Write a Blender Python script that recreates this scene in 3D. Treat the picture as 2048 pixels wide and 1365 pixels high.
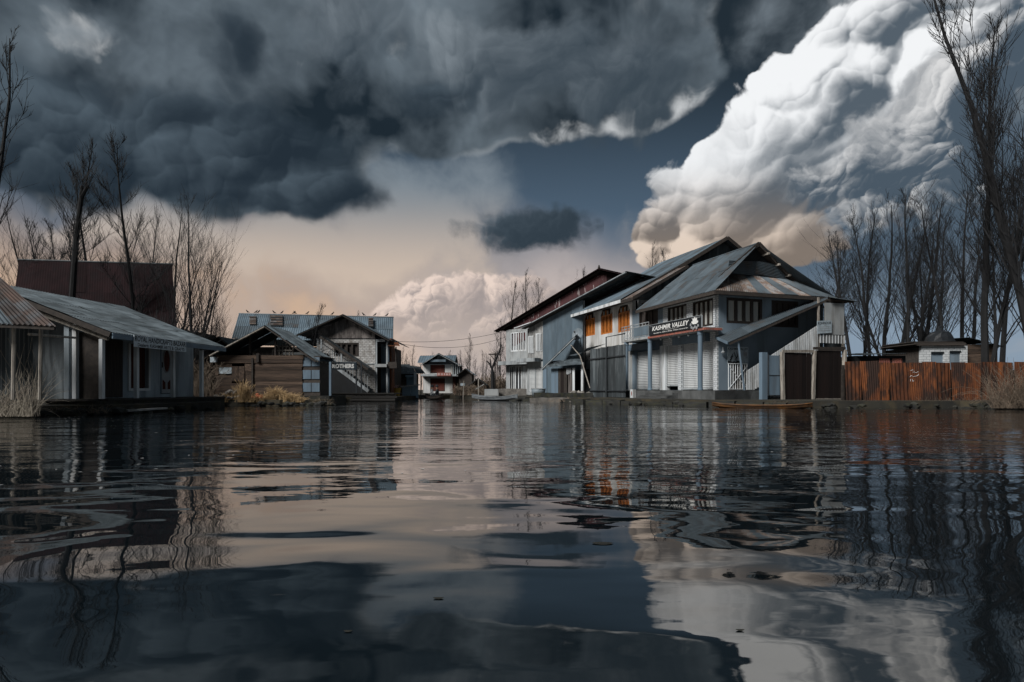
import bpy, bmesh, math, random
import numpy as np
from mathutils import Vector, Matrix

# ------------------------------------------------------------------ scene, camera
for o in list(bpy.data.objects):
    bpy.data.objects.remove(o)
scn = bpy.context.scene
COL = scn.collection
FP, HX, HY, CH = 1150.0, 1024.0, 780.0, 0.70      # focal length (px of a 2048 wide frame), principal column, horizon row, eye height
cam = bpy.data.cameras.new('camera')
cam.sensor_width = 36.0
cam.lens = 36.0 * FP / 2048.0
cam.shift_y = (HY - 682.5) / 2048.0
cam.clip_start, cam.clip_end = 0.05, 6000
camo = bpy.data.objects.new('camera', cam)
camo.location = (0, 0, CH)
camo.rotation_euler = (math.radians(90), 0, 0)
COL.objects.link(camo)
scn.camera = camo
scn.view_settings.view_transform = 'Standard'
scn.view_settings.look = 'None'
scn.view_settings.gamma = 1.0
scn.view_settings.exposure = 0.0
scn.view_settings.use_curve_mapping = False
scn.cycles.use_adaptive_sampling = True
scn.cycles.adaptive_threshold = 0.02
scn.cycles.max_bounces = 5
scn.cycles.diffuse_bounces = 2
scn.cycles.glossy_bounces = 4
scn.cycles.transparent_max_bounces = 8

# ------------------------------------------------------------------ small node language
class NT:
    def __init__(s, tree): s.t = tree
    def node(s, typ, **kw):
        n = s.t.nodes.new(typ)
        for k, v in kw.items(): setattr(n, k, v)
        return n
    def put(s, sock, v):
        if isinstance(v, X): s.t.links.new(v.s, sock)
        elif isinstance(v, bpy.types.NodeSocket): s.t.links.new(v, sock)
        else: sock.default_value = v
    def m(s, op, a, b=None, c=None, clamp=False):
        n = s.node('ShaderNodeMath', operation=op, use_clamp=clamp)
        s.put(n.inputs[0], a)
        if b is not None: s.put(n.inputs[1], b)
        if c is not None: s.put(n.inputs[2], c)
        return X(s, n.outputs[0])
    def vm(s, op, a, b=None, scale=None):
        n = s.node('ShaderNodeVectorMath', operation=op)
        s.put(n.inputs[0], a)
        if b is not None: s.put(n.inputs[1], b)
        if scale is not None: s.put(n.inputs['Scale'], scale)
        return n.outputs['Value'] if op in ('DOT_PRODUCT', 'LENGTH') else n.outputs[0]
    def ss(s, v, lo, hi, a=0.0, b=1.0):
        n = s.node('ShaderNodeMapRange', interpolation_type='SMOOTHSTEP')
        for i, q in enumerate((v, lo, hi, a, b)): s.put(n.inputs[i], q)
        return X(s, n.outputs[0])
    def mix(s, f, a, b, blend='MIX'):
        n = s.node('ShaderNodeMix', data_type='RGBA', blend_type=blend)
        s.put(n.inputs[0], f); s.put(n.inputs[6], a); s.put(n.inputs[7], b)
        return n.outputs[2]
    def noise(s, vec, scale, detail=4, rough=0.5, dist=0.0, out=0, dims='3D'):
        n = s.node('ShaderNodeTexNoise', noise_dimensions=dims)
        if vec is not None: s.put(n.inputs['Vector'], vec)
        s.put(n.inputs['Scale'], scale); s.put(n.inputs['Detail'], detail)
        s.put(n.inputs['Roughness'], rough); s.put(n.inputs['Distortion'], dist)
        return X(s, n.outputs[0]) if out == 0 else n.outputs[1]
    def voro(s, vec, scale, detail=3, rough=0.5, lac=2.2, smooth=0.35):
        n = s.node('ShaderNodeTexVoronoi', feature='SMOOTH_F1' if smooth else 'F1', normalize=True, voronoi_dimensions='2D')
        s.put(n.inputs['Vector'], vec); s.put(n.inputs['Scale'], scale); s.put(n.inputs['Detail'], detail)
        s.put(n.inputs['Roughness'], rough); s.put(n.inputs['Lacunarity'], lac)
        if smooth: s.put(n.inputs['Smoothness'], smooth)
        return X(s, n.outputs['Distance'])
    def sep(s, v):
        n = s.node('ShaderNodeSeparateXYZ'); s.put(n.inputs[0], v)
        return [X(s, q) for q in n.outputs]
    def comb(s, x, y, z):
        n = s.node('ShaderNodeCombineXYZ')
        for i, q in enumerate((x, y, z)): s.put(n.inputs[i], q)
        return n.outputs[0]
class X:
    def __init__(s, nt, sock): s.nt, s.s = nt, sock
    def __add__(s, o): return s.nt.m('ADD', s, o)
    __radd__ = __add__
    def __sub__(s, o): return s.nt.m('SUBTRACT', s, o)
    def __rsub__(s, o): return s.nt.m('SUBTRACT', o, s)
    def __mul__(s, o): return s.nt.m('MULTIPLY', s, o)
    __rmul__ = __mul__
    def mx(s, o): return s.nt.m('MAXIMUM', s, o)
    def mn(s, o): return s.nt.m('MINIMUM', s, o)
    def cl(s): return s.nt.m('ADD', s, 0.0, clamp=True)

def lin(r, g, b, a=1.0):
    f = lambda c: (c / 255 / 12.92) if c / 255 <= 0.04045 else ((c / 255 + 0.055) / 1.055) ** 2.4
    return (f(r), f(g), f(b), a)

# ------------------------------------------------------------------ world: stormy sky with cumulus, all in compass directions
SUN_AZ, SUN_EL = math.radians(-132), math.radians(42)      # azimuth from +Y towards +X : behind the viewer, to the left
world = bpy.data.worlds.new('World')
scn.world = world
world.use_nodes = True
wt = world.node_tree
wt.nodes.clear()
W = NT(wt)
def plane(px, py):                                       # frame pixel -> stereographic sky coordinates about the +Y axis
    ux, uz = (px - HX) / FP, (HY - py) / FP
    k = 2.0 / (1.0 + math.sqrt(1 + ux * ux + uz * uz))
    return ux * k, uz * k
tc = W.node('ShaderNodeTexCoord')
gx, gy, gz = W.sep(tc.outputs['Generated'])
kk = W.m('DIVIDE', 2.0, (gy + 1.0).mx(0.02))
P0 = W.comb(gx * kk, gz * kk, 0.0)
def blobs(v, lst):
    A, E, _ = W.sep(v)
    tot = None
    for (cx, cy, rx, ry, amp) in lst:
        a, e = plane(cx, cy)
        ra = abs(plane(cx + rx, cy)[0] - plane(cx - rx, cy)[0]) / 2
        re = abs(plane(cx, cy + ry)[1] - plane(cx, cy - ry)[1]) / 2
        p = W.m('MULTIPLY_ADD', A, 1 / ra, -a / ra); q = W.m('MULTIPLY_ADD', E, 1 / re, -e / re)
        g = W.m('EXPONENT', W.m('MULTIPLY_ADD', p, p, q * q) * -1.0)
        tot = g * amp if tot is None else W.m('MULTIPLY_ADD', g, amp, tot)
    return tot
def warp(v, scale, amt, det=2):
    n = W.noise(v, scale, det, 0.5, out=1, dims='2D')
    return W.vm('ADD', v, W.vm('SCALE', W.vm('SUBTRACT', n, (0.5, 0.5, 0.5)), scale=amt))
sky = W.node('ShaderNodeTexSky', sky_type='NISHITA', sun_disc=False)
sky.sun_elevation, sky.sun_rotation = SUN_EL, SUN_AZ
sky.air_density, sky.dust_density, sky.ozone_density = 1.3, 1.5, 2.0
W1 = warp(P0, 2.8, 0.19, 4)
W2 = warp(P0, 9.0, 0.06, 3)
A0, E0, _ = W.sep(P0)
A1, E1, _ = W.sep(W1)
n1 = W.noise(W1, 3.2, 4, 0.48, dims='2D')
n2 = W.noise(W2, 14.0, 4, 0.6, dims='2D')
# clear air : the sky texture, darker up high
col = W.mix(1.0, W.vm('SCALE', sky.outputs[0], scale=0.02), (0.70, 0.95, 1.05, 1), 'MULTIPLY')
col = W.mix(W.ss(E0, 0.22, 0.55), W.mix(0.75, col, lin(88, 108, 128)), lin(34, 45, 54))
# warm glow low over the far bank, cool pale air to the right
low = W.ss(E1, 0.33, 0.12)
warm = W.mix(W.ss(A1, -0.40, 0.0), lin(206, 176, 150), lin(202, 188, 182))
warm = W.mix(W.ss(A1, 0.15, 0.45), warm, W.mix(W.ss(E0, 0.22, 0.08), lin(82, 96, 110), lin(136, 154, 172)))
warm = W.mix(W.ss(n1 + (n2 - 0.5) * 0.5, 0.38, 0.66) * 0.55 * W.ss(A1, 0.25, 0.05), warm, lin(164, 154, 152))
col = W.mix(low * 0.95, col, warm)
# pale veil under the dark deck
veil = W.ss(n1 + n2 * 0.25 + blobs(W1, [(820, 410, 200, 110, .42), (600, 520, 300, 60, .30), (120, 440, 240, 40, .5)]), 0.66, 1.02)
vc = W.mix(W.ss(E0, 0.18, 0.36), lin(206, 188, 172), lin(128, 139, 148))
col = W.mix(veil * 0.9, col, vc)
# storm deck over the whole upper sky, open along a gap that climbs to the right
deckS = W.ss(E1, 0.30, 0.46) * 0.6 + blobs(W1, [(350, 330, 420, 140, .75), (620, 385, 170, 80, .7), (420, 120, 420, 160, .4), (980, 120, 330, 150, .5),
        (900, 240, 240, 90, .3), (1230, 150, 200, 110, .5), (0, 300, 250, 110, .5), (1540, 60, 110, 130, -1.3), (1430, 290, 130, 100, -1.1), (1180, 370, 190, 70, -.6), (840, 420, 110, 90, -.5)])
def deckn(v):
    return W.noise(v, 3.4, 5, 0.50, dims='2D')
dn = deckn(W1)
dn2 = deckn(W.vm('ADD', W1, (-0.022, 0.03, 0.0)))
deck = deckS + (dn - 0.5) * 0.9 - 0.42
deck = deck + (n2 - 0.5) * 0.24
alpha = W.ss(deck, 0.0, 0.24)
shade = ((dn - dn2) * 2.2 + 0.36 + (n1 - 0.5) * 0.6 - deck * 0.14 + blobs(P0, [(1080, 110, 330, 130, .20), (760, 60, 120, 140, .15), (330, 60, 160, 90, .12)])).cl()
n3 = W.noise(W2, 5.5, 5, 0.55, dims='2D')
rim = W.ss(deck, 0.30, 0.02) * W.ss(n3, 0.40, 0.62)
dcol = W.mix((shade + (n3 - 0.5) * 0.75).cl(), lin(30, 41, 50), lin(122, 135, 145))
dcol = W.mix(rim * 0.75, dcol, W.mix(W.ss(E0, 0.22, 0.34), lin(198, 182, 168), lin(168, 174, 178)))
dcol = W.mix(W.ss(blobs(W2, [(120, 60, 70, 50, .75), (220, 70, 120, 70, .4), (1320, 225, 110, 60, 1.1), (1180, 275, 120, 45, 1.0), (800, 125, 40, 40, .4), (1460, 30, 70, 50, .5)]) + (n2 - 0.5) * 1.6 + (dn - dn2) * 2, 0.50, 1.25), dcol, lin(196, 199, 201))
dcol = W.mix(W.ss(blobs(W2, [(500, 320, 280, 110, .9), (660, 400, 110, 60, .8), (860, 185, 110, 55, 1.0), (300, 250, 350, 100, .5)]) + (n2 - .5) * 0.8, 0.35, 0.95) * 0.72, dcol, lin(43, 55, 65))
col = W.mix(alpha, col, dcol)
# cumulus : heaps of rounded cells at three sizes on a few large swells, each lit from the upper left
LX, LY = -0.60, 0.80
def cells(v, scale, sm=0.5):
    n = W.node('ShaderNodeTexVoronoi', feature='SMOOTH_F1', voronoi_dimensions='2D')
    W.put(n.inputs['Vector'], v); n.inputs['Scale'].default_value = scale; n.inputs['Detail'].default_value = 0.0
    n.inputs['Smoothness'].default_value = sm
    d = X(W, n.outputs['Distance'])
    off = W.vm('SUBTRACT', v, n.outputs['Position'])
    return d * d, X(W, W.vm('DOT_PRODUCT', off, (LX * scale, LY * scale, 0.0)))
def swells(v, lst):
    A, E, _ = W.sep(v)
    tot = grad = None
    for (cx, cy, rx, ry, amp) in lst:
        a, e = plane(cx, cy)
        ra = abs(plane(cx + rx, cy)[0] - plane(cx - rx, cy)[0]) / 2
        re = abs(plane(cx, cy + ry)[1] - plane(cx, cy - ry)[1]) / 2
        p = W.m('MULTIPLY_ADD', A, 1 / ra, -a / ra); q = W.m('MULTIPLY_ADD', E, 1 / re, -e / re)
        g = W.m('EXPONENT', W.m('MULTIPLY_ADD', p, p, q * q) * -1.0)
        l = W.m('MULTIPLY_ADD', p, LX, q * LY) * g
        tot = g * amp if tot is None else W.m('MULTIPLY_ADD', g, amp, tot)
        grad = l * amp if grad is None else W.m('MULTIPLY_ADD', l, amp, grad)
    return tot, grad
def cumulus(col, lst, bs, lit, dark, e=(0.55, 0.3, 0.3), l=(0.75, 0.45, 0.45), gb=0.6, thr=0.5, soft=0.10, bias=0.42, wamt=1.05, hi=1.0, fade=1.0):
    gt = bpy.data.node_groups.new('cloud_heap', 'ShaderNodeTree')
    for nm, ty in (('Place', 'NodeSocketVector'), ('Base', 'NodeSocketColor'), ('Lit', 'NodeSocketColor'), ('Dark', 'NodeSocketColor'), ('Fade', 'NodeSocketFloat')):
        gt.interface.new_socket(nm, in_out='INPUT', socket_type=ty)
    gt.interface.new_socket('Color', in_out='OUTPUT', socket_type='NodeSocketColor')
    outer, W.t = W.t, gt
    gi, go = W.node('NodeGroupInput').outputs, W.node('NodeGroupOutput')
    v0 = warp(gi['Place'], bs * 0.8, wamt / bs, 5)
    s0, g0 = swells(v0, lst)
    d1, l1 = cells(v0, bs, 0.35); d2, l2 = cells(v0, bs * 2.4, 0.32); d3, l3 = cells(W.vm('ADD', v0, (7.3, 3.1, 0.0)), bs * 5.6, 0.35)
    f0 = W.noise(v0, bs * 4.5, 4, 0.6, dims='2D') - 0.5
    m0 = W.ss(W.noise(v0, bs * 0.45, 1, 0.5, dims='2D'), 0.35, 0.65, 0.35, 1.2)
    d0 = s0 - (d1 - 0.2) * e[0] - (d2 - 0.2) * e[1] - (d3 - 0.2) * e[2] * 0.6 + f0 * 0.25 - thr
    al = W.ss(d0, 0.0, soft) * X(W, gi['Fade'])
    sh = g0 * gb + (l1 * l[0] + l2 * l[1] + l3 * l[2] * 0.7) * m0 + f0 * 0.35 + (m0 - 0.8) * 0.25 + bias
    W.put(go.inputs[0], W.mix(al, gi['Base'], W.mix(W.ss(sh, 0.0, hi), gi['Dark'], gi['Lit'])))
    W.t = outer
    n = W.node('ShaderNodeGroup'); n.node_tree = gt
    for k_, q in zip(range(5), (P0, col, lit, dark, fade)): W.put(n.inputs[k_], q)
    return n.outputs[0]
def background(c):
    n = W.node('ShaderNodeBackground'); W.put(n.inputs[0], c); n.inputs[1].default_value = 1.0
    return n.outputs[0]
def sky_patch(x0, y0, x1, y1):                                # 1 inside a patch of sky, so that the costly heaps are worked out only there
    a0, a1 = plane(x0, 300)[0], plane(x1, 300)[0]; e0, e1 = plane(HX, y1)[1], plane(HX, y0)[1]
    f = lambda v, lo, hi: W.m('GREATER_THAN', v, lo) * W.m('LESS_THAN', v, hi)
    return f(A0, a0, a1) * f(E0, e0, e1)
def mixs(f, a, b):
    n = W.node('ShaderNodeMixShader'); W.put(n.inputs[0], f); wt.links.new(a, n.inputs[1]); wt.links.new(b, n.inputs[2])
    return n.outputs[0]
storm = cumulus(col, [(1000, 100, 300, 120, 1.0), (780, 255, 110, 80, .7), (1200, 180, 150, 80, .9), (1320, 215, 60, 45, .6), (640, 60, 160, 110, .6), (160, 60, 150, 80, .8)],
              6.0, lin(132, 142, 150), lin(58, 70, 80), thr=0.42, soft=0.55, bias=0.46, gb=0.5, l=(.5, .32, .26), hi=1.3, e=(.6, .45, .4), wamt=0.85)
storm = cumulus(storm, [(330, 250, 330, 120, 1.0), (560, 340, 190, 105, 1.0), (650, 420, 110, 45, .9), (250, 370, 320, 60, .85), (470, 50, 150, 90, .8), (-20, 230, 230, 140, .9), (870, 180, 105, 55, 1.0), (-350, 200, 300, 250, 1.0)],
              5.0, lin(88, 102, 113), lin(36, 47, 57), thr=0.42, soft=0.65, bias=0.33, gb=0.4, l=(.38, .24, .2), hi=1.3, e=(.6, .45, .4), wamt=0.85)
surf = mixs(sky_patch(-1400, -700, 1300, 560), background(col), background(storm))
stormA = cumulus(col, [(1000, 100, 300, 120, 1.0), (1200, 180, 150, 80, .9), (1320, 215, 60, 45, .6)],
              6.0, lin(132, 142, 150), lin(58, 70, 80), thr=0.42, soft=0.55, bias=0.46, gb=0.5, l=(.5, .32, .26), hi=1.3, e=(.6, .45, .4), wamt=0.85)
low_heaps = cumulus(col, [(850, 590, 60, 55, .9), (930, 600, 60, 60, .8), (1000, 575, 60, 50, .8), (800, 640, 90, 50, .7), (900, 670, 160, 60, .8), (1060, 570, 45, 34, .8), (1085, 610, 45, 40, .8), (1060, 640, 80, 50, .5), (700, 660, 70, 30, .6)],
              20.0, lin(232, 212, 200), lin(160, 150, 148), thr=0.55, soft=0.40, bias=0.45, gb=0.7, l=(.9, .5, .35), hi=1.3, fade=W.ss(E0, 0.07, 0.16))
mid_cloud = cumulus(col, [(1060, 462, 185, 48, 1.0), (1120, 430, 60, 30, .4), (1020, 430, 50, 26, .3)], 14.0, lin(84, 97, 108), lin(50, 62, 72), thr=0.40, soft=0.5, bias=0.25, gb=0.3, l=(.25, .2, .15), e=(.35, .2, .2), wamt=0.7)
tower = [(1430, 425, 120, 95, 1.0), (1390, 365, 75, 60, .7), (1520, 315, 120, 100, .9), (1590, 215, 110, 95, .85), (1720, 150, 140, 110, .9), (1840, 50, 150, 120, .9),
         (1700, 310, 180, 140, .8), (1880, 200, 180, 150, .8), (1560, 490, 130, 55, .9), (1340, 480, 60, 45, .8), (1990, 60, 180, 140, .7), (1800, 400, 150, 80, .4),
         (1300, 520, 40, 45, .8), (1440, 530, 120, 50, .9)]
litT = W.mix(W.ss(E0, 0.24, 0.38), lin(224, 206, 190), lin(243, 245, 247))
darkT = W.mix(W.ss(E0, 0.22, 0.36), lin(128, 117, 108), lin(84, 96, 107))
right = cumulus(stormA, tower, 7.5, litT, darkT, thr=0.50, soft=0.16, bias=0.62, gb=1.0, l=(1.3, .62, .45), hi=1.55, e=(.7, .5, .4), wamt=0.72, fade=W.ss(E0, 0.13, 0.20))
right = cumulus(right, [(1800, 320, 170, 90, .95), (1640, 375, 120, 50, .8), (1890, 230, 150, 90, .95), (1980, 140, 130, 90, .9), (2000, 40, 110, 90, .8), (1960, 380, 200, 120, .9), (1880, 470, 200, 70, .8), (1720, 470, 80, 50, .5)],
              13.0, lin(226, 226, 226), lin(74, 88, 101), thr=0.48, soft=0.45, bias=0.06, gb=0.95, l=(.5, .35, .25), hi=1.15, fade=W.ss(E1, 0.19, 0.27))
surf = mixs(sky_patch(640, 500, 1150, 760), surf, background(low_heaps))
surf = mixs(sky_patch(1150, -700, 2700, 640), surf, background(right))
surf = mixs(sky_patch(850, 385, 1212, 520), surf, background(mid_cloud))
wo = W.node('ShaderNodeOutputWorld')
wt.links.new(surf, wo.inputs[0])
world.cycles.sampling_method = 'NONE'

sun = bpy.data.lights.new('sun', 'SUN')
sun.energy, sun.angle, sun.color = 4.3, math.radians(20), (1.0, 0.98, 0.95)
suno = bpy.data.objects.new('sun', sun)
sd = Vector((math.sin(SUN_AZ) * math.cos(SUN_EL), math.cos(SUN_AZ) * math.cos(SUN_EL), math.sin(SUN_EL)))
suno.rotation_euler = (-sd).to_track_quat('-Z', 'Y').to_euler()
COL.objects.link(suno)
# ------------------------------------------------------------------ materials
MATS = {}
def pmat(name, c1, c2=None, scale=3.0, stretch=(1, 1, 1), rough=0.8, bump=0.15, bscale=None, rnd=0.25, dirt=None, dirt_amt=0.6, dirt_scale=1.5, dirt_stretch=(1, 1, .12), metal=0.0, thr=(0.45, 0.65), spec=0.3, offs=True):
    if name in MATS: return MATS[name]
    m = bpy.data.materials.new(name); m.use_nodes = True
    t = m.node_tree; N = NT(t); b = t.nodes['Principled BSDF']
    tcn = N.node('ShaderNodeTexCoord'); oi = N.node('ShaderNodeObjectInfo')
    r = X(N, oi.outputs['Random'])
    v = tcn.outputs['Object']
    if offs: v = N.vm('ADD', v, N.comb(r * 37.0, r * 11.0, r * 23.0))
    v1 = N.vm('MULTIPLY', v, stretch)
    n = N.noise(v1, scale, 5, 0.6)
    c2 = c2 or tuple(x * 0.6 for x in c1)
    col = N.mix(N.ss(n, 0.3, 0.7), (*c1, 1), (*c2, 1))
    if dirt:
        n2 = N.noise(N.vm('MULTIPLY', v, dirt_stretch), dirt_scale, 6, 0.62)
        col = N.mix(N.ss(n2, thr[0], thr[1]) * dirt_amt, col, (*dirt, 1))
    k = r * (2 * rnd) + (1 - rnd)
    col = N.mix(1.0, col, N.comb(k, k, k), 'MULTIPLY')
    N.put(b.inputs['Base Color'], col)
    b.inputs['Roughness'].default_value = rough
    b.inputs['Metallic'].default_value = metal
    b.inputs['Specular IOR Level'].default_value = spec
    if bump:
        bn = N.node('ShaderNodeBump'); bn.inputs['Strength'].default_value = bump; bn.inputs['Distance'].default_value = 0.02
        N.put(bn.inputs['Height'], N.noise(v1, bscale or scale * 4, 4, 0.6))
        t.links.new(bn.outputs[0], b.inputs['Normal'])
    MATS[name] = m
    return m
def brickmat(name, F, c1, c2, mortar, bw=0.2, bh=0.075, ms=0.012, dirt=None, damt=0.5, bump=0.6):
    if name in MATS: return MATS[name]
    m = bpy.data.materials.new(name); m.use_nodes = True
    t = m.node_tree; N = NT(t); b = t.nodes['Principled BSDF']
    g = N.node('ShaderNodeNewGeometry')
    ux = X(N, N.vm('DOT_PRODUCT', g.outputs['Position'], (F.u.x, F.u.y, 0)))
    z = N.sep(g.outputs['Position'])[2]
    bt = N.node('ShaderNodeTexBrick')
    N.put(bt.inputs['Vector'], N.comb(ux, z, 0.0))
    bt.inputs['Color1'].default_value = (*c1, 1); bt.inputs['Color2'].default_value = (*c2, 1); bt.inputs['Mortar'].default_value = (*mortar, 1)
    bt.inputs['Scale'].default_value = 1.0; bt.inputs['Mortar Size'].default_value = ms; bt.inputs['Brick Width'].default_value = bw; bt.inputs['Row Height'].default_value = bh
    n = N.noise(g.outputs['Position'], 2.2, 6, 0.62)
    col = bt.outputs['Color']
    if dirt: col = N.mix(N.ss(n, 0.42, 0.68) * damt, col, (*dirt, 1))
    N.put(b.inputs['Base Color'], col)
    b.inputs['Roughness'].default_value = 0.85; b.inputs['Specular IOR Level'].default_value = 0.2
    bn = N.node('ShaderNodeBump'); bn.inputs['Strength'].default_value = bump; bn.inputs['Distance'].default_value = 0.015; bn.invert = True
    N.put(bn.inputs['Height'], bt.outputs['Fac'])
    t.links.new(bn.outputs[0], b.inputs['Normal'])
    MATS[name] = m
    return m
V = lambda x, y=None, z=None: Vector((x, y, z))
M = {}
M['tin_grey'] = pmat('tin_grey', (0.106, 0.1311, 0.1507), (0.06138, 0.08091, 0.09486), 1.2, (1, 1, .5), 0.5, 0.1, rnd=.22, dirt=(.10, .075, .06), dirt_amt=.55, dirt_scale=1.2, dirt_stretch=(1, 1, .5), thr=(.5, .68), metal=.25)
M['tin_blue'] = pmat('tin_blue', (0.1254, 0.1693, 0.2038), (0.08778, 0.1223, 0.1505), 1.5, (1, 1, .3), 0.55, 0.1, rnd=.15, dirt=(.07, .08, .085), dirt_amt=.4, metal=.1)
M['tin_worn'] = pmat('tin_worn', (0.1537, 0.1845, 0.2029), (0.0615, 0.07687, 0.0861), 2.4, (1.0, .35, 1), 0.55, 0.2, rnd=.2, dirt=(.05, .058, .062), dirt_amt=.8, dirt_scale=3.0, dirt_stretch=(1.2, .25, .6), metal=.15)
M['tin_rust'] = pmat('tin_rust', (.165, .052, .015), (.060, .020, .009), 1.6, (1.5, 1.5, .5), 0.85, 0.25, rnd=.4, dirt=(.018, .011, .009), dirt_amt=.93, dirt_scale=1.3, dirt_stretch=(1.4, 1.4, .55), thr=(.44, .58))
M['tin_rustroof'] = pmat('tin_rustroof', (0.16, 0.12, 0.096), (0.072, 0.048, 0.04), 2.0, (1, 1, 1), 0.7, 0.2, rnd=.45, dirt=(.20, .22, .23), dirt_amt=.6, dirt_scale=2.2, dirt_stretch=(1, 1, 1))
M['tin_rustdark'] = pmat('tin_rustdark', (.085, .052, .040), (.040, .030, .027), 1.6, (1, 1, 1), 0.7, 0.2, rnd=.5, dirt=(.10, .12, .135), dirt_amt=.6, dirt_scale=1.2, dirt_stretch=(1.5, .3, .5))
M['tin_red'] = pmat('tin_red', (0.015, 0.0075, 0.0084), (0.0096, 0.00528, 0.006), 1.6, (1, 1, .4), 0.9, 0.15, rnd=.25, dirt=(.010, .007, .008), dirt_amt=.7, spec=.08)
M['tin_redflake'] = pmat('tin_redflake', (.075, .024, .026), (.05, .018, .02), 1.6, (1, 1, .4), 0.7, 0.15, rnd=.2, dirt=(.33, .28, .28), dirt_amt=.85, dirt_scale=3.2, dirt_stretch=(1, 1, .3), thr=(.57, .63))
M['tin_dark'] = pmat('tin_dark', (0.044, 0.0544, 0.06), (0.0176, 0.0224, 0.0256), 2.2, (1, 1, .15), 0.6, 0.2, rnd=.4, dirt=(.15, .17, .18), dirt_amt=.5, dirt_scale=3, thr=(.52, .66))
M['wall_pale'] = pmat('wall_pale', (.36, .42, .46), (.27, .32, .36), 1.2, (1, 1, .5), 0.85, 0.1, 20, rnd=.03, dirt=(.10, .115, .125), dirt_amt=.6, dirt_scale=2.0, offs=False)
M['wall_blue'] = pmat('wall_blue', (0.1632, 0.2087, 0.2505), (0.1328, 0.1746, 0.2125), .8, (1, 1, 1), 0.85, 0.08, 20, rnd=.03, dirt=(.10, .125, .145), dirt_amt=.75, dirt_scale=1.3, offs=False)
M['wall_white'] = pmat('wall_white', (0.62, 0.62, 0.61), (0.52, 0.53, 0.53), .8, (1, 1, 1), 0.85, 0.08, 20, rnd=.03, dirt=(.26, .24, .21), dirt_amt=.6, dirt_scale=1.5, offs=False)
M['wall_grey'] = pmat('wall_grey', (0.3366, 0.3519, 0.3519), (0.2601, 0.2754, 0.2831), 1.2, (1, 1, 1), 0.85, 0.1, 20, rnd=.05, dirt=(.14, .13, .12), dirt_amt=.6, dirt_scale=1.6, offs=False)
M['paint_white'] = pmat('paint_white', (.66, .68, .69), (.52, .55, .57), 3, (1, 1, .3), 0.6, 0.1, rnd=.08, dirt=(.16, .15, .13), dirt_amt=.65, dirt_scale=3)
M['paint_grey'] = pmat('paint_grey', (0.357, 0.3825, 0.391), (0.255, 0.2805, 0.2975), 3, (1, 1, .3), 0.7, 0.1, rnd=.1, dirt=(.10, .10, .10), dirt_amt=.6, dirt_scale=3)
M['paint_blue'] = pmat('paint_blue', (0.1332, 0.1872, 0.2376), (0.108, 0.1512, 0.1944), 2, (1, 1, .3), 0.55, 0.08, rnd=.08, dirt=(.08, .09, .10), dirt_amt=.4)
M['shutter'] = pmat('shutter', (0.4968, 0.5067, 0.5067), (0.3974, 0.4173, 0.4272), 2.0, (1, 1, .25), 0.55, 0.05, rnd=.05, dirt=(.25, .25, .25), dirt_amt=.4, dirt_scale=2)
M['shutter_blue'] = pmat('shutter_blue', (.24, .34, .42), (.2, .28, .35), 2.0, (1, 1, .25), 0.55, 0.05, rnd=.05)
M['shutter_red'] = pmat('shutter_red', (.14, .036, .024), (.10, .028, .02), 2.0, (1, 1, .25), 0.6, 0.05, rnd=.05, dirt=(.05, .018, .015), dirt_amt=.5)
M['wood_dark'] = pmat('wood_dark', (.055, .045, .038), (.028, .024, .022), 3, (3, 3, 3), 0.85, 0.3, rnd=.35)
M['wood_win'] = pmat('wood_win', (.030, .022, .018), (.018, .014, .012), 3, (3, 3, 3), 0.6, 0.2, rnd=.2)
M['plank_h'] = pmat('plank_h', (0.1215, 0.0828, 0.0594), (0.045, 0.0306, 0.0234), 3.0, (1.2, 1, 3.0), 0.9, 0.5, 8, rnd=.4, dirt=(.022, .018, .016), dirt_amt=.7, dirt_scale=2.5, dirt_stretch=(1, 1, 2.5))
M['plank_v'] = pmat('plank_v', (.23, .205, .19), (.11, .095, .09), 3.0, (3, 1, .6), 0.9, 0.4, 8, rnd=.35, dirt=(.040, .034, .032), dirt_amt=.8, dirt_scale=1.6, dirt_stretch=(2.0, 1, .8))
M['plank_grey'] = pmat('plank_grey', (.33, .33, .32), (.20, .20, .20), 3.0, (3, 1, .6), 0.9, 0.4, 8, rnd=.2, dirt=(.08, .075, .07), dirt_amt=.6, dirt_scale=1.6, dirt_stretch=(2.0, 1, .8))
M['plank_dark'] = pmat('plank_dark', (0.0132, 0.0066, 0.0054), (0.0078, 0.0048, 0.0042), 3.0, (3, 1, .6), 0.75, 0.3, 8, rnd=.35)
M['plank_deck'] = pmat('plank_deck', (0.03, 0.0275, 0.025), (0.015, 0.014, 0.013), 3.0, (1, 1, 1), 0.75, 0.3, 8, rnd=.4)
M['post_worn'] = pmat('post_worn', (.34, .31, .27), (.16, .14, .12), 4.0, (3, 3, .7), 0.9, 0.5, 10, rnd=.2)
M['orange'] = pmat('orange', (.46, .155, .030), (.36, .11, .022), 3, (1, 1, 1), 0.55, 0.1, rnd=.12, dirt=(.16, .06, .02), dirt_amt=.35, dirt_scale=6, dirt_stretch=(1, 1, 1))
M['curtain_pale'] = pmat('curtain_pale', (.36, .36, .335), (.27, .275, .265), 6, (4, 4, .3), 0.9, 0.2, rnd=.2)
M['curtain_brown'] = pmat('curtain_brown', (.06, .048, .042), (.03, .026, .025), 6, (4, 4, .3), 0.9, 0.2, rnd=.2)
M['curtain_red'] = pmat('curtain_red', (.10, .026, .018), (.045, .014, .011), 3, (5, 5, .2), 0.9, 0.3, rnd=.15)
M['black'] = pmat('black', (.012, .014, .016), (.008, .009, .01), 3, (1, 1, 1), 0.7, 0.1, rnd=.1)
M['sign_black'] = pmat('sign_black', (.012, .016, .02), (.010, .013, .016), 2, (1, 1, 1), 0.5, 0.0, rnd=.02)
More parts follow.
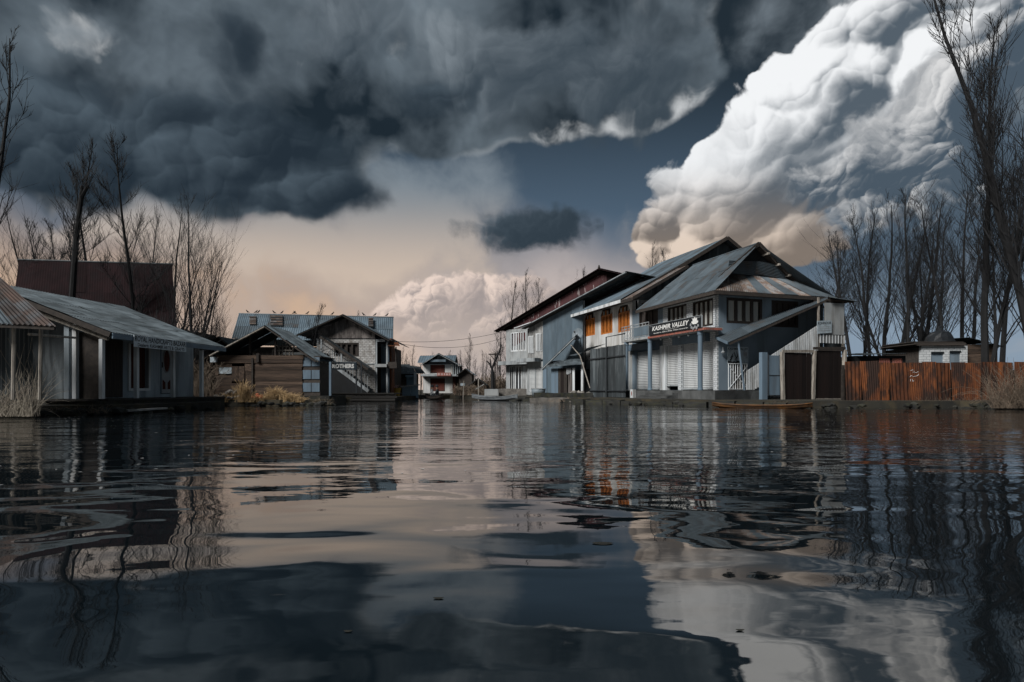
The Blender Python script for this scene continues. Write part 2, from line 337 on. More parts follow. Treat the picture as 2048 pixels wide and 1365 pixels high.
M['sign_navy'] = pmat('sign_navy', (.022, .034, .045), (.018, .028, .036), 2, (1, 1, 1), 0.5, 0.0, rnd=.02)
M['sign_pale'] = pmat('sign_pale', (.40, .46, .50), (.30, .36, .40), 3, (1, 1, 1), 0.6, 0.0, rnd=.02, dirt=(.14, .16, .17), dirt_amt=.5, dirt_scale=5, dirt_stretch=(1, 1, 1))
M['sign_white'] = pmat('sign_white', (.62, .68, .72), (.50, .56, .60), 3, (1, 1, 1), 0.6, 0.0, rnd=.02, dirt=(.25, .28, .30), dirt_amt=.4, dirt_scale=5, dirt_stretch=(1, 1, 1))
M['ink_white'] = pmat('ink_white', (.72, .72, .70), (.62, .62, .60), 8, (1, 1, 1), 0.6, 0.0, rnd=.02)
M['ink_black'] = pmat('ink_black', (.02, .024, .03), (.015, .018, .02), 8, (1, 1, 1), 0.6, 0.0, rnd=.02)
M['ink_grey'] = pmat('ink_grey', (.30, .31, .32), (.22, .23, .24), 8, (1, 1, 1), 0.6, 0.0, rnd=.02)
M['slab_red'] = pmat('slab_red', (.32, .115, .085), (.24, .085, .065), 4, (1, 1, 1), 0.8, 0.2, rnd=.05, dirt=(.12, .09, .08), dirt_amt=.5, dirt_scale=4)
M['concrete'] = pmat('concrete', (0.105, 0.1085, 0.1085), (0.0595, 0.063, 0.063), 1.6, (1, 1, 1), 0.9, 0.4, 14, rnd=.18, dirt=(.035, .036, .036), dirt_amt=.85, dirt_scale=1.4, dirt_stretch=(1, 1, .6))
M['stone_dark'] = pmat('stone_dark', (0.03, 0.03, 0.028), (0.014, 0.0145, 0.014), 3, (1, 1, 1), 0.9, 0.6, 12, rnd=.4, dirt=(.05, .05, .02), dirt_amt=.35, dirt_scale=4, dirt_stretch=(1, 1, 1))
M['stone_pale'] = pmat('stone_pale', (.26, .24, .215), (.14, .13, .12), 4, (1, 1, 1), 0.9, 0.5, 14, rnd=.4)
M['brick_orange'] = pmat('brick_orange', (.42, .13, .06), (.28, .085, .045), 5, (1, 1, 1), 0.9, 0.4, 14, rnd=.25)
M['straw'] = pmat('straw', (0.504, 0.35, 0.182), (0.28, 0.189, 0.098), 5, (1, 1, 1), 0.9, 0.1, rnd=.2)
M['reed'] = pmat('reed', (.30, .27, .22), (.15, .125, .10), 2, (1, 1, 1), 0.9, 0.0, rnd=.2)
M['bramble'] = pmat('bramble', (.20, .155, .115), (.085, .065, .05), 2, (1, 1, 1), 0.9, 0.0, rnd=.2)
M['bark'] = pmat('bark', (.020, .020, .021), (.011, .0115, .0125), 5, (2, 2, .5), 0.95, 0.5, 20, rnd=.25)
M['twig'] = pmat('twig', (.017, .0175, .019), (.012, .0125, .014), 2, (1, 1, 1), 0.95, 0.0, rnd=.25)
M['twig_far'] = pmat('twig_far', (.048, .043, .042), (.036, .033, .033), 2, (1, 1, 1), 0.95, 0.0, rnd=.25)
M['soil'] = pmat('soil', (.030, .028, .022), (.016, .016, .014), 1.2, (1, 1, 1), 0.95, 0.6, 10, rnd=0, dirt=(.07, .055, .03), dirt_amt=.6, dirt_scale=.9, dirt_stretch=(1, 1, 1), offs=False)
M['glass'] = pmat('glass', (.012, .016, .02), (.008, .01, .013), 1, (1, 1, 1), 0.08, 0.0, rnd=.1, spec=.5)
M['metal_dark'] = pmat('metal_dark', (.035, .04, .045), (.022, .026, .03), 4, (1, 1, 1), 0.55, 0.1, rnd=.1)
M['dish'] = pmat('dish', (.20, .235, .26), (.14, .17, .19), 4, (1, 1, 1), 0.5, 0.05, rnd=.05)
M['tarp'] = pmat('tarp', (.016, .018, .021), (.010, .012, .014), 4, (1, 1, 1), 0.5, 0.3, rnd=.05)
M['boat_wood'] = pmat('boat_wood', (0.119, 0.0525, 0.0154), (0.042, 0.021, 0.0091), 3, (1, 1, 4), 0.5, 0.2, rnd=.1, dirt=(.02, .016, .014), dirt_amt=.7, dirt_scale=1.5, dirt_stretch=(1, 1, 1))
M['boat_pale'] = pmat('boat_pale', (0.165, 0.1815, 0.1925), (0.088, 0.099, 0.11), 3, (1, 1, 4), 0.6, 0.2, rnd=.1)
M['yellow'] = pmat('yellow', (.42, .27, .035), (.28, .17, .03), 4, (1, 1, .4), 0.6, 0.1, rnd=.05, dirt=(.08, .05, .02), dirt_amt=.6, dirt_scale=3)
M['petal'] = pmat('petal', (.55, .40, .38), (.42, .26, .24), 9, (1, 1, 1), 0.8, 0.0, rnd=.2)
M['cloth_dark'] = pmat('cloth_dark', (.03, .034, .04), (.02, .022, .026), 6, (1, 1, 1), 0.9, 0.2, rnd=.2)
M['cloth_pale'] = pmat('cloth_pale', (.32, .33, .34), (.2, .21, .22), 6, (1, 1, 1), 0.9, 0.2, rnd=.2)
M['skin'] = pmat('skin', (.26, .15, .10), (.2, .11, .08), 6, (1, 1, 1), 0.7, 0.0, rnd=.05)
M['leaf_wet'] = pmat('leaf_wet', (.02, .02, .016), (.012, .012, .01), 6, (1, 1, 1), 0.6, 0.0, rnd=.1)
M['fleck'] = pmat('fleck', (.42, .43, .43), (.2, .2, .2), 6, (1, 1, 1), 0.8, 0.0, rnd=.1)
M['door_white'] = pmat('door_white', (.34, .37, .39), (.27, .30, .32), 4, (1, 1, .4), 0.6, 0.1, rnd=.05, dirt=(.13, .12, .12), dirt_amt=.4)

# ------------------------------------------------------------------ things, parts, meshes
LOC = {}
def thing(name, label, cat, loc, group=None):
    o = bpy.data.objects.new(name, None); o.empty_display_size = 0.2
    o.location = loc; COL.objects.link(o)
    o['label'] = label; o['category'] = cat
    if group: o['group'] = group
    LOC[o.name] = Vector(loc)
    return o
def base_of(parent): return LOC[parent.name] if parent is not None else Vector((0, 0, 0))
class MB:
    def __init__(s): s.v, s.f = [], []
    def add(s, vs, fs):
        b = len(s.v); s.v += [tuple(q) for q in vs]; s.f += [tuple(i + b for i in f) for f in fs]
        return s
    def box(s, c, ax, ay, az):           # centre and three half-axis vectors
        c, ax, ay, az = map(Vector, (c, ax, ay, az))
        vs = [c + ax * i + ay * j + az * k for k in (-1, 1) for j in (-1, 1) for i in (-1, 1)]
        return s.add(vs, [(0, 2, 3, 1), (4, 5, 7, 6), (0, 1, 5, 4), (2, 6, 7, 3), (0, 4, 6, 2), (1, 3, 7, 5)])
    def beam(s, a, b, w, h=None, up=(0, 0, 1)):
        a, b = Vector(a), Vector(b); d = b - a
        up = Vector(up)
        side = d.cross(up)
        if side.length < 1e-6: side = d.cross(Vector((1, 0, 0)))
        side.normalize(); u2 = side.cross(d).normalized()
        return s.box((a + b) / 2, d / 2, side * (w / 2), u2 * ((h or w) / 2))
    def tube(s, pts, rad, n=6, cap=True):
        pts = np.asarray(pts, float); k = len(pts)
        rad = np.full(k, rad) if np.isscalar(rad) else np.asarray(rad, float)
        d = np.empty_like(pts); d[0] = pts[1] - pts[0]; d[-1] = pts[-1] - pts[-2]; d[1:-1] = pts[2:] - pts[:-2]
        d /= (np.sqrt((d * d).sum(1)) + 1e-9)[:, None]
        a = np.zeros_like(d)
        if abs(d[0, 2]) < 0.8: a[:, 0], a[:, 1] = d[:, 1], -d[:, 0]
        else: a[:, 1], a[:, 2] = d[:, 2], -d[:, 1]
        a /= (np.sqrt((a * a).sum(1)) + 1e-9)[:, None]
        b = np.stack((d[:, 1] * a[:, 2] - d[:, 2] * a[:, 1], d[:, 2] * a[:, 0] - d[:, 0] * a[:, 2], d[:, 0] * a[:, 1] - d[:, 1] * a[:, 0]), 1)
        th = np.arange(n) * 2 * math.pi / n
        ring = pts[:, None, :] + rad[:, None, None] * (np.cos(th)[None, :, None] * a[:, None, :] + np.sin(th)[None, :, None] * b[:, None, :])
        o = len(s.v)
        s.v += list(map(tuple, ring.reshape(-1, 3)))
        for i in range(k - 1):
            for j in range(n):
                p, q = o + i * n + j, o + i * n + (j + 1) % n
                s.f.append((p, q, q + n, p + n))
        if cap:
            s.f.append(tuple(o + j for j in range(n))); s.f.append(tuple(o + (k - 1) * n + j for j in reversed(range(n))))
        return s
    def lathe(s, c, prof, n=14, axis=None):
        return s.tube([(c[0], c[1], c[2] + z) for r, z in prof], [r for r, z in prof], n)
    def corr(s, p00, p10, p01, p11, pitch=0.11, amp=0.016, rows=1, rnd=None):
        p00, p10, p01, p11 = map(Vector, (p00, p10, p01, p11))
        W_ = max((p10 - p00).length, (p11 - p01).length); nc = max(2, int(round(W_ / pitch))) * 4
        nrm = (p10 - p00).cross(p01 - p00)
        if nrm.length < 1e-9: nrm = (p10 - p00).cross(p11 - p00)
        nrm.normalize()
        vs = []
        for r in range(rows + 1):
            t = r / rows
            a, b = p00.lerp(p01, t), p10.lerp(p11, t)
            w = 0 if rnd is None else rnd.uniform(-.012, .012)
            for i in range(nc + 1):
                vs.append(a.lerp(b, i / nc) + nrm * (amp * math.sin(i * math.pi / 2) + w))
        fs = [(r * (nc + 1) + i, r * (nc + 1) + i + 1, (r + 1) * (nc + 1) + i + 1, (r + 1) * (nc + 1) + i) for r in range(rows) for i in range(nc)]
        return s.add(vs, fs)
    def prism(s, poly, off):             # polygon (list of points) pushed along off
        off = Vector(off); n = len(poly); a = [Vector(p) for p in poly]; b = [p + off for p in a]
        return s.add(a + b, [tuple(range(n)), tuple(range(2 * n - 1, n - 1, -1))] + [(i, (i + 1) % n + 0, (i + 1) % n + n, i + n) for i in range(n)])
    def mesh(s, name, org=(0, 0, 0), smooth=False):
        me = bpy.data.meshes.new(name)
        vs = np.asarray(s.v, float) - np.asarray(tuple(org))
        me.from_pydata(vs.tolist(), [], s.f); me.update()
        if smooth: me.polygons.foreach_set('use_smooth', [True] * len(me.polygons))
        return me
    def build(s, name, mat, parent=None, smooth=False, label=None, kind=None, cat=None, group=None, org=None, root=None):
        if org is None: org = base_of(parent) if parent is not None else Vector((0, 0, 0))
        me = s.mesh(name, org, smooth)
        me.materials.append(M[mat] if isinstance(mat, str) else mat)
        if len(me.polygons) < 600:
            bm = bmesh.new(); bm.from_mesh(me); bmesh.ops.recalc_face_normals(bm, faces=bm.faces); bm.to_mesh(me); bm.free()
        o = bpy.data.objects.new(name, me); COL.objects.link(o)
        if parent is not None:
            o.parent = parent; LOC[o.name] = Vector(org)
        else:
            o.location = org; LOC[o.name] = Vector(org)
        if label: o['label'] = label
        if kind: o['kind'] = kind
        if cat: o['category'] = cat
        if group: o['group'] = group
        return o
UNIT = {}
def piece(name, mat, parent, c, ax, ay, az):
    """a box-shaped piece sharing one unit mesh: centre c, half-axis vectors ax ay az (orthogonal)"""
    if mat not in UNIT:
        me = MB().box((0, 0, 0), (.5, 0, 0), (0, .5, 0), (0, 0, .5)).mesh('piece_' + mat)
        me.materials.append(M[mat]); UNIT[mat] = me
    o = bpy.data.objects.new(name, UNIT[mat]); COL.objects.link(o)
    ax, ay, az = Vector(ax) * 2, Vector(ay) * 2, Vector(az) * 2
    p = Vector(c) - base_of(parent)
    o.parent = parent
    LOC[o.name] = base_of(parent)
    o.matrix_basis = Matrix(((ax.x, ay.x, az.x, p.x), (ax.y, ay.y, az.y, p.y), (ax.z, ay.z, az.z, p.z), (0, 0, 0, 1)))
    return o
def ray(px, py, Y): return Vector(((px - HX) / FP * Y, Y, CH + (HY - py) / FP * Y))
def xy(px, Y): return (px - HX) / FP * Y, Y
Z3 = Vector((0, 0, 1))
class Fr:
    """a facade plane in plan: u runs to the viewer's right, n points out of the wall, z up"""
    def __init__(s, px=None, Y=None, vp=None, O=None, u=None):
        s.O = Vector((*xy(px, Y), 0)) if O is None else Vector(O)
        if u is not None: s.u = Vector(u).normalized()
        elif vp is None: s.u = Vector((1, 0, 0))
        else:
            d = Vector(((vp - HX) / FP, 1, 0)).normalized()
            s.u = d if vp > px else -d
        s.n = Vector((s.u.y, -s.u.x, 0))
    def U(s, px, d=0.0):
        k = (px - HX) / FP; o = s.O + s.n * d
        return (k * o.y - o.x) / (s.u.x - k * s.u.y)
    def P(s, u, d=0.0, z=0.0): return s.O + s.u * u + s.n * d + Z3 * z
    def Z(s, px, py, d=0.0):
        return CH + (HY - py) / FP * s.P(s.U(px, d), d).y
    def Q(s, px, py, d=0.0): return s.P(s.U(px, d), d, s.Z(px, py, d))
    def box(s, mb, u0, u1, z0, z1, d0, d1):
        return mb.box(s.P((u0 + u1) / 2, (d0 + d1) / 2, (z0 + z1) / 2), s.u * ((u1 - u0) / 2), s.n * ((d1 - d0) / 2), Z3 * ((z1 - z0) / 2))
    def piece(s, name, mat, parent, u0, u1, z0, z1, d0, d1, tilt=0.0):
        au, az = s.u, Z3
        if tilt: au, az = s.u * math.cos(tilt) + Z3 * math.sin(tilt), Z3 * math.cos(tilt) - s.u * math.sin(tilt)
        return piece(name, mat, parent, s.P((u0 + u1) / 2, (d0 + d1) / 2, (z0 + z1) / 2), au * ((u1 - u0) / 2), s.n * ((d1 - d0) / 2), az * ((z1 - z0) / 2))
    def wall(s, mb, u0, u1, z0, z1, th, holes=(), d=0.0):
        us = sorted({u0, u1, *[min(max(h[i], u0), u1) for h in holes for i in (0, 1)]})
        zs = sorted({z0, z1, *[min(max(h[i], z0), z1) for h in holes for i in (2, 3)]})
        for i in range(len(us) - 1):
            run = None
            for j in range(len(zs) - 1):
                a, b, c, e = us[i], us[i + 1], zs[j], zs[j + 1]
                solid = b - a > 1e-4 and not any(h[0] - 1e-5 <= a and b <= h[1] + 1e-5 and h[2] - 1e-5 <= c and e <= h[3] + 1e-5 for h in holes)
                if solid: run = [c, e] if run is None else [run[0], e]
                if run and (not solid or j == len(zs) - 2):
                    s.box(mb, a, b, run[0], run[1], d - th, d); run = None
        return mb
R = random.Random(7)
def window(F, parent, u0, u1, z0, z1, d=0.0, n=3, fr='wood_win', pane='curtain_pale', fw=0.07, bars=0, name='window', top=0.0, depth=0.10):
    """a window set back in its opening: frame (the part) > pane pieces, mullions; top = height of a fixed light above"""
    mb = MB()
    for a, b, c, e in ((u0, u0 + fw, z0, z1), (u1 - fw, u1, z0, z1), (u0 + fw, u1 - fw, z0, z0 + fw), (u0 + fw, u1 - fw, z1 - fw, z1)):
        F.box(mb, a, b, c, e, d - depth, d - 0.02)
    w = (u1 - u0 - 2 * fw) / n
    for i in range(1, n):
        x = u0 + fw + w * i
        F.box(mb, x - fw * .6, x + fw * .6, z0 + fw, z1 - fw, d - depth + .005, d - 0.03)
    if top:
        F.box(mb, u0 + fw, u1 - fw, z1 - top - fw, z1 - top, d - depth, d - 0.024)
    for i in range(n):
        for j in range(bars):
            z = z0 + (j + 1) * (z1 - z0) / (bars + 1)
            F.box(mb, u0 + fw + w * i, u0 + fw + w * (i + 1), z - fw * .25, z + fw * .25, d - depth + .01, d - 0.04)
    o = mb.build(name, fr, parent)
    for i in range(n):
        a = u0 + fw + w * i
        F.piece('pane', pane, o, a + fw * .3, a + w - fw * .3, z0 + fw * .8, z1 - fw * .8, d - depth - .03, d - depth - .012)
    return o
def shutter(F, parent, u0, u1, z0, z1, d=0.0, mat='shutter', pitch=0.095, name='roller_shutter', guides='paint_grey'):
    mb = MB(); n = max(3, int((z1 - z0) / pitch)); h = (z1 - z0) / n
    prof = []
    for i in range(n):
        z = z0 + i * h
        prof += [(z, 0.0), (z + h * .25, .032), (z + h * .7, .026)]
    prof.append((z1, 0.0))
    vs = [F.P(u, d - .06 + e, z) for z, e in prof for u in (u0, u1)]
    mb.add(vs, [(2 * i, 2 * i + 1, 2 * i + 3, 2 * i + 2) for i in range(len(prof) - 1)])
    o = mb.build(name, mat, parent)
    if guides:
        for a, b in ((u0 - .05, u0), (u1, u1 + .05)):
            F.piece('guide_rail', guides, o, a, b, z0, z1, d - .09, d - .005)
        F.piece('bottom_rail', guides, o, u0, u1, z0 - .0, z0 + .07, d - .055, d - .012)
    return o
def sheets(parent, p00, p10, p01, p11, n, mat, rows=1, name='roof_sheet', pitch=0.11, amp=0.016, lift=0.0, mats2=None, p2=0.0, gap=0.004):
    """corrugated sheets laid side by side over a quad: p00-p10 the lower edge, p01-p11 the upper edge"""
    p00, p10, p01, p11 = map(Vector, (p00, p10, p01, p11))
    nrm = (p10 - p00).cross(p01 - p00).normalized()
    if nrm.z < 0: nrm = -nrm
    out = []
    for r in range(rows):
        for i in range(n):
            q = []
            for (a, b) in ((i, r), (i + 1, r), (i, r + 1), (i + 1, r + 1)):
                lo, hi = p00.lerp(p10, a / n), p01.lerp(p11, a / n)
                t = b / rows
                if b == r and r > 0: t -= 0.02
                q.append(lo.lerp(hi, t) + nrm * (lift + .006 * (r if b == r else r) + R.uniform(0, .012)))
            mt = mats2 if (mats2 and R.random() < p2) else mat
            out.append(MB().corr(*q, pitch=pitch, amp=amp, rows=2, rnd=R).build(name, mt, parent))
    return out
def text(s, parent, F, u0, u1, z0, z1, d, mat, name='lettering', shear=0.0, bold=0.0, rise=0.0):
    cu = bpy.data.curves.new('text', 'FONT'); cu.body = s; cu.shear = shear; cu.offset = bold; cu.resolution_u = 3
    ob = bpy.data.objects.new('text', cu); COL.objects.link(ob)
    me = bpy.data.meshes.new_from_object(ob.evaluated_get(bpy.context.evaluated_depsgraph_get()))
    co = np.empty(len(me.vertices) * 3); me.vertices.foreach_get('co', co); co = co.reshape(-1, 3)
    fs = [tuple(p.vertices) for p in me.polygons]
    bpy.data.objects.remove(ob); bpy.data.curves.remove(cu); bpy.data.meshes.remove(me)
    lo, hi = co.min(0), co.max(0); w = max(hi[0] - lo[0], 1e-6); h = max(hi[1] - lo[1], 1e-6)
    mb = MB()
    vs = []
    for c in co:
        a = (c[0] - lo[0]) / w; b = (c[1] - lo[1]) / h
        vs.append(F.P(u0 + a * (u1 - u0), d, z0 + b * (z1 - z0) + rise * a))
    mb.add(vs, fs)
    return mb.build(name, mat, parent)
def planks_h(F, parent, u0, u1, z0, z1, n, d, mat='plank_h', name='plank', th=.03, holes=(), ragged=.04):
    h = (z1 - z0) / n
    for i in range(n):
        a, b = z0 + i * h, z0 + (i + 1) * h
        segs = [(u0, u1)]
        for (h0, h1, g0, g1) in holes:
            if b > g0 + .01 and a < g1 - .01:
                segs = [q for (p, r) in segs for q in ((p, min(r, h0)), (max(p, h1), r)) if q[1] - q[0] > .03]
        for (p, r) in segs:
            e = R.uniform(0, .025)
            F.piece(name, mat, parent, p - R.uniform(0, ragged) * (p == u0), r + R.uniform(0, ragged) * (r == u1), a + .008, b + .012, d - th + e, d + e, tilt=R.uniform(-.006, .006))
def planks_v(F, parent, u0, u1, z0f, z1f, n, d, mat='plank_v', name='plank', th=.025):
    w = (u1 - u0) / n
    for i in range(n):
        a, b = u0 + i * w, u0 + (i + 1) * w
        m = (a + b) / 2
        zt0, zt1 = (z1f(a), z1f(b)) if callable(z1f) else (z1f, z1f)
        zb = z0f(m) if callable(z0f) else z0f
        e = R.uniform(0, .02)
        if abs(zt0 - zt1) < .01:
            F.piece(name, mat, parent, a + .006, b - .006, zb - R.uniform(0, .03), zt0, d - th + e, d + e)
        else:
            MB().prism([F.P(a + .006, d - th + e, zb), F.P(b - .006, d - th + e, zb), F.P(b - .006, d - th + e, zt1), F.P(a + .006, d - th + e, zt0)], F.n * th).build(name, mat, parent)
# ------------------------------------------------------------------ water and banks
wm = bpy.data.materials.new('water'); wm.use_nodes = True
N = NT(wm.node_tree); b = wm.node_tree.nodes['Principled BSDF']
b.inputs['Base Color'].default_value = (.0035, .006, .008, 1)
b.inputs['Roughness'].default_value = 0.015
b.inputs['IOR'].default_value = 2.3
b.inputs['Specular Tint'].default_value = (1.0, .95, .88, 1)
b.inputs['Specular IOR Level'].default_value = 0.5
tcw = N.node('ShaderNodeTexCoord').outputs['Object']
yy = N.sep(tcw)[1]
far = N.ss(yy, 2.6, 9.0, 0.06, 1.0)                          # open water is ruffled by the breeze, the lee by the landing is calm
swell = N.noise(N.vm('MULTIPLY', tcw, (0.50, 1.0, 1.0)), 1.7, 1.5, 0.45, dist=0.3)
swell2 = N.noise(N.vm('MULTIPLY', tcw, (0.30, 0.45, 1.0)), 1.0, 0.0, 0.5)
patch = N.ss(N.noise(N.vm('MULTIPLY', tcw, (0.10, 0.16, 1.0)), 1.0, 2, 0.5), 0.36, 0.60, 0.4, 1.0)
chop = N.noise(N.vm('MULTIPLY', tcw, (0.45, 1.1, 1.0)), 4.0, 2.0, 0.5, dist=0.3)
rip = N.noise(N.vm('MULTIPLY', tcw, (0.50, 1.2, 1.0)), 12.0, 2.0, 0.5)
hgt = swell * 0.022 + swell2 * 0.045 + chop * patch * far * 0.016 + rip * patch * far * 0.0050
bn = N.node('ShaderNodeBump'); bn.inputs['Strength'].default_value = 1.0; bn.inputs['Distance'].default_value = 1.0
N.put(bn.inputs['Height'], hgt)
wm.node_tree.links.new(bn.outputs[0], b.inputs['Normal'])
M['water'] = wm
wo_ = MB().add([(-3000, -3000, 0), (3000, -3000, 0), (3000, 3000, 0), (-3000, 3000, 0)], [(0, 1, 2, 3)]).build('water', 'water')
wo_['kind'] = 'structure'
SHORE = [(-60, 15.0), (*xy(0, 15.6),), xy(110, 16.0), xy(180, 16.2), xy(225, 16.4), xy(436, 21.4), xy(440, 25.6), xy(560, 25.2), xy(640, 25.8), xy(668, 26.2), xy(690, 35.0), xy(790, 36.5), xy(812, 41.0), xy(850, 45.5),
         xy(900, 47.0), xy(960, 46.0), xy(985, 43.0), xy(1010, 39.5), xy(1080, 35.0), xy(1180, 29.8), xy(1290, 26.6), xy(1420, 24.6), xy(1530, 23.4), xy(1625, 22.4), xy(1760, 22.2), xy(1920, 22.6), xy(2048, 21.0), (22.0, 19.0), (60, 17.0)]
def refine(pts, step=0.8):
    out = []
    rr = random.Random(3)
    for i in range(len(pts) - 1):
        a, c = Vector(pts[i]), Vector(pts[i + 1]); n = max(1, min(24, int((c - a).length / step)))
        for k in range(n):
            p = a.lerp(c, k / n)
            if k: p += Vector((rr.uniform(-.1, .1), rr.uniform(-.1, .1)))
            out.append(tuple(p))
    return out + [pts[-1]]
SH = refine(SHORE)
LAND = 0.26
mb = MB()
outer = [(3000, 17.0), (3000, 3000), (-3000, 3000), (-3000, 15.0)]
ring = SH + outer
mb.add([(x, y, LAND) for x, y in ring], [tuple(range(len(ring)))])
k = len(SH)
rr = random.Random(5)
mb.add([(x, y, LAND) for x, y in SH] + [(x + rr.uniform(-.06, .06), y - rr.uniform(.05, .2), -0.4) for x, y in SH], [(i, i + 1, i + 1 + k, i + k) for i in range(k - 1)])
gnd = mb.build('ground', 'soil'); gnd['kind'] = 'structure'
bm = bmesh.new(); bm.from_mesh(gnd.data); bmesh.ops.triangulate(bm, faces=[f for f in bm.faces if len(f.verts) > 4]); bm.to_mesh(gnd.data); bm.free()
for p in gnd.data.polygons: pass

# ------------------------------------------------------------------ frames of the facades
F = Fr(1437, 28.0, 650)                       # dry-fruit shop, front towards the canal
G = Fr(O=F.O, u=-F.n)                         # its gable side, facing the viewer
BC = Fr(1055, 46.0, -100)                     # corrugated gable house
RD = Fr(1012, 50.0, -100)                     # red gable house behind it
S = Fr(205, 17.0, 1100)                       # handicraft shop, verandah along the side channel
E = Fr(205, 17.0)                             # its end, facing the viewer
BN = Fr(432, 27.0)                            # plank barn
WH = Fr(630, 40.0)                            # white brick house
CT = Fr(847, 52.0)                            # far house with red shutters
# ================================================================== RIGHT BANK
def K(t, w, z): return F.O - F.u * t + G.u * w + Z3 * z        # t along the front (away), w into the depth
def oriented(name, label, cat, p, group=None): return thing(name, label, cat, Vector((p[0], p[1], p[2])), group)
FL = 0.68
# ---- the dry-fruit shop
kv = oriented('shop_house', 'blue-grey two-storey corner shop with brick piers, roller shutters and tin gable roof', 'house', K(0, 0, FL))
Lg = 8.25; Dg = 6.4; ZE = 5.62
brF = brickmat('brick_pale_front', F, (.58, .60, .61), (.50, .52, .54), (.27, .29, .30), bw=.22, bh=.105, ms=.014, dirt=(.30, .33, .35), damt=.35)
M['brick_pale_front'] = brF
u = lambda x, d=0.0: F.U(x, d)
zt_s = F.Z(1350, 694)
zf = 3.30                                      # upper floor level
hs = [(u(1273.5), u(1320.5), FL, F.Z(1297, 702)), (u(1333), u(1357.5), FL, F.Z(1345, 692)), (u(1365), u(1428), FL, F.Z(1397, 687))]
arch = (u(1278), u(1316), F.Z(1297, 656), F.Z(1297, 603))
w1 = (u(1335), u(1373), F.Z(1350, 660), F.Z(1354, 612)); w2 = (u(1385), u(1426), F.Z(1405, 654), F.Z(1405, 601))
mb = MB(); F.wall(mb, -Lg, u(1326), FL, ZE, .25, hs + [arch]); wallA = mb.build('wall', 'wall_blue', kv)
mb = MB(); F.wall(mb, u(1326), -.003, FL, ZE, .25, hs + [w1, w2]); mb.build('brick_front', brF, kv, label='front wall of whitewashed brick')
mb = MB(); Gh = [(G.U(1453), G.U(1525), G.Z(1489, 648), G.Z(1489, 597)), (G.U(1543), G.U(1597), G.Z(1570, 655), G.Z(1570, 602)), (G.U(1462), G.U(1496), FL, G.Z(1475, 728))]
G.wall(mb, 0, Dg, FL, ZE, .25, Gh); mb.build('side_wall', 'wall_blue', kv)
mb = MB()
mb.box(K(Lg / 2, Dg, (FL + ZE) / 2), F.u * (Lg / 2), G.u * .12, Z3 * ((ZE - FL) / 2)); mb.box(K(Lg, Dg / 2, (FL + ZE) / 2), F.u * .12, G.u * (Dg / 2 - .13), Z3 * ((ZE - FL) / 2))
mb.box(K(Lg / 2, Dg / 2, zf), F.u * (Lg / 2 - .15), G.u * (Dg / 2 - .27), Z3 * .08); mb.box(K(Lg / 2, Dg / 2, FL - .05), F.u * (Lg / 2 - .15), G.u * (Dg / 2 - .27), Z3 * .05)
mb.box(K(Lg / 2, Dg / 2, ZE - .1), F.u * (Lg / 2 - .15), G.u * (Dg / 2 - .27), Z3 * .05)
mb.build('rear_wall_and_floor', 'wall_blue', kv)
for i, h in enumerate(hs): shutter(F, kv, h[0] + .05, h[1] - .05, h[2] + (.22 if i == 1 else .03), h[3], 0.0)
for a, c in ((1321, 1332.4), (1358, 1364.5), (1428.6, 1436.4)):     # brick piers a little proud
    mb = MB(); F.box(mb, u(a), u(c), FL, F.Z(1395, 683), .002, .06); mb.build('pier', brF if a != 1321 else 'paint_white', kv)
for (x0, x1, y0, y1) in ((1262, 1311, 687, 700), (1353, 1420, 671, 687)):    # shutter housings
    mb = MB(); xm = (x0 + x1) / 2; F.box(mb, u(x0), u(x1), F.Z(xm, y1), F.Z(xm, y0), .003, .28); mb.build('shutter_box', 'paint_blue', kv)
for w, n in ((w1, 4), (w2, 4)): window(F, kv, *w, n=n, fw=.09)
o = window(F, kv, *arch, n=3, pane='curtain_brown', fw=.10, top=.32)
for s_, ux in ((1, arch[0]), (-1, arch[1])):                       # clipped corners of the arched opening
    mb = MB().prism([F.P(ux, -.02, arch[3]), F.P(ux + s_ * .30, -.02, arch[3]), F.P(ux, -.02, arch[3] - .30)], F.n * .035); mb.build('arch_corner', 'wall_blue', kv)
for i, h in enumerate(Gh[:2]): window(G, kv, *h, n=4, fw=.13, pane='curtain_pale' if i == 0 else 'curtain_brown')
mb = MB(); h = Gh[2]; G.box(mb, h[0], h[1], h[2], h[3], -.2, -.16); mb.build('side_door', 'wood_win', kv)
# balcony slab, its red edge, columns
sd_ = 1.05
zs = F.Z(1400, 661, sd_)
us0, us1 = F.U(1243, sd_), F.U(1404, sd_)
mb = MB(); F.box(mb, us0, .35, zs, zs + .13, .003, sd_); mb.build('balcony_slab', 'wall_grey', kv)
mb = MB(); F.box(mb, F.U(1297, sd_), .36, zs - .015, zs + .10, sd_ + .002, sd_ + .05); mb.build('slab_edge', 'slab_red', kv, label='red painted edge of the balcony slab')
mb = MB(); F.box(mb, .352, .39, zs - .01, zs + .10, .1, sd_); mb.build('slab_edge', 'slab_red', kv)
for x in (1253, 1300, 1400.5):
    uc = F.U(x, .92); mb = MB()
    p = F.P(uc, .92); mb.lathe((p.x, p.y, FL), [(.13, 0), (.13, .08), (.115, .1), (.115, zs - FL - .22), (.14, zs - FL - .2), (.14, zs - FL - .006)], 14)
    mb.build('column', 'paint_blue', kv, smooth=False)
for x in (1322, 1340, 1358, 1377):                                  # little lamps under the slab
    p = F.P(F.U(x, .9), .9, zs - .02); mb = MB().lathe((p.x, p.y, p.z - .17), [(.01, 0), (.05, .02), (.055, .06), (.02, .1), (.012, .17)], 8); mb.build('hanging_lamp', 'paint_grey', kv)
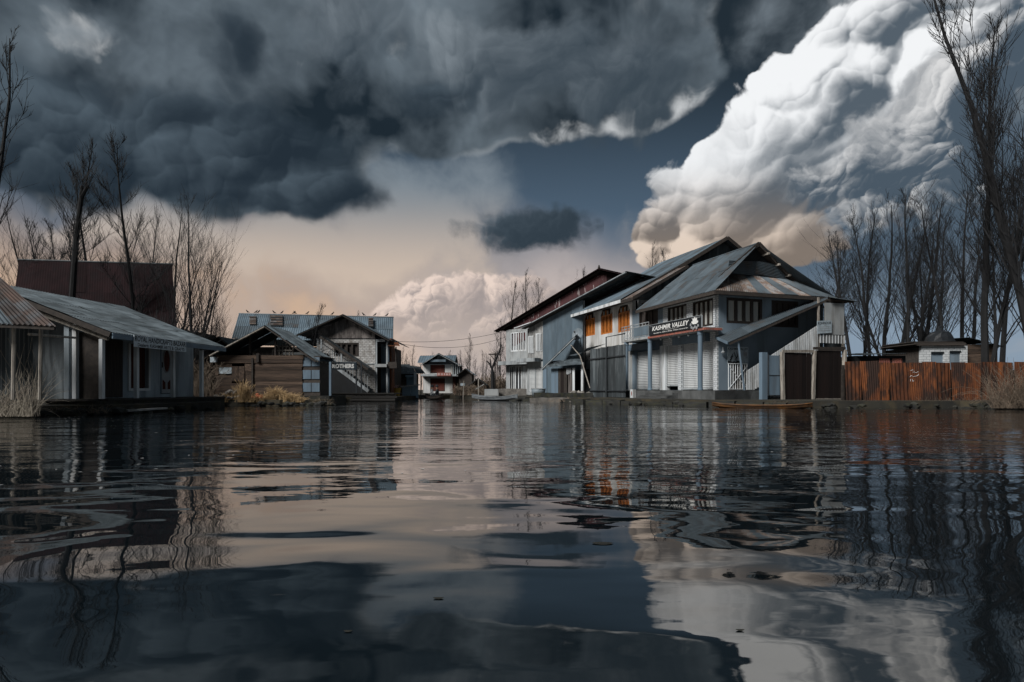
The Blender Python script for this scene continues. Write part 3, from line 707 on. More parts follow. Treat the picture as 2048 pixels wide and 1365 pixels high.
# balcony railing
rl = MB(); ra, rb = F.U(1243, sd_ - .03), F.U(1297, sd_ - .03)
zr = zs + .13
for z in (zr + .06, zr + .62, zr + .78): F.box(rl, ra, rb, z, z + .04, sd_ - .07, sd_ - .03)
n = 9
for i in range(n + 1):
    x = ra + (rb - ra) * i / n; F.box(rl, x - .015, x + .015, zr, zr + .78, sd_ - .065, sd_ - .035)
for i in range(5):
    for s_ in (-1, 1):
        x = ra + (rb - ra) * .42 * (i + .5) / 5; z = zr + .34
        rl.tube([F.P(x + .09 * math.cos(a), sd_ - .05, z + s_ * .13 + .12 * math.sin(a)) for a in np.linspace(0, 2 * math.pi, 9)], .012, 4, False)
rl.build('balcony_railing', 'paint_grey', kv)
mb = MB(); F.box(mb, ra + (rb - ra) * .5, rb, zr + .1, zr + .6, sd_ - .03, sd_ - .015); mb.build('railing_panel', 'tin_blue', kv)
# ---- roof
ze, zrg, wr = 5.42, 8.24, 3.05
sh = sheets(kv, K(6.7, -.65, ze), K(-.6, -.65, ze), K(6.3, wr, zrg), K(.75, wr, zrg), 9, 'tin_grey', rows=2, pitch=.12)
sheets(kv, K(-.6, -.65, ze), K(-.6, 6.75, ze), K(1.0, .95, 6.62), K(1.0, 5.15, 6.62), 9, 'tin_grey', rows=1, mats2='tin_rustroof', p2=.42, lift=.01)
sheets(kv, K(6.7, 6.75, ze), K(-.6, 6.75, ze), K(6.3, wr, zrg), K(.75, wr, zrg), 8, 'tin_grey', rows=1)
mb = MB().prism([K(1.05, 1.0, 6.6), K(1.05, 5.1, 6.6), K(1.05, wr, 8.1)], -F.u * .05); mb.build('dark_gable_opening', 'black', kv)  # black sheet painted as the shade inside the open gable
gs = lambda w: 6.62 + (w - .95) * (1.55 / 2.1)
for i in range(2):                                                 # two loose tin sheets hung across the gable
    a, c = ((1.25, 3.2), (2.9, 4.9))[i]
    dz = (0.0, .06)[i]
    MB().corr(K(.93 - .06 * i, a, 6.64 + dz), K(.93 - .06 * i, a + .12, 7.30 + dz), K(.90 - .06 * i, c, 6.60 - .1 * i), K(.88 - .06 * i, c - .35 * i, 7.34 - .12 * i), pitch=.09, rows=3, rnd=R).build('gable_sheet', 'tin_grey', kv)
mb = MB(); mb.beam(K(.72, wr, zrg + .0), K(.72, .62, zrg - .08 - (wr - .62) * .764), .05, .2); mb.build('barge_board', 'wood_dark', kv)
mb = MB(); mb.beam(K(.72, wr, zrg + .0), K(.72, 6.7, ze - .05), .05, .2); mb.build('barge_board', 'wood_dark', kv)
for i in range(5):
    w = wr + .5 + i * .68; z = zrg - (w - wr) * .764 - .12
    mb = MB(); mb.beam(K(.55, w, z), K(1.3, w, z), .09, .11); mb.build('purlin_end', 'post_worn', kv)
planksW = MB(); planksW.prism([K(.75, wr + .1, zrg - .16), K(.75, 6.6, ze - .05), K(1.05, 6.6, ze - .05), K(1.05, wr + .1, zrg - .16)], Z3 * -.04); planksW.build('rake_soffit', 'wood_dark', kv)
mb = MB(); mb.beam(K(6.7, -.66, ze - .10), K(-.6, -.66, ze - .10), .04, .17); mb.build('fascia', 'wood_dark', kv)
mb = MB(); mb.beam(K(-.61, -.66, ze - .10), K(-.61, 6.7, ze - .10), .04, .17); mb.build('fascia', 'wood_dark', kv)
mb = MB().prism([K(6.6, -.6, ze - .09), K(-.55, -.6, ze - .09), K(-.55, 0.0, ze - .04), K(6.6, 0.0, ze - .04)], Z3 * -.03); mb.build('soffit', 'wood_dark', kv)
mb = MB().prism([K(-.55, .02, ze - .06), K(-.55, 6.6, ze - .06), K(-.01, 6.6, ze - .06), K(-.01, .02, ze - .06)], Z3 * -.03); mb.build('soffit', 'wood_dark', kv)
mb = MB().tube([K(6.3, wr, zrg + .03), K(.7, wr, zrg + .03)], .05, 6); mb.build('ridge_cap', 'tin_grey', kv)
# small rusty shelf on the left brace of the lamp
p = G.Q(1446, 703, .15); mb = MB().lathe((p.x, p.y, p.z - .1), [(.02, 0), (.09, .02), (.10, .06), (.03, .12), (.02, .3)], 10); mb.build('wall_lamp', 'paint_grey', kv)

# ---- sign board of the shop
d_s = sd_ + .10
sg = oriented('sign_board', 'black shop sign KASHMIR VALLEY in white brush lettering on the balcony edge', 'sign', F.P(F.U(1350, d_s), d_s, zs))
a, c = F.U(1298, d_s), F.U(1403, d_s)
z0, z1 = zs + .12, F.Z(1403, 631, d_s)
mb = MB(); F.box(mb, a, c, z0, z1, d_s - .05, d_s); mb.build('board', 'sign_black', sg)
mb = MB(); F.box(mb, a - .02, a, z0, z1, d_s - .055, d_s + .01); F.box(mb, c, c + .02, z0, z1, d_s - .055, d_s + .01); F.box(mb, a, c, z1, z1 + .02, d_s - .055, d_s + .01); mb.build('frame', 'paint_grey', sg)
W_ = c - a; H_ = z1 - z0
dd = d_s + .006
text('KASHMIR VALLEY', sg, F, a + W_ * .07, a + W_ * .79, z0 + H_ * .40, z0 + H_ * .82, dd, 'ink_white', shear=.25, bold=.022)
text('A COMPLETE DRY FRUIT SHOP', sg, F, a + W_ * .29, a + W_ * .60, z0 + H_ * .285, z0 + H_ * .345, dd, 'ink_white', name='small_lettering')
text('Specialist In:- Saffron, Shilajit, Walnut, Almond Etc', sg, F, a + W_ * .10, a + W_ * .77, z0 + H_ * .08, z0 + H_ * .21, dd, 'ink_white', name='small_lettering', bold=.012, shear=.1)
for k_, (p, q, e, g_) in enumerate(((.83, .885, .865, .905), (.895, .985, .865, .905), (.02, .05, .845, .875), (.055, .08, .845, .875))):   # writing too faint to read
    mb = MB(); F.box(mb, a + W_ * p, a + W_ * q, z0 + H_ * e, z0 + H_ * g_, d_s + .001, dd); mb.build('faint_lettering', 'ink_grey', sg)
def disc(mb, Fx, uc, zc, ru, rz, d, rot=0.0, n=14, wob=0.0):
    pts = []
    for i in range(n):
        t = 2 * math.pi * i / n; r = 1 + wob * math.sin(3 * t + rot * 5)
        x, y = ru * r * math.cos(t), rz * r * math.sin(t)
        pts.append(Fx.P(uc + x * math.cos(rot) - y * math.sin(rot), d, zc + x * math.sin(rot) + y * math.cos(rot)))
    mb.add(pts, [tuple(range(n))])
mb = MB(); fu, fz = a + W_ * .89, z0 + H_ * .40
for i in range(5):
    t = math.radians(18 + i * 36); disc(mb, F, fu + .13 * math.cos(t), fz + .17 * math.sin(t), .15, .07, dd + .0015 * i, t)
mb.build('flower_emblem', 'ink_white', sg)
mb = MB()
for i, (x, y) in enumerate(((-.26, -.16), (-.12, -.22), (.02, -.16), (.15, -.22), (.26, -.12), (-.32, -.02))): disc(mb, F, fu + x, fz + y, .075, .07, dd + .009 + .001 * i, .3 * i, 10, .1)
mb.build('nut_emblem', 'ink_grey', sg)

# ---- poster on the side wall
ps = oriented('wall_poster', 'weathered KASHMIR VALLEY poster on blue-grey side wall', 'poster', G.Q(1476, 728, .03))
a, c = G.U(1455, .03), G.U(1497, .03); z0, z1 = G.Z(1476, 729, .03), G.Z(1476, 694, .03)
mb = MB(); G.box(mb, a, c, z0, z1, .004, .03); mb.build('board', 'sign_pale', ps)
text('KASHMIR VALLEY', ps, G, a + .04, c - .04, z1 - .16, z1 - .05, .034, 'ink_black', bold=.02)
mb = MB(); R2 = random.Random(4)
for i in range(9): disc(mb, G, a + .25 + R2.uniform(-.1, .35), z0 + .42 + R2.uniform(-.15, .12), .17, .022, .034 + i * .0008, R2.uniform(.4, 2.2), 8)
for i in range(8): disc(mb, G, a + .08 + i * .10, z0 + .08 + R2.uniform(-.02, .05), .08, .06, .034 + i * .0008, 0, 8, .1)
mb.build('leaf_print', 'ink_black', ps)
mb = MB(); disc(mb, G, c - .2, z0 + .5, .12, .13, .036, 0, 14); mb.build('fruit_print', 'ink_grey', ps)

# ---- outside stair with lean-to roof
st = oriented('stair', 'outside stair with white slatted railing under a sloping tin roof', 'staircase', G.P(2.0, .7, FL))
do = 1.35
zi = lambda uu: G.Z(1437, 671) + (G.Z(1655, 590) - G.Z(1437, 671)) * (uu / G.U(1655))
uo0, uo1 = G.U(1474, do), G.U(1652, do); zo0, zo1 = G.Z(1474, 676, do), G.Z(1652, 598, do)
sheets(st, G.P(uo0 - .5, do, zo0 - .22), G.P(uo1 + .1, do, zo1), G.P(-.15, .02, zi(-.15)), G.P(G.U(1655), .02, zi(G.U(1655))), 5, 'tin_grey', pitch=.12)
mb = MB(); mb.beam(G.P(uo0 - .4, do - .03, zo0 - .29), G.P(uo1 + .1, do - .03, zo1 - .07), .05, .10); mb.build('roof_beam', 'wood_dark', st)
mb = MB(); mb.beam(G.P(uo0 - .52, do, zo0 - .26), G.P(-.2, .02, zi(-.15) - .06), .04, .12); mb.build('roof_beam', 'paint_blue', st)
cu0, cu1 = G.U(1640, do), G.U(1708, do)
zc0, zc1 = G.Z(1655, 591, do), G.Z(1708, 604, do)
sheets(st, G.P(uo1 - .05, do + .25, zo1 + .02), G.P(cu1, do + .25, zc1 - .02), G.P(G.U(1655), .02, zi(G.U(1655)) + .02), G.P(cu1, .02, zc1 + .25), 3, 'tin_dark', name='canopy_sheet')
for x in (.25, .8, 1.2):
    mb = MB(); mb.beam(G.P(uo1, do + .2 - x * .8, zo1 - .06 + x * .05), G.P(cu1, do + .2 - x * .8, zc1 - .06 + x * .1), .05, .07); mb.build('rafter', 'wood_dark', st)
mb = MB().tube([G.P(G.U(1476, do - .1), do - .1, G.Z(1476, 681, do - .1)), G.P(G.U(1489, do - .05), do - .05, FL)], .05, 8); mb.build('leaning_post', 'paint_blue', st)
# flight
su0, su1 = G.U(1497, 1.2), G.U(1632, 1.2); zs0, zs1 = FL, G.Z(1632, 697, 1.2)
n = 13
for i in range(n):
    x = su0 + (su1 - su0) * i / n; z = zs0 + (zs1 - zs0) * (i + 1) / n
    G.piece('step', 'wood_dark', st, x, x + (su1 - su0) / n + .06, z - .05, z, .1, 1.16)
for d0 in (.06, 1.18):
    mb = MB(); mb.beam(G.P(su0 - .1, d0, zs0 - .02), G.P(su1, d0, zs1 - .02), .05, .24); mb.build('stringer', 'wood_dark', st)
# landing
lu1 = G.U(1690, do)
mb = MB(); G.box(mb, su1, lu1, zs1 - .12, zs1, .0, do); mb.build('landing', 'wood_dark', st)
zl = zs1
mb = MB()
for x in (su1 + .05, lu1 - .05): G.box(mb, x - .04, x + .04, .3, zs1 - .12, do - .1, do - .02)
G.box(mb, su1 + .02, su1 + .1, zl, zc0 - .12, do - .1, do - .02); G.box(mb, lu1 - .1, lu1 - .02, zl, zc1 - .08, do - .1, do - .02)
mb.build('landing_posts', 'post_worn', st)
a, c = G.U(1649, do), G.U(1687, do)
mb = MB(); G.box(mb, a, c, G.Z(1668, 670, do), G.Z(1668, 607, do), do + .004, do + .03); mb.build('landing_panel', 'wall_grey', st)
mb = MB(); G.box(mb, lu1 - .04, lu1 - .01, zl, zc1 - .1, .1, do - .12); mb.build('landing_side', 'tin_dark', st)
for i in range(9):
    x = su1 + .08 + (lu1 - su1 - .16) * i / 8.0
    G.piece('slat', 'paint_white', st, x - .04, x + .04, G.Z(1660, 687, do), G.Z(1660, 671, do), do + .032, do + .05)
# slatted railing up the flight
ztop = lambda x: G.Z(1500, 738, do) + (G.Z(1635, 651, do) - G.Z(1500, 738, do)) * (x - G.U(1500, do)) / (G.U(1635, do) - G.U(1500, do))
zbot = lambda x: max(FL + .02, zs0 + (zs1 - zs0) * (x - su0) / (su1 - su0) - .08)
ur0, ur1 = G.U(1494, do), G.U(1634, do)
n = 34
for i in range(n):
    x = ur0 + (ur1 - ur0) * i / (n - 1)
    MB().prism([G.P(x - .045, do, zbot(x)), G.P(x + .045, do, zbot(x)), G.P(x + .045, do, ztop(x + .045)), G.P(x - .045, do, ztop(x - .045))], G.n * .022).build('slat', 'paint_white', st)
for zz in (.12, -.12):
    f = (lambda x: ztop(x) - .18) if zz > 0 else (lambda x: zbot(x) + .22)
    mb = MB(); mb.beam(G.P(ur0 - .02, do - .025, f(ur0)), G.P(ur1 + .02, do - .025, f(ur1)), .04, .07); mb.build('rail', 'paint_white', st)
# ---- white gate in front of the side door
gt = oriented('bar_gate', 'white metal bar gate with crossed braces beside the poster', 'gate', G.P(G.U(1475, .9), .9, FL))
a, c = G.U(1457, .9), G.U(1494, .9); zt = G.Z(1475, 728, .9)
for i in range(9):
    x = a + (c - a) * i / 8
    mb = MB().tube([G.P(x, .9, FL + .01), G.P(x, .9, zt)], .018, 6); mb.build('bar', 'paint_white', gt)
mb = MB()
for p, q in (((a, FL + .06), (c, zt - .1)), ((a, zt - .1), (c, FL + .06)), ((a, zt), (c, zt)), ((a, FL + .05), (c, FL + .05))): mb.tube([G.P(p[0], .925, p[1]), G.P(q[0], .925, q[1])], .015, 6)
mb.build('brace', 'paint_white', gt)
# ---- KOHINOOR plate
kn = oriented('name_plate', 'small white KOHINOOR plate hung at the stair landing', 'sign', G.Q(1648, 668, do + .08))
a, c = G.U(1634, do + .08), G.U(1663, do + .08); z0, z1 = G.Z(1648, 667, do + .08), G.Z(1648, 643, do + .08)
mb = MB(); mb.prism([G.P(a, do + .08, z0 - .04), G.P(c, do + .08, z0 + .04), G.P(c, do + .08, z1 + .06), G.P(a, do + .08, z1)], G.n * .02); mb.build('board', 'sign_pale', kn)
text('KOHINOOR', kn, G, a + .04, c - .04, z1 - .18, z1 - .05, do + .104, 'ink_black', bold=.02, rise=.05)
mb = MB()
for i in range(3): mb = MB().prism([G.P(a + .06, do + .104, z0 + .1 + i * .09), G.P(c - .1, do + .104, z0 + .15 + i * .09), G.P(c - .1, do + .104, z0 + .17 + i * .09), G.P(a + .06, do + .104, z0 + .12 + i * .09)], G.n * .001); mb.build('faint_lettering', 'ink_grey', kn)
# ---- dark doors by the water
dk = 2.6
dg = oriented('double_gate', 'two tall dark plank doors between worn posts at the waterside', 'gate', G.P(G.U(1627, dk), dk, LAND))
for x, yt, yb, tl in ((1565, 704, 800, .035), (1627, 702, 806, -.05), (1688, 700, 806, -.05)):
    p, q = G.Q(x, yb, dk), G.Q(x, yt, dk); p.z = .05
    mb = MB(); mb.beam(p + G.u * tl, q - G.u * tl, .12, .14, up=tuple(G.n)); mb.build('post', 'post_worn', dg)
for x0, x1, y0, y1 in ((1570, 1622, 706, 806), (1633, 1683, 702, 797)):
    planks_v(G, dg, G.U(x0, dk), G.U(x1, dk), max(.1, G.Z(1627, y1, dk)), G.Z((x0 + x1) / 2, y0, dk), 6, dk - .02, mat='plank_dark')
mb = MB(); mb.beam(G.Q(1565, 703, dk), G.Q(1627, 703, dk), .07, .12); mb.build('lintel', 'post_worn', dg)
mb = MB(); mb.beam(G.Q(1627, 697, dk), G.Q(1690, 697, dk), .09, .12); mb.build('lintel', 'wood_dark', dg)
mb = MB(); mb.beam(G.Q(1632, 801, dk), G.Q(1690, 801, dk), .07, .16); mb.build('sill', 'post_worn', dg)
bd = oriented('metal_door', 'narrow blue sheet-metal door beside the dark plank doors', 'door', G.P(G.U(1548, 2.45), 2.45, LAND))
a, c = G.U(1537, 2.45), G.U(1559, 2.45)
zz = [G.Z(1548, 791, 2.45), G.Z(1548, 751, 2.45), G.Z(1548, 711, 2.45)]
for i in range(2): G.piece('panel', 'paint_blue', bd, a, c, zz[i] + .01, zz[i + 1] - .01, 2.43, 2.46)
mb = MB(); G.box(mb, a - .03, a, zz[0] - .03, zz[2] + .03, 2.42, 2.48); G.box(mb, c, c + .03, zz[0] - .03, zz[2] + .03, 2.42, 2.48); G.box(mb, a, c, zz[1] - .012, zz[1] + .012, 2.42, 2.475); mb.build('frame', 'metal_dark', bd)
mb = MB(); G.box(mb, G.U(1524.5, 2.3), G.U(1535, 2.3), LAND, G.Z(1530, 705, 2.3), 2.1, 2.3)
mb.build('gate_post', 'paint_blue', None, label='square blue-grey post left of the narrow metal door', cat='post', org=G.P(G.U(1530, 2.3), 2.2, LAND))

# ---- landing stage of the shop: concrete platform, steps, edge stones
pf = oriented('platform', 'stained concrete platform under the roller shutters of the corner shop', 'platform', F.P(-2, 1.6, LAND))
mb = MB(); F.box(mb, -Lg - .3, 2.0, -.2, FL - .012, -.2, 1.75); mb.build('slab', 'concrete', pf)
mb = MB(); G.box(mb, -1.72, G.U(1536, 1.9), -.2, FL - .008, .0, 2.0); mb.build('slab', 'concrete', pf)
for i in range(3):
    F.piece('step', 'concrete', pf, F.U(1286, 2.2), F.U(1340, 2.2), LAND - .1, FL - .13 * (i + 1), 1.75 + .32 * i, 1.75 + .32 * (i + 1))
o = F.piece('boundary_stone', 'paint_white', None, 0, 1, 0, 1, 0, 1) if False else None
mb = MB(); p = F.Q(1266, 797, 2.3); mb.box((p.x, p.y, LAND + .22), F.u * .16, F.n * .09, Z3 * .24)
bs = mb.build('boundary_stone', 'paint_white', None, label='small whitewashed stone with a red oval at the foot of the steps', cat='stone', org=Vector((p.x, p.y, LAND)))
mb = MB(); disc(mb, F, F.U(1266, 2.3) + 0.0, LAND + .24, .05, .13, 2.3 + .094); mb.build('red_oval', 'slab_red', bs, org=LOC[bs.name])
# edge stones along the right bank
ed = [xy(1010, 39.4), xy(1080, 34.9), xy(1180, 29.7), xy(1290, 26.5), xy(1420, 24.5), xy(1530, 23.3), xy(1625, 22.3)]
qy = thing('quay_edge', 'low dark stone edging along the right bank below the shops', 'kerb', (*ed[3], 0))
for i in range(len(ed) - 1):
    a, c = Vector((*ed[i], 0)), Vector((*ed[i + 1], 0)); L = (c - a).length; k = max(2, int(L / 1.05)); dr = (c - a).normalized(); nn = Vector((dr.y, -dr.x, 0))
    for j in range(k):
        q0, q1 = a + dr * (L * j / k + .03), a + dr * (L * (j + 1) / k - .03)
        h = .20 + R.uniform(-.05, .06)
        piece('stone', 'stone_dark', qy, (q0 + q1) / 2 + nn * (.12 + R.uniform(-.06, .06)) + Z3 * (h / 2 - .08), dr * ((q1 - q0).length / 2), nn * .24, Z3 * (h / 2 + .08))
# upper course: rougher long stones set back
for i in range(3, 5):
    pass

# ---- corrugated dark screen before the orange-window house
dG = 2.6
sc = oriented('tin_screen', 'dark corrugated tin screen with rails before the orange-window house', 'fence', F.P(F.U(1215, dG), dG, LAND))
zt = F.Z(1215, 694, dG); ua, ub = F.U(1181, dG), F.U(1251, dG)
n = 6
for i in range(n):
    a, c = ua + (ub - ua) * i / n, ua + (ub - ua) * (i + 1) / n
    b0 = LAND - .1 + (.12 if i > 2 else 0)
    MB().corr(F.P(a, dG - .01 * (i % 2), b0), F.P(c, dG - .01 * (i % 2), b0), F.P(a, dG - .01 * (i % 2), zt + R.uniform(-.03, .03)), F.P(c, dG - .01 * (i % 2), zt + R.uniform(-.03, .03)), pitch=.15, amp=.03, rows=2).build('sheet', 'tin_dark', sc)
mb = MB()
for f in (.12, .78): F.box(mb, ua, ub, LAND + (zt - LAND) * f, LAND + (zt - LAND) * f + .06, dG + .035, dG + .08)
mb.build('rail', 'metal_dark', sc)
pu = F.U(1213, dG + .1)
mb = MB(); mb.tube([F.P(pu, dG + .12, 0), F.P(pu, dG + .12, zt + .55), F.P(pu + 1.6, dG - .2, zt + .62)], .04, 6); mb.build('pole', 'metal_dark', sc)
# awning cloth beside it
aw = oriented('awning', 'sagging grey awning beside the dark tin screen', 'awning', F.Q(1165, 710, 1.6))
g = []
for i in range(7):
    for j in range(5):
        s_, t_ = i / 6, j / 4
        x = F.U(1145, 1.4) + (F.U(1182, 1.4) - F.U(1145, 1.4)) * s_
        g.append(F.P(x, .2 + 1.5 * t_, F.Z(1165, 698, 1.4) + .30 * s_ - .35 * t_ - .22 * math.sin(math.pi * s_) * t_))
mb = MB().add(g, [(i * 5 + j, i * 5 + j + 1, (i + 1) * 5 + j + 1, (i + 1) * 5 + j) for i in range(6) for j in range(4)]); mb.build('cloth', 'tin_grey', aw, smooth=True)
mb = MB().tube([F.Q(1142, 691, 1.9), F.Q(1160, 712, 1.9), F.Q(1180, 777, 2.6)], .035, 6); mb.build('prop_pole', 'post_worn', aw)

# ---- house with the orange windows
oh = oriented('terrace_house', 'white-walled house with three orange windows and long blue tin roof', 'house', K(12, 0, .4))
tA, tB = Lg + .02, 15.6
zoE = 6.35
ow = [(F.U(1170), F.U(1190), F.Z(1180, 672), F.Z(1180, 627)), (F.U(1201.5), F.U(1225), F.Z(1213, 668), F.Z(1213, 618)), (F.U(1236), F.U(1259.5), F.Z(1248, 664), F.Z(1248, 611))]
gd = (F.U(1168), F.U(1181), .45, F.Z(1174, 713))
mb = MB(); F.wall(mb, -tB, -tA, 3.35, zoE, .25, ow); mb.build('wall', 'wall_white', oh)
mb = MB(); F.wall(mb, -tB, -tA, .3, 3.347, .25, [gd]); mb.build('ground_floor_wall', 'wall_grey', oh)
mb = MB(); z_ = 8.9
mb.box(K(tB - .12, 5.0, (zoE + .3) / 2), F.u * .12, G.u * 4.7, Z3 * ((zoE - .3) / 2)); mb.box(K((tA + tB) / 2, 11, (zoE + .3) / 2), F.u * ((tB - tA) / 2 - .2), G.u * .1, Z3 * ((zoE - .3) / 2))
mb.box(K((tA + tB) / 2, 5, 3.3), F.u * ((tB - tA) / 2 - .25), G.u * 4.7, Z3 * .05)
mb.box(K(tA + .15, 5.2, (zoE + .3) / 2), F.u * .1, G.u * 4.7, Z3 * ((zoE - .3) / 2))
mb.build('rear_wall_and_floor', 'wall_grey', oh)
shutter(F, oh, gd[0] + .05, gd[1] - .02, gd[2], gd[3])
for w in ow:
    o = window(F, oh, *w, n=3, fr='orange', pane='glass', fw=.10, depth=.12, name='orange_window')
    hh = w[3] - w[2]; ww = w[1] - w[0]
    tb = w[3] - hh * .27
    mb = MB(); F.box(mb, w[0] + .10, w[1] - .10, tb - .05, tb + .05, -.12, -.012)
    for i in range(3):
        x0 = w[0] + .10 + (ww - .2) * i / 3; x1 = w[0] + .10 + (ww - .2) * (i + 1) / 3; xm = (x0 + x1) / 2
        for xx in (x0 + .03, x1 - .11): F.box(mb, xx, xx + .09, w[2] + .1, tb - .05, -.115, -.022)
        F.box(mb, xm - .012, xm + .012, w[2] + .1, tb - .05, -.11, -.05)
        for f in (.2, .8): F.box(mb, x0 + .05, x1 - .05, w[2] + .1 + (tb - w[2] - .15) * f - .012, w[2] + .1 + (tb - w[2] - .15) * f + .012, -.108, -.052)
    mb.build('casement', 'orange', o)
    mb = MB(); F.box(mb, w[0] + .1, w[1] - .1, tb + .05, w[3] - .10, -.16, -.125); mb.build('top_light', 'curtain_pale', o)
    mb = MB()
    for i in (1, 2): x = w[0] + ww * i / 3; F.box(mb, x - .03, x + .03, tb + .05, w[3] - .02, -.12, -.01)
    F.box(mb, w[0], w[1], w[3] - .1, w[3], -.1, -.012); F.box(mb, w[0], w[0] + .1, tb, w[3] - .1, -.1, -.012); F.box(mb, w[1] - .1, w[1], tb, w[3] - .1, -.1, -.012)
    mb.build('top_frame', 'wood_win', o)
    for s_, ux in ((1, w[0]), (-1, w[1])):
        mb = MB().prism([F.P(ux, -.01, w[3]), F.P(ux + s_ * .28, -.01, w[3]), F.P(ux, -.01, w[3] - .34)], F.n * .024); mb.build('arch_corner', 'wall_white', o)
zob, zor, wor = 6.30, 10.7, 6.9
sheets(oh, K(16.3, -.8, zob), K(8.3, -.8, zob), K(16.3, wor, zor), K(8.0, wor, zor), 9, 'tin_grey', rows=3, pitch=.13, mats2='tin_blue', p2=.5)
sheets(oh, K(16.3, 14, zob), K(8.3, 14, zob), K(16.3, wor, zor), K(8.0, wor, zor), 6, 'tin_grey', rows=1, pitch=.2)
sheets(oh, K(8.25, -.8, zob - .08), K(6.75, -.8, zob - .08), K(8.25, 3.0, 8.35), K(6.75, 3.0, 8.35), 4, 'tin_rustroof', rows=1, pitch=.12, name='rusty_roof_sheet')
mb = MB(); mb.beam(K(16.3, -.81, zob - .11), K(8.3, -.81, zob - .11), .05, .2); mb.build('fascia', 'paint_white', oh)
mb = MB(); mb.beam(K(8.2, -.81, zob - .18), K(6.75, -.81, zob - .18), .05, .2); mb.build('fascia', 'wood_dark', oh)
mb = MB(); mb.beam(K(6.72, -.8, zob - .14), K(6.72, 3.0, 8.30), .05, .18); mb.build('barge_board', 'wood_dark', oh)
mb = MB(); mb.beam(K(7.98, .6, 6.95), K(7.98, wor, zor - .02), .05, .22); mb.build('barge_board', 'wood_dark', oh)
mb = MB(); mb.beam(K(7.98, wor, zor - .02), K(7.98, 13, 7.0), .05, .22); mb.build('barge_board', 'wood_dark', oh)
mb = MB().prism([K(16.2, -.78, zob - .14), K(6.8, -.78, zob - .14), K(6.8, 0, zob - .04), K(16.2, 0, zob - .04)], Z3 * -.03); mb.build('soffit', 'wood_dark', oh)
mb = MB().prism([K(8.5, -.0, 6.3), K(8.5, 13.6, 6.3), K(8.5, wor, zor - .15)], F.u * -.05); mb.build('gable_wall', 'tin_dark', oh)
for i in range(12):                                                # tin strips standing on the gable
    w = 3.6 + i * .55; zt = zor - .2 - abs(w - wor) * .58
    MB().corr(K(8.44, w, zt - 1.6), K(8.44, w + .54, zt - 1.6), K(8.44, w, zt), K(8.44, w + .54, zor - .2 - abs(w + .54 - wor) * .58), pitch=.13).build('gable_sheet', 'tin_dark', oh)
mb = MB().prism([K(15.65, .02, zob), K(15.65, 13.6, zob), K(15.65, wor, zor - .15)], F.u * -.05); mb.build('gable_wall', 'tin_blue', oh)
mb = MB(); p0 = K(16.35, 1.2, 5.7)
mb.box(p0, F.u * .7, G.u * 1.2, Z3 * .5); mb.build('eave_box', 'plank_h', oh, label='brown boarded box under the left eave')
# satellite dish
sp = F.Q(1155, 669, 1.3)
sdish = thing('satellite_dish', 'grey satellite dish on the corner of the orange-window house', 'satellite dish', sp)
mb = MB(); ax = (F.n * .7 + Vector((0, -1, 0)) * .7 + Z3 * .35).normalized(); t1 = ax.cross(Z3).normalized(); t2 = ax.cross(t1)
vs = []
for i in range(6):
    r = .42 * i / 5
    for j in range(16): vs.append(sp + t1 * r * math.cos(j * math.pi / 8) + t2 * r * 1.1 * math.sin(j * math.pi / 8) + ax * (.12 * (i / 5) ** 2 - .1))
mb.add(vs, [(i * 16 + j, i * 16 + (j + 1) % 16, (i + 1) * 16 + (j + 1) % 16, (i + 1) * 16 + j) for i in range(5) for j in range(16)]); mb.build('reflector', 'dish', sdish, smooth=True)
mb = MB().tube([sp + t2 * .4, sp + ax * .42], .014, 6); mb.box(sp + ax * .45, t1 * .04, t2 * .04, ax * .07); mb.build('feed_arm', 'metal_dark', sdish)
mb = MB().tube([sp - ax * .1, sp - ax * .45, sp - ax * .5 - Z3 * .7], .025, 6); mb.build('bracket', 'metal_dark', sdish)

# ---- corrugated gable house
ch = oriented('gable_house', 'house with blue corrugated gable wall, grey plank storey and white roller shutters', 'house', BC.P(3, 0, .4))
b0, b1, b2 = BC.U(1055), BC.U(1086), BC.U(1166)
gl_u, gl_z = BC.U(1043, .5), BC.Z(1043, 655, .5)
gp_u, gp_z = BC.U(1252, .5), BC.Z(1252, 543, .5)
rk = lambda uu: gl_z + (gp_z - gl_z) * (uu - gl_u) / (gp_u - gl_u) - .16
zB = BC.Z(1070, 724)
sB = (b0 + .1, b1 - .08, .5, BC.Z(1070, 735))
mb = MB(); BC.wall(mb, b0, b1, .3, zB, .2, [sB]); mb.build('ground_floor_wall', 'wall_grey', ch)
shutter(BC, ch, sB[0] + .05, (sB[0] + sB[1]) / 2 - .05, sB[2], sB[3]); shutter(BC, ch, (sB[0] + sB[1]) / 2 + .05, sB[1] - .05, sB[2], sB[3])
planks_v(BC, ch, b0, b1, zB + .16, lambda x: rk(x), 10, 0.0, mat='plank_grey', th=.04)
for x0, x1, y0, y1 in ((1058, 1067, 674, 706), (1073, 1084, 669, 702)):
    mb = MB(); a, c = BC.U(x0), BC.U(x1); z0, z1 = BC.Z(x0, y1), BC.Z(x0, y0)
    BC.box(mb, a - .05, c + .05, z0 - .05, z1 + .05, .025, .05); o = mb.build('window', 'paint_white', ch)
    mb = MB(); BC.box(mb, a, c, z0, z1, .052, .058); mb.build('pane', 'glass', o)
    mb = MB()
    for i in range(4): x = a + (c - a) * (i + .5) / 4; BC.box(mb, x - .035, x + .035, z0, z1, .06, .075)
    mb.build('bar', 'paint_white', o)
mb = MB(); BC.box(mb, b0 - .5, b1 - .2, zB - .02, zB + .26, .0, .75); mb.build('ledge', 'paint_grey', ch)
n = 8
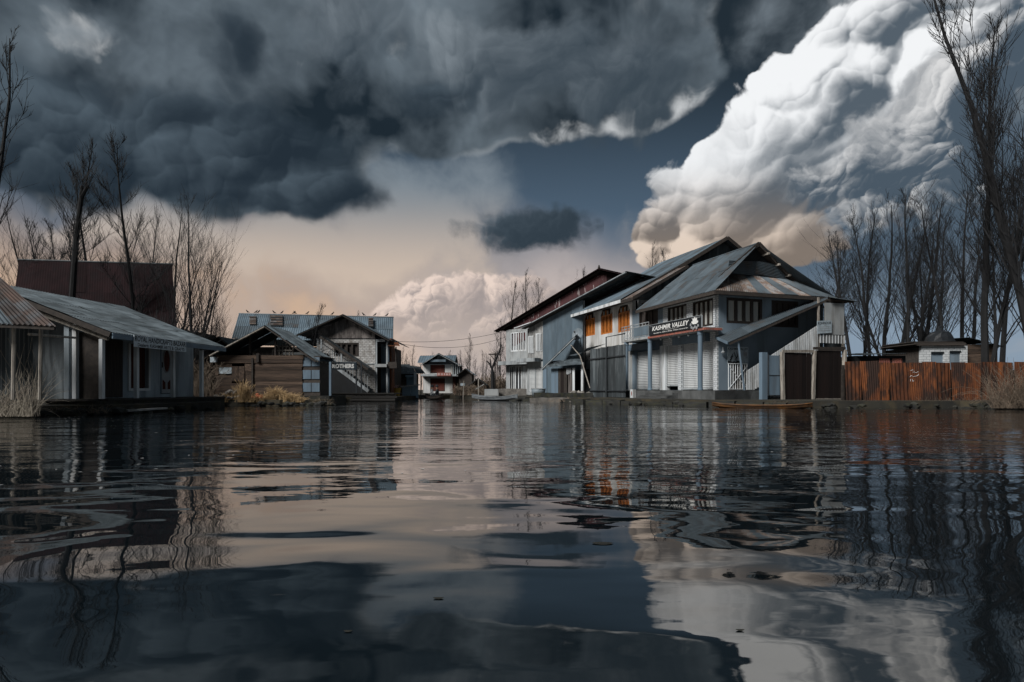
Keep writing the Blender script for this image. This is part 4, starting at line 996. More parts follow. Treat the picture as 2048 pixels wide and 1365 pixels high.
for i in range(n):
    a, c = b1 + (b2 - b1) * i / n, b1 + (b2 - b1) * (i + 1) / n
    MB().corr(BC.P(a, .02, .4), BC.P(c, .02, .4), BC.P(a, .02, rk(a)), BC.P(c, .02, rk(c)), pitch=.14, amp=.022).build('wall_sheet', 'tin_blue', ch)
mb = MB(); c0 = BC.P(b0, -.1, 0); c1 = BC.P(b2 + 3, -.1, 0)
mb.prism([BC.P(b1, -.12, .3), BC.P(b2, -.12, .3), BC.P(b2, -.12, rk(b2) - .05), BC.P(b1, -.12, rk(b1) - .05)], -BC.n * .1)
BC.box(mb, b0 - .01, b0 + .15, .3, gl_z - .05, -6, -.22)
BC.box(mb, b0 + .2, b2 + 1, zB, zB + .1, -6, -.25)
mb.build('rear_wall', 'wall_grey', ch)
def gable_roof(parent, Fx, ul, zl, up, zp, dep, mat, n=7, over=.5, ur=None, pitch=.16, name='roof_sheet', nr=None):
    """two slopes with the ridge running back from the facade plane"""
    ur = 2 * up - ul if ur is None else ur
    zr_ = zp - (ur - up) * (zp - zl) / (up - ul)
    sheets(parent, Fx.P(ul, -dep, zl), Fx.P(ul, over, zl), Fx.P(up, -dep, zp), Fx.P(up, over, zp), n, mat, pitch=pitch, name=name)
    sheets(parent, Fx.P(ur, over, zr_), Fx.P(ur, -dep, zr_), Fx.P(up, over, zp), Fx.P(up, -dep, zp), n if nr is None else nr, mat, pitch=pitch, name=name)
    return zr_
gable_roof(ch, BC, gl_u, gl_z, gp_u, gp_z, 8, 'tin_dark', 4, .5, ur=gp_u + 2.5)
mb = MB(); mb.beam(BC.P(gl_u, .5, gl_z - .08), BC.P(gp_u, .5, gp_z - .08), .05, .2, up=tuple(BC.n)); mb.build('barge_board', 'paint_grey', ch)
mb = MB(); mb.prism([BC.P(gl_u, .46, gl_z - .1), BC.P(gp_u, .46, gp_z - .1), BC.P(gp_u, .05, gp_z - .1), BC.P(gl_u, .05, gl_z - .1)], Z3 * -.03); mb.build('soffit', 'wood_dark', ch)
a, c = BC.U(1032, .6), BC.U(1064, .6)
mb = MB(); mb.beam(BC.Q(1030, 657, .6), BC.Q(1064, 645, .6), .06, .22, up=tuple(BC.n)); mb.build('fascia', 'paint_white', ch)

# ---- red gable house
rh = oriented('gable_house', 'tall house with dark red tin gable and grey glazed front at row end', 'house', RD.P(3, 0, .4))
r0, r1 = RD.U(1012), RD.U(1058)
OV = .35
l_u, l_z = RD.U(990, OV), RD.Z(990, 661, OV)
p_u, p_z = RD.U(1198, OV), RD.Z(1198, 537, OV)
rz = lambda uu: l_z + (p_z - l_z) * (uu - l_u) / (p_u - l_u) - .2
zU0, zU1 = RD.Z(1035, 703), RD.Z(1035, 664)
wA = (RD.U(1021), RD.U(1052), zU0, zU1)
zL = RD.Z(1035, 728)
gA = [(RD.U(1017.5), RD.U(1027), .5, zL - .2), (RD.U(1030), RD.U(1043), .5, zL - .2), (RD.U(1046), RD.U(1053), .5, zL - .2)]
mb = MB(); RD.wall(mb, r0, r1 + 2, .3, zU1 + .25, .2, [wA] + gA); mb.build('wall', 'wall_grey', rh)
mb = MB(); RD.box(mb, r0, r0 + .2, .3, zU1 + .2, -8, -.22); mb.build('side_wall', 'wall_grey', rh)
mb = MB(); RD.box(mb, r0 + .25, r1 + 8, zL - .05, zL + .05, -6, -.25); mb.build('upper_floor', 'wall_grey', rh)
window(RD, rh, *wA, n=6, fr='paint_white', pane='ink_grey', fw=.10)
for g_ in gA: window(RD, rh, *g_, n=2, fr='paint_white', pane='glass', fw=.09, name='shop_window')
mb = MB(); RD.box(mb, r0 - .15, r1 + .5, zL - .1, zL + .22, .0, .8); mb.build('ledge', 'paint_grey', rh)
mb = MB().prism([RD.P(l_u + .7, -.1, zU1 + .25), RD.P(p_u + 6, -.1, zU1 + .25), RD.P(p_u + 6, -.1, rz(2 * p_u - p_u - 6)), RD.P(p_u, -.1, p_z - .2), RD.P(l_u + .7, -.1, rz(l_u + .7))], -RD.n * .08); mb.build('gable_wall', 'tin_red', rh)
n = 14
for i in range(n):
    a, c = r1 - 2 + (p_u + 2.4 - r1) * i / n, r1 - 2 + (p_u + 2.4 - r1) * (i + 1) / n
    top = lambda x: rz(x) if x < p_u else rz(2 * p_u - x)
    MB().corr(RD.P(a, -.06, top(a) - 1.9), RD.P(c, -.06, top(c) - 1.9), RD.P(a, -.06, top(a) - .12), RD.P(c, -.06, top(c) - .12), pitch=.16).build('gable_sheet', 'tin_redflake', rh)
zr_ = gable_roof(rh, RD, l_u, l_z, p_u, p_z, 9, 'tin_red', 6, OV, ur=p_u + 6)
mb = MB(); mb.beam(RD.P(l_u, OV, l_z - .08), RD.P(p_u, OV, p_z - .06), .06, .26, up=tuple(RD.n)); mb.beam(RD.P(p_u, OV, p_z - .06), RD.P(p_u + 6, OV, zr_ - .06), .06, .26, up=tuple(RD.n)); mb.build('barge_board', 'tin_red', rh)
mb = MB().prism([RD.P(l_u, OV - .04, l_z - .14), RD.P(p_u, OV - .04, p_z - .14), RD.P(p_u, -.05, p_z - .14), RD.P(l_u, -.05, l_z - .14)], Z3 * -.03); mb.build('soffit', 'wood_dark', rh)
p = RD.P(p_u, OV, p_z); mb = MB().lathe((p.x, p.y, p.z - .1), [(.07, 0), (.10, .15), (.03, .35)], 6); mb.build('finial', 'wood_dark', rh)

# ---- lean-to shed under the corrugated gable
dl = 2.4
ln = oriented('lean_to_shed', 'ramshackle lean-to with blue panel and dark boards below corrugated gable', 'shed', BC.P(BC.U(1120, dl), dl, LAND))
sheets(ln, BC.Q(1083, 738, dl - 1.2), BC.Q(1090, 733, dl), BC.Q(1150, 672, .2), BC.Q(1156, 668, dl - .6), 3, 'tin_dark')
sheets(ln, BC.Q(1092, 735, dl + .4), BC.Q(1163, 729, dl + .4), BC.Q(1096, 724, dl - .7), BC.Q(1163, 717, dl - .7), 4, 'tin_worn')
mb = MB(); mb.beam(BC.Q(1084, 740, dl), BC.Q(1150, 676, dl), .05, .14, up=tuple(BC.n)); mb.build('rake_board', 'paint_grey', ln)
for x0, x1, mt, y0 in ((1086, 1093, 'paint_blue', 738), (1102, 1116, 'paint_blue', 737), (1116, 1121, 'wood_dark', 737), (1121, 1127, 'plank_dark', 737), (1127, 1134, 'wood_dark', 737), (1136, 1143, 'plank_v', 737), (1144, 1149, 'paint_white', 737)):
    BC.piece('panel', mt, ln, BC.U(x0, dl), BC.U(x1, dl) - .01, LAND, BC.Z(1120, y0, dl), dl - .06, dl - .02)
mb = MB(); BC.box(mb, BC.U(1086, dl), BC.U(1163, dl), LAND, BC.Z(1120, 739, dl), dl - 1.5, dl - 1.4); mb.build('back_board', 'black', ln)
mb = MB(); BC.box(mb, BC.U(1162, dl), BC.U(1166, dl), LAND, BC.Z(1165, 725, dl), dl - .1, dl); mb.build('post', 'paint_white', ln)
g = []
for i in range(5):
    for j in range(4): g.append(BC.P(BC.U(1133, dl) + .45 * i / 4, dl + .03 + .03 * math.sin(i * 1.7), BC.Z(1138, 736, dl) - .42 * j / 3 - .05 * math.sin(i * 1.3) * j / 3))
MB().add(g, [(i * 4 + j, i * 4 + j + 1, (i + 1) * 4 + j + 1, (i + 1) * 4 + j) for i in range(4) for j in range(3)]).build('hung_cloth', 'cloth_pale', ln, smooth=True)
# planters / low walls in front of this row
def low_block(name, label, cat, px0, px1, Y, z0, z1, dep, mat):
    a, c = xy(px0, Y)[0], xy(px1, Y)[0]
    rr = random.Random(int(px0))
    mb = MB(); n = max(3, int((c - a) / .35)); vs = []
    for k in range(4):
        for i in range(n + 1):
            vs.append((a + (c - a) * i / n, Y + (dep if k in (2, 3) else 0) + rr.uniform(-.02, .02), (z0 if k in (0, 3) else z1) + rr.uniform(-.02, .02)))
    m_ = n + 1; fs = [(k * m_ + i, k * m_ + i + 1, ((k + 1) % 4) * m_ + i + 1, ((k + 1) % 4) * m_ + i) for k in range(4) for i in range(n)]
    fs += [(0, m_, 2 * m_, 3 * m_), (n, n + m_, n + 2 * m_, n + 3 * m_)]
    mb.add(vs, fs)
    return mb.build(name, mat, None, label=label, cat=cat, org=Vector(((a + c) / 2, Y, LAND)))
low_block('planter', 'long mossy brown planter below the red gable house', 'planter', 998, 1053, 42.5, LAND, .78, .8, 'stone_pale')
low_block('crate', 'grey slatted crate at the left end of the right bank', 'crate', 969, 997, 41.5, LAND, .74, .8, 'wall_grey')
low_block('low_wall', 'dark low wall of rough stone before the lean-to', 'wall', 1068, 1186, 33.0, LAND - .1, .52, .6, 'stone_dark')
low_block('stone_ledge', 'broken pale ledge at the waterline before the lean-to', 'ledge', 1060, 1182, 31.8, -.1, .25, .6, 'stone_pale')
rb = thing('rubble_heap', 'heap of pale rubble and sacks beside the awning', 'rubble', (*xy(1160, 33.8), LAND))
def stone_mesh(rr, r):
    bm = bmesh.new(); bmesh.ops.create_icosphere(bm, subdivisions=1, radius=r)
    for v in bm.verts: v.co = Vector((v.co.x * rr.uniform(.8, 1.3), v.co.y * rr.uniform(.7, 1.2), v.co.z * rr.uniform(.5, .9)))
    mb = MB(); mb.add([v.co.copy() for v in bm.verts], [tuple(v.index for v in f.verts) for f in bm.faces]); bm.free()
    return mb
def heap(parent, cx, cy, rx, ry, h, n, mat, name='stone', r=(.08, .2), seed=1, z0=LAND):
    rr = random.Random(seed)
    for i in range(n):
        a = rr.uniform(0, 6.28); q = math.sqrt(rr.random())
        x, y = cx + rx * q * math.cos(a), cy + ry * q * math.sin(a)
        s_ = stone_mesh(rr, rr.uniform(*r)); z = z0 + h * (1 - q) + rr.uniform(0, .05)
        s_.v = [(p[0] + x, p[1] + y, p[2] + z) for p in s_.v]
        s_.build(name, mat, parent)
heap(rb, *xy(1160, 33.8), .8, .4, .55, 16, 'stone_pale', r=(.1, .22), seed=3)
bk = thing('basin', 'round grey tub standing by the white roller shutters', 'tub', (*xy(1077, 38.0), LAND))
MB().lathe((*xy(1077, 38.0), LAND), [(.40, 0), (.46, .3), (.48, .5), (.44, .5), (.40, .1)], 16).build('tub', 'dish', bk, smooth=True)
MB().tube([(xy(1077, 38.0)[0] + .48 * math.cos(a), 38.0 + .48 * math.sin(a), LAND + .5) for a in np.linspace(0, 6.283, 17)], .02, 5, False).build('rim', 'paint_grey', bk)
# ================================================================== LEFT BANK
# ---- handicraft shop with verandah
hs_ = thing('verandah_shop', 'low shop with verandah posts under a worn grey tin roof', 'house', E.P(0, 0, .4))
FLs = 0.43
ang = 1.0
se = lambda x, y: S.Z(x, y)
eL = S.U(422)                                             # length of the eave
zeS = 2.50
ridge_dx = 3.15
def SK(t, w, z): return S.O + S.u * t - S.n * w + Z3 * z     # t along the verandah (away), w into the depth
zrS = 3.92
wr_ = 3.6
sheets(hs_, SK(-.15, -.45, zeS - .12), SK(eL + .25, -.45, zeS - .12), SK(-.25, wr_, zrS - .0), SK(eL + .1, wr_, zrS + .05), 6, 'tin_worn', rows=3, pitch=.11)
sheets(hs_, SK(-.15, 2 * wr_ + .3, zeS), SK(eL + .25, 2 * wr_ + .3, zeS), SK(-.25, wr_, zrS), SK(eL + .1, wr_, zrS + .05), 4, 'tin_worn', pitch=.2)
mb = MB(); mb.beam(SK(-.18, -.45, zeS - .22), SK(eL + .25, -.45, zeS - .22), .04, .16); mb.build('fascia', 'paint_blue', hs_)
mb = MB(); mb.beam(SK(-.2, -.4, zeS - .2), SK(-.27, wr_, zrS - .1), .05, .14); mb.build('rake_board', 'wood_dark', hs_)
mb = MB(); mb.beam(SK(-.02, -.2, zeS - .3), SK(-.02, 2.6, 3.2), .08, .1); mb.build('rake_beam', 'post_worn', hs_)
# posts: x pixel on the eave line
for x in (205, 274, 347, 404):
    t = S.U(x); mb = MB(); p = SK(t, .02, FLs); mb.box((p.x, p.y, (FLs + zeS - .3) / 2), S.u * .055, S.n * .055, Z3 * ((zeS - .3 - FLs) / 2)); mb.build('post', 'paint_white', hs_)
mb = MB(); p0 = E.Q(151, 795, -.2); mb.box((p0.x, p0.y, 1.55), (.06, 0, 0), (0, .06, 0), (0, 0, 1.12)); mb.build('post', 'paint_white', hs_)
mb = MB(); a0 = E.Q(152, 700, -.25); a1 = E.Q(203, 700, -.25)
E.box(mb, a0.x - E.O.x, a1.x - E.O.x, FLs, 2.42, -.32, -.26); mb.build('end_wall', 'wood_dark', hs_)
mb = MB(); E.box(mb, a0.x - E.O.x - 2.6, a0.x - E.O.x - .1, FLs - .1, 2.9, -1.6, -1.5); mb.build('end_wall', 'tin_dark', hs_)
wb = 1.1                                                   # depth of the verandah
cw0, cw1 = S.U(252, -wb), S.U(300, -wb)
dw0, dw1 = S.U(318, -wb), S.U(352, -wb)
hol = [(cw0 + .08, cw1 - .08, FLs + .35, 2.2)]
Sw = Fr(O=S.P(0, -wb, 0), u=S.u)
cw0, cw1 = Sw.U(255), Sw.U(297); dw0, dw1 = Sw.U(321), Sw.U(347)
zc0, zc1 = Sw.Z(276, 777), 2.28
mb = MB(); Sw.wall(mb, .05, eL + .6, FLs, 2.62, .15, [(cw0 + .1, cw1 - .05, zc0, zc1), (dw0, dw1, FLs + .12, Sw.Z(334, 697))]); mb.build('front_wall', 'wall_pale', hs_)
mb = MB(); Sw.box(mb, .2, eL + .4, FLs - .1, 2.5, -3.1, -3.0); mb.build('rear_wall', 'wood_dark', hs_)
mb = MB(); Sw.box(mb, eL + .45, eL + .6, FLs, 2.6, -2.98, -.16); mb.build('end_wall', 'wood_dark', hs_)
mb = MB(); Sw.box(mb, .3, cw0 - .25, FLs + .02, 2.35, .004, .03); mb.build('dark_cloth', 'curtain_brown', hs_)
# window with red curtain
mb = MB()
for a, c, e, f in ((cw0, cw0 + .1, zc0 - .08, zc1), (cw1 - .05, cw1 + .04, zc0 - .08, zc1), (cw0 + .1, cw1 - .05, zc0 - .09, zc0 - .001)): Sw.box(mb, a, c, e, f, -.06, .05)
cwin = mb.build('window', 'paint_white', hs_)
g = []; nn = 30
for i in range(nn + 1):
    for z in (zc0 + .02, (zc0 + zc1) / 2, zc1):
        g.append(Sw.P(cw0 + .1 + (cw1 - cw0 - .15) * i / nn, -.08 + .035 * math.sin(i * 1.25) + .01 * math.sin(i * 2.9), z))
MB().add(g, [(i * 3 + j, (i + 1) * 3 + j, (i + 1) * 3 + j + 1, i * 3 + j + 1) for i in range(nn) for j in range(2)]).build('curtain', 'curtain_red', cwin, smooth=True)
# door with oval light
mb = MB(); dz0, dz1 = FLs + .14, Sw.Z(334, 697)
Sw.box(mb, dw0 + .05, dw1 - .05, dz0, dz1, -.08, -.03); dr_ = mb.build('door', 'door_white', hs_)
mb = MB(); Sw.box(mb, dw0, dw0 + .05, dz0, dz1, -.1, .02); Sw.box(mb, dw1 - .05, dw1, dz0, dz1, -.1, .02); Sw.box(mb, dw0 + .05, dw1 - .05, dz1 - .05, dz1, -.1, .018); mb.build('door_frame', 'paint_blue', dr_)
dm = (dw0 + dw1) / 2; ddw = dw1 - dw0
mb = MB(); disc(mb, Sw, dm, dz0 + 1.2, ddw * .22, .40, -.018, 0, 18); mb.build('oval_pane', 'curtain_red', dr_)
mb = MB().tube([Sw.P(dm + ddw * .25 * math.cos(a), -.022, dz0 + 1.2 + .43 * math.sin(a)) for a in np.linspace(0, 6.283, 19)], .022, 5, False); mb.build('oval_moulding', 'paint_grey', dr_)
mb = MB()
for s_ in (-1, 1): mb.add([Sw.P(dm + s_ * .06, -.02, dz0 + .15), Sw.P(dm + s_ * ddw * .3, -.02, dz0 + .15), Sw.P(dm + s_ * ddw * .3, -.02, dz0 + .52), Sw.P(dm + s_ * .06, -.02, dz0 + .40)], [(0, 1, 2, 3)])
mb.build('lower_panel', 'curtain_red', dr_)
mb = MB(); Sw.box(mb, dw0 + .07, dw0 + .11, dz0 + .95, dz0 + 1.15, -.03, .03); mb.build('handle', 'metal_dark', dr_)
# verandah floor of boards, steps
for i in range(5): Sw.piece('floor_board', 'plank_deck', hs_, -.1, eL + .6, FLs - .06, FLs - .002 * (i % 2), .02 + i * .27, .28 + i * .27)
for i in range(9):
    x0 = E.U(100) + (E.U(205) - E.U(100)) * i / 9
    E.piece('floor_board', 'plank_deck', hs_, x0, x0 + (E.U(205) - E.U(100)) / 9 - .01, FLs - .06, FLs, -1.6, .35)
mb = MB(); E.box(mb, E.U(100), E.U(212), -.2, FLs - .062, -1.5, .25); Sw.box(mb, -.1, eL + .6, -.2, FLs - .062, 0, 1.3); mb.build('foundation', 'stone_dark', hs_)
# its sign
rs = thing('sign_board', 'long faded ROYAL HANDICRAFTS BAZAAR board under the verandah eave', 'sign', S.Q(320, 690, .5))
a, c = S.U(268, .5), S.U(372, .5)
z1 = zeS - .12; z0 = z1 - .36
mb = MB(); S.box(mb, a, c, z0, z1, .485, .505); mb.build('board', 'sign_white', rs)
text('ROYAL HANDICRAFTS BAZAAR', rs, S, a + .03, c - .03, z1 - .19, z1 - .02, .509, 'ink_black', bold=.025, shear=.1)
text('Dealers: KASHMIR ARTS & CRAFTS', rs, S, a + .15, c - .1, z0 + .02, z0 + .13, .509, 'ink_black', name='small_lettering', bold=.02)
# ---- tin shack at the frame's edge
sk = thing('tin_shack', 'dark shack with rusty striped tin roof at the left edge', 'shed', (*xy(40, 13.6), LAND))
sheets(sk, ray(-190, 640, 13.2), ray(112, 653, 13.2), ray(-190, 548, 15.6), ray(-2, 553, 15.6), 7, 'tin_rustdark', rows=1, pitch=.14, mats2='tin_grey', p2=.2)
mb = MB(); mb.beam(ray(-190, 643, 13.25), ray(110, 656, 13.25), .05, .1); mb.build('eave_beam', 'wood_dark', sk)
SKf = Fr(60, 14.4)
n = 9
for i in range(n):
    a = SKf.U(-180) + (SKf.U(66) - SKf.U(-180)) * i / n; c = SKf.U(-180) + (SKf.U(66) - SKf.U(-180)) * (i + 1) / n
    MB().corr(SKf.P(a, 0, LAND), SKf.P(c, 0, LAND), SKf.P(a, 0, 2.55), SKf.P(c, 0, 2.55), pitch=.13).build('wall_sheet', 'tin_dark', sk)
for x in (26, 80):
    mb = MB().tube([ray(x, 800, 13.6), ray(x + 2, 652, 13.6)], .04, 6); mb.build('pole', 'post_worn', sk)
mb = MB().tube([ray(58, 669, 13.6), ray(150, 676, 15.8)], .035, 6); mb.build('cross_pole', 'post_worn', sk)
# ---- big dark red roof behind
RDh = Fr(38, 31.0)
dr = thing('barn_house', 'house under a huge dark red tin roof behind the handicraft shop', 'house', (*xy(190, 32), LAND))
sheets(dr, ray(22, 640, 29.0), ray(352, 660, 29.0), ray(38, 521, 32.0), ray(345, 530, 32.0), 9, 'tin_red', rows=2, pitch=.13, amp=.006)
q_ = ray(24, 640, 35.5), ray(346, 660, 35.5)
sheets(dr, V(q_[0].x, q_[0].y, 4.0), V(q_[1].x, q_[1].y, 3.7), ray(38, 521, 32.0), ray(345, 530, 32.0), 5, 'tin_red', pitch=.2)
a, c = ray(40, 640, 30.0), ray(345, 640, 30.0)
mb = MB(); mb.box(((a.x + c.x) / 2, 32.2, 2.1), ((c.x - a.x) / 2, 0, 0), (0, 2.2, 0), (0, 0, 1.85)); mb.build('wall', 'wood_dark', dr)
MB().prism([ray(350, 655, 29.3), V(q_[1].x, q_[1].y, 3.7), ray(344, 532, 32.0)], V(-.05, 0, 0)).build('gable_wall', 'wood_dark', dr)
mb = MB().tube([ray(36, 520, 32.0), ray(346, 529, 32.0)], .06, 6); mb.build('ridge_cap', 'tin_dark', dr)
# ---- little red hut between
def simple_hut(name, label, px0, px1, ytop, yeave, ybase, Y, dep, wallm, roofm, apex=None, over=.25, n=3):
    f = Fr(px0, Y); a, c = 0, f.U(px1)
    h = thing(name, label, 'hut', f.P((a + c) / 2, 0, LAND))
    ze_, zt_ = f.Z(px0, yeave), f.Z(px0, ytop); ap = (a + c) / 2 if apex is None else f.U(apex)
    mb = MB(); f.box(mb, a, c, LAND - .05, ze_, -dep, 0); mb.build('wall', wallm, h)
    mb = MB().prism([f.P(a, 0, ze_), f.P(c, 0, ze_), f.P(ap, 0, zt_)], f.n * -.1); mb.build('gable', wallm, h)
    sheets(h, f.P(a - over, -dep, ze_ - .12), f.P(a - over, over, ze_ - .12), f.P(ap, -dep, zt_ + .03), f.P(ap, over, zt_ + .03), n, roofm, pitch=.16)
    sheets(h, f.P(c + over, over, ze_ - .12), f.P(c + over, -dep, ze_ - .12), f.P(ap, over, zt_ + .03), f.P(ap, -dep, zt_ + .03), n, roofm, pitch=.16)
    mb = MB(); mb.beam(f.P(a - over, over, ze_ - .2), f.P(ap, over, zt_ - .04), .04, .12, up=tuple(f.n)); mb.beam(f.P(ap, over, zt_ - .04), f.P(c + over, over, ze_ - .2), .04, .12, up=tuple(f.n)); mb.build('barge_board', 'wood_dark', h)
    return h, f
hut, f_ = simple_hut('small_hut', 'little dark red hut glimpsed between handicraft shop and plank barn', 424, 458, 675, 690, 790, 33, 3, 'tin_red', 'tin_dark')
mb = MB(); f_.box(mb, f_.U(429), f_.U(434), f_.Z(430, 698), f_.Z(430, 686), .0, .03); mb.build('window', 'paint_grey', hut)

# ---- plank barn
bn_ = thing('plank_barn', 'weathered barn of brown horizontal planks with open dark gable', 'barn', BN.P(2.0, 0, LAND))
fb = .42
b0, b1 = BN.U(432), BN.U(604); zT = BN.Z(500, 712)
hol = [(BN.U(437), BN.U(463), BN.Z(450, 748), BN.Z(450, 735)), (BN.U(464), BN.U(490), BN.Z(477, 763), BN.Z(477, 733))]
bd_u = BN.U(506)
planks_h(BN, bn_, b0, bd_u, fb, zT - .35, 8, 0.0, holes=hol)
planks_h(BN, bn_, bd_u, b1, fb, zT - .35, 9, 0.02)
planks_h(BN, bn_, b0 + .1, b1 - .02, zT - .35, zT, 2, .05, ragged=.12)
mb = MB(); BN.box(mb, bd_u - .04, bd_u + .04, fb, zT - .1, .05, .09); mb.build('batten', 'wood_dark', bn_)
mb = MB(); BN.box(mb, BN.U(515), BN.U(520), BN.Z(517, 725), zT + .1, .07, .14); mb.build('beam_end', 'wood_dark', bn_)
mb = MB(); h = hol[0]; BN.box(mb, h[0], h[1], h[2], h[3], -.04, -.01); wn = mb.build('window', 'sign_pale', bn_)
h = hol[1]
for i in range(2): BN.piece('window_board', 'plank_h', bn_, h[0] + (h[1] - h[0]) * i / 2 + .01, h[0] + (h[1] - h[0]) * (i + 1) / 2 - .015, h[2], h[3], -.02, .035)
# blue panels right of the planks
p0, p1 = BN.U(605), BN.U(640)
mb = MB(); BN.box(mb, p0, p1, fb, BN.Z(620, 719), -.04, -.02); mb.build('panel_board', 'wood_dark', bn_)
for i in range(2):
    for j in range(3):
        a = p0 + (p1 - p0) * i / 2 + .02; c = p0 + (p1 - p0) * (i + 1) / 2 - .02
        z0 = BN.Z(620, 784) + j * .60
        BN.piece('panel', 'paint_blue', bn_, a, c, z0, z0 + .42, -.02, .01)
mb = MB(); BN.box(mb, BN.U(658), BN.U(662), .0, BN.Z(660, 724), -.1, 0.0); mb.build('post', 'paint_blue', bn_)
mb = MB(); BN.box(mb, b0, b0 + .1, fb, zT, -2.3, -.05); BN.box(mb, b0 + .1, BN.U(632), fb, zT, -2.4, -2.3); BN.box(mb, BN.U(630), BN.U(632), fb, BN.Z(641, 724), -2.3, -.1); mb.build('rear_wall', 'wood_dark', bn_)
mb = MB(); BN.box(mb, b0 + .1, p1, zT - .06, zT, -2.25, -.1); mb.build('loft_floor', 'wood_dark', bn_)
mb = MB(); BN.box(mb, b0 - .2, BN.U(662), -.3, fb, -2.4, .25); mb.build('foundation', 'stone_dark', bn_)
# gable roof
au, az = BN.U(530, .35), BN.Z(530, 651, .35)
lu, lz = BN.U(420, .35), BN.Z(420, 709, .35)
ru, rz_ = BN.U(632, .35), BN.Z(632, 721, .35)
bu = BN.U(660, -.9) ; 
sheets(bn_, BN.P(lu, -2.6, lz), BN.P(lu, .35, lz), BN.P(au, -2.6, az), BN.P(au, .35, az), 4, 'tin_dark', pitch=.14)
sheets(bn_, BN.P(ru, .35, rz_), BN.P(ru + .05, -2.6, rz_ + .05), BN.P(au, .35, az), BN.P(au, -2.6, az), 6, 'tin_worn', pitch=.14, amp=.025)
for e0, e1 in (((lu, lz), (au, az)), ((au, az), (ru, rz_))):
    mb = MB(); mb.beam(BN.P(e0[0], .36, e0[1] - .07), BN.P(e1[0], .36, e1[1] - .07), .05, .16, up=tuple(BN.n)); mb.build('barge_board', 'post_worn' if e0[0] == lu else 'wood_dark', bn_)
for i in range(5):
    d0 = .2 - i * .62; mb = MB(); mb.beam(BN.P(ru - .35, d0, rz_ + .14), BN.P(ru + .05, d0, rz_ - .06), .06, .08, up=tuple(BN.n)); mb.build('rafter_end', 'post_worn', bn_)
for x, yt in ((497, 672), (548, 672)):
    mb = MB(); BN.box(mb, BN.U(x) - .04, BN.U(x) + .04, zT, BN.Z(x, yt), -.2, -.12); mb.build('gable_post', 'wood_dark', bn_)
for i, (x, yt) in enumerate(((536, 697), (541, 694), (549, 690), (556, 688), (563, 684), (570, 692), (577, 695))):
    BN.piece('gable_slat', 'post_worn', bn_, BN.U(x), BN.U(x + 2.2), zT, BN.Z(x, yt), -.5, -.46, tilt=R.uniform(-.08, .08))
for (x0, x1, y) in ((540, 578, 700), (545, 576, 692)):
    mb = MB(); BN.box(mb, BN.U(x0), BN.U(x1), BN.Z(x0, y) - .03, BN.Z(x0, y) + .03, -.455, -.42); mb.build('gable_rail', 'post_worn', bn_)
mb = MB(); p = BN.Q(428, 720, .1); mb.box(p, (.13, 0, 0), (0, .1, 0), (0, 0, .12)); mb.build('meter_box', None or 'sign_pale', bn_)

# ---- white brick house with plank gable
wh = thing('brick_house', 'white brick two-storey house with weathered plank gable and long blue tin roof', 'house', WH.P(2, 0, LAND))
brW = brickmat('brick_pale_house', WH, (.55, .54, .52), (.44, .43, .42), (.26, .255, .25), bw=.26, bh=.12, ms=.018, dirt=(.15, .13, .11), damt=.8)
w0, w1_ = WH.U(633), WH.U(750.5); zW = WH.Z(700, 677); zmid = WH.Z(700, 728)
ww = (WH.U(668), WH.U(718), WH.Z(690, 713), WH.Z(690, 686))
mb = MB(); WH.wall(mb, w0, w1_, .3, zW, .25, [ww]); mb.build('wall', brW, wh)
window(WH, wh, *ww, n=4, fr='wood_dark', pane='curtain_brown', fw=.11, depth=.14)
mb = MB(); WH.box(mb, w0, w1_, zmid - .04, zmid + .02, .003, .04); mb.build('string_course', 'paint_grey', wh)
ga_u, ga_z = WH.U(685, .6), WH.Z(685, 629, .6); gl_u2, gl_z2 = WH.U(592, .6), WH.Z(592, 670, .6); gr_u, gr_z = WH.U(779, .6), WH.Z(779, 680, .6)
top = lambda x: (ga_z + (gl_z2 - ga_z) * (ga_u - x) / (ga_u - gl_u2) if x < ga_u else ga_z + (gr_z - ga_z) * (x - ga_u) / (gr_u - ga_u)) - .2
planks_v(WH, wh, WH.U(637), w1_, zW, top, 17, .05, mat='plank_v')
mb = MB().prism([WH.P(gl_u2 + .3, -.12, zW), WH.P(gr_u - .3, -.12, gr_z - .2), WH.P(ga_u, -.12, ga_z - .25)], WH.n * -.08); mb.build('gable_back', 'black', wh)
gd_ = 7.0
sheets(wh, WH.P(gl_u2, -gd_, gl_z2), WH.P(gl_u2, .6, gl_z2), WH.P(ga_u, -gd_, ga_z), WH.P(ga_u, .6, ga_z), 4, 'tin_grey', pitch=.16)
sheets(wh, WH.P(gr_u, .6, gr_z), WH.P(gr_u, -gd_, gr_z), WH.P(ga_u, .6, ga_z), WH.P(ga_u, -gd_, ga_z), 4, 'tin_grey', pitch=.16)
for e0, e1 in (((gl_u2, gl_z2), (ga_u, ga_z)), ((ga_u, ga_z), (gr_u, gr_z))):
    mb = MB(); mb.beam(WH.P(e0[0], .61, e0[1] - .09), WH.P(e1[0], .61, e1[1] - .09), .05, .2, up=tuple(WH.n)); mb.build('barge_board', 'wood_dark', wh)
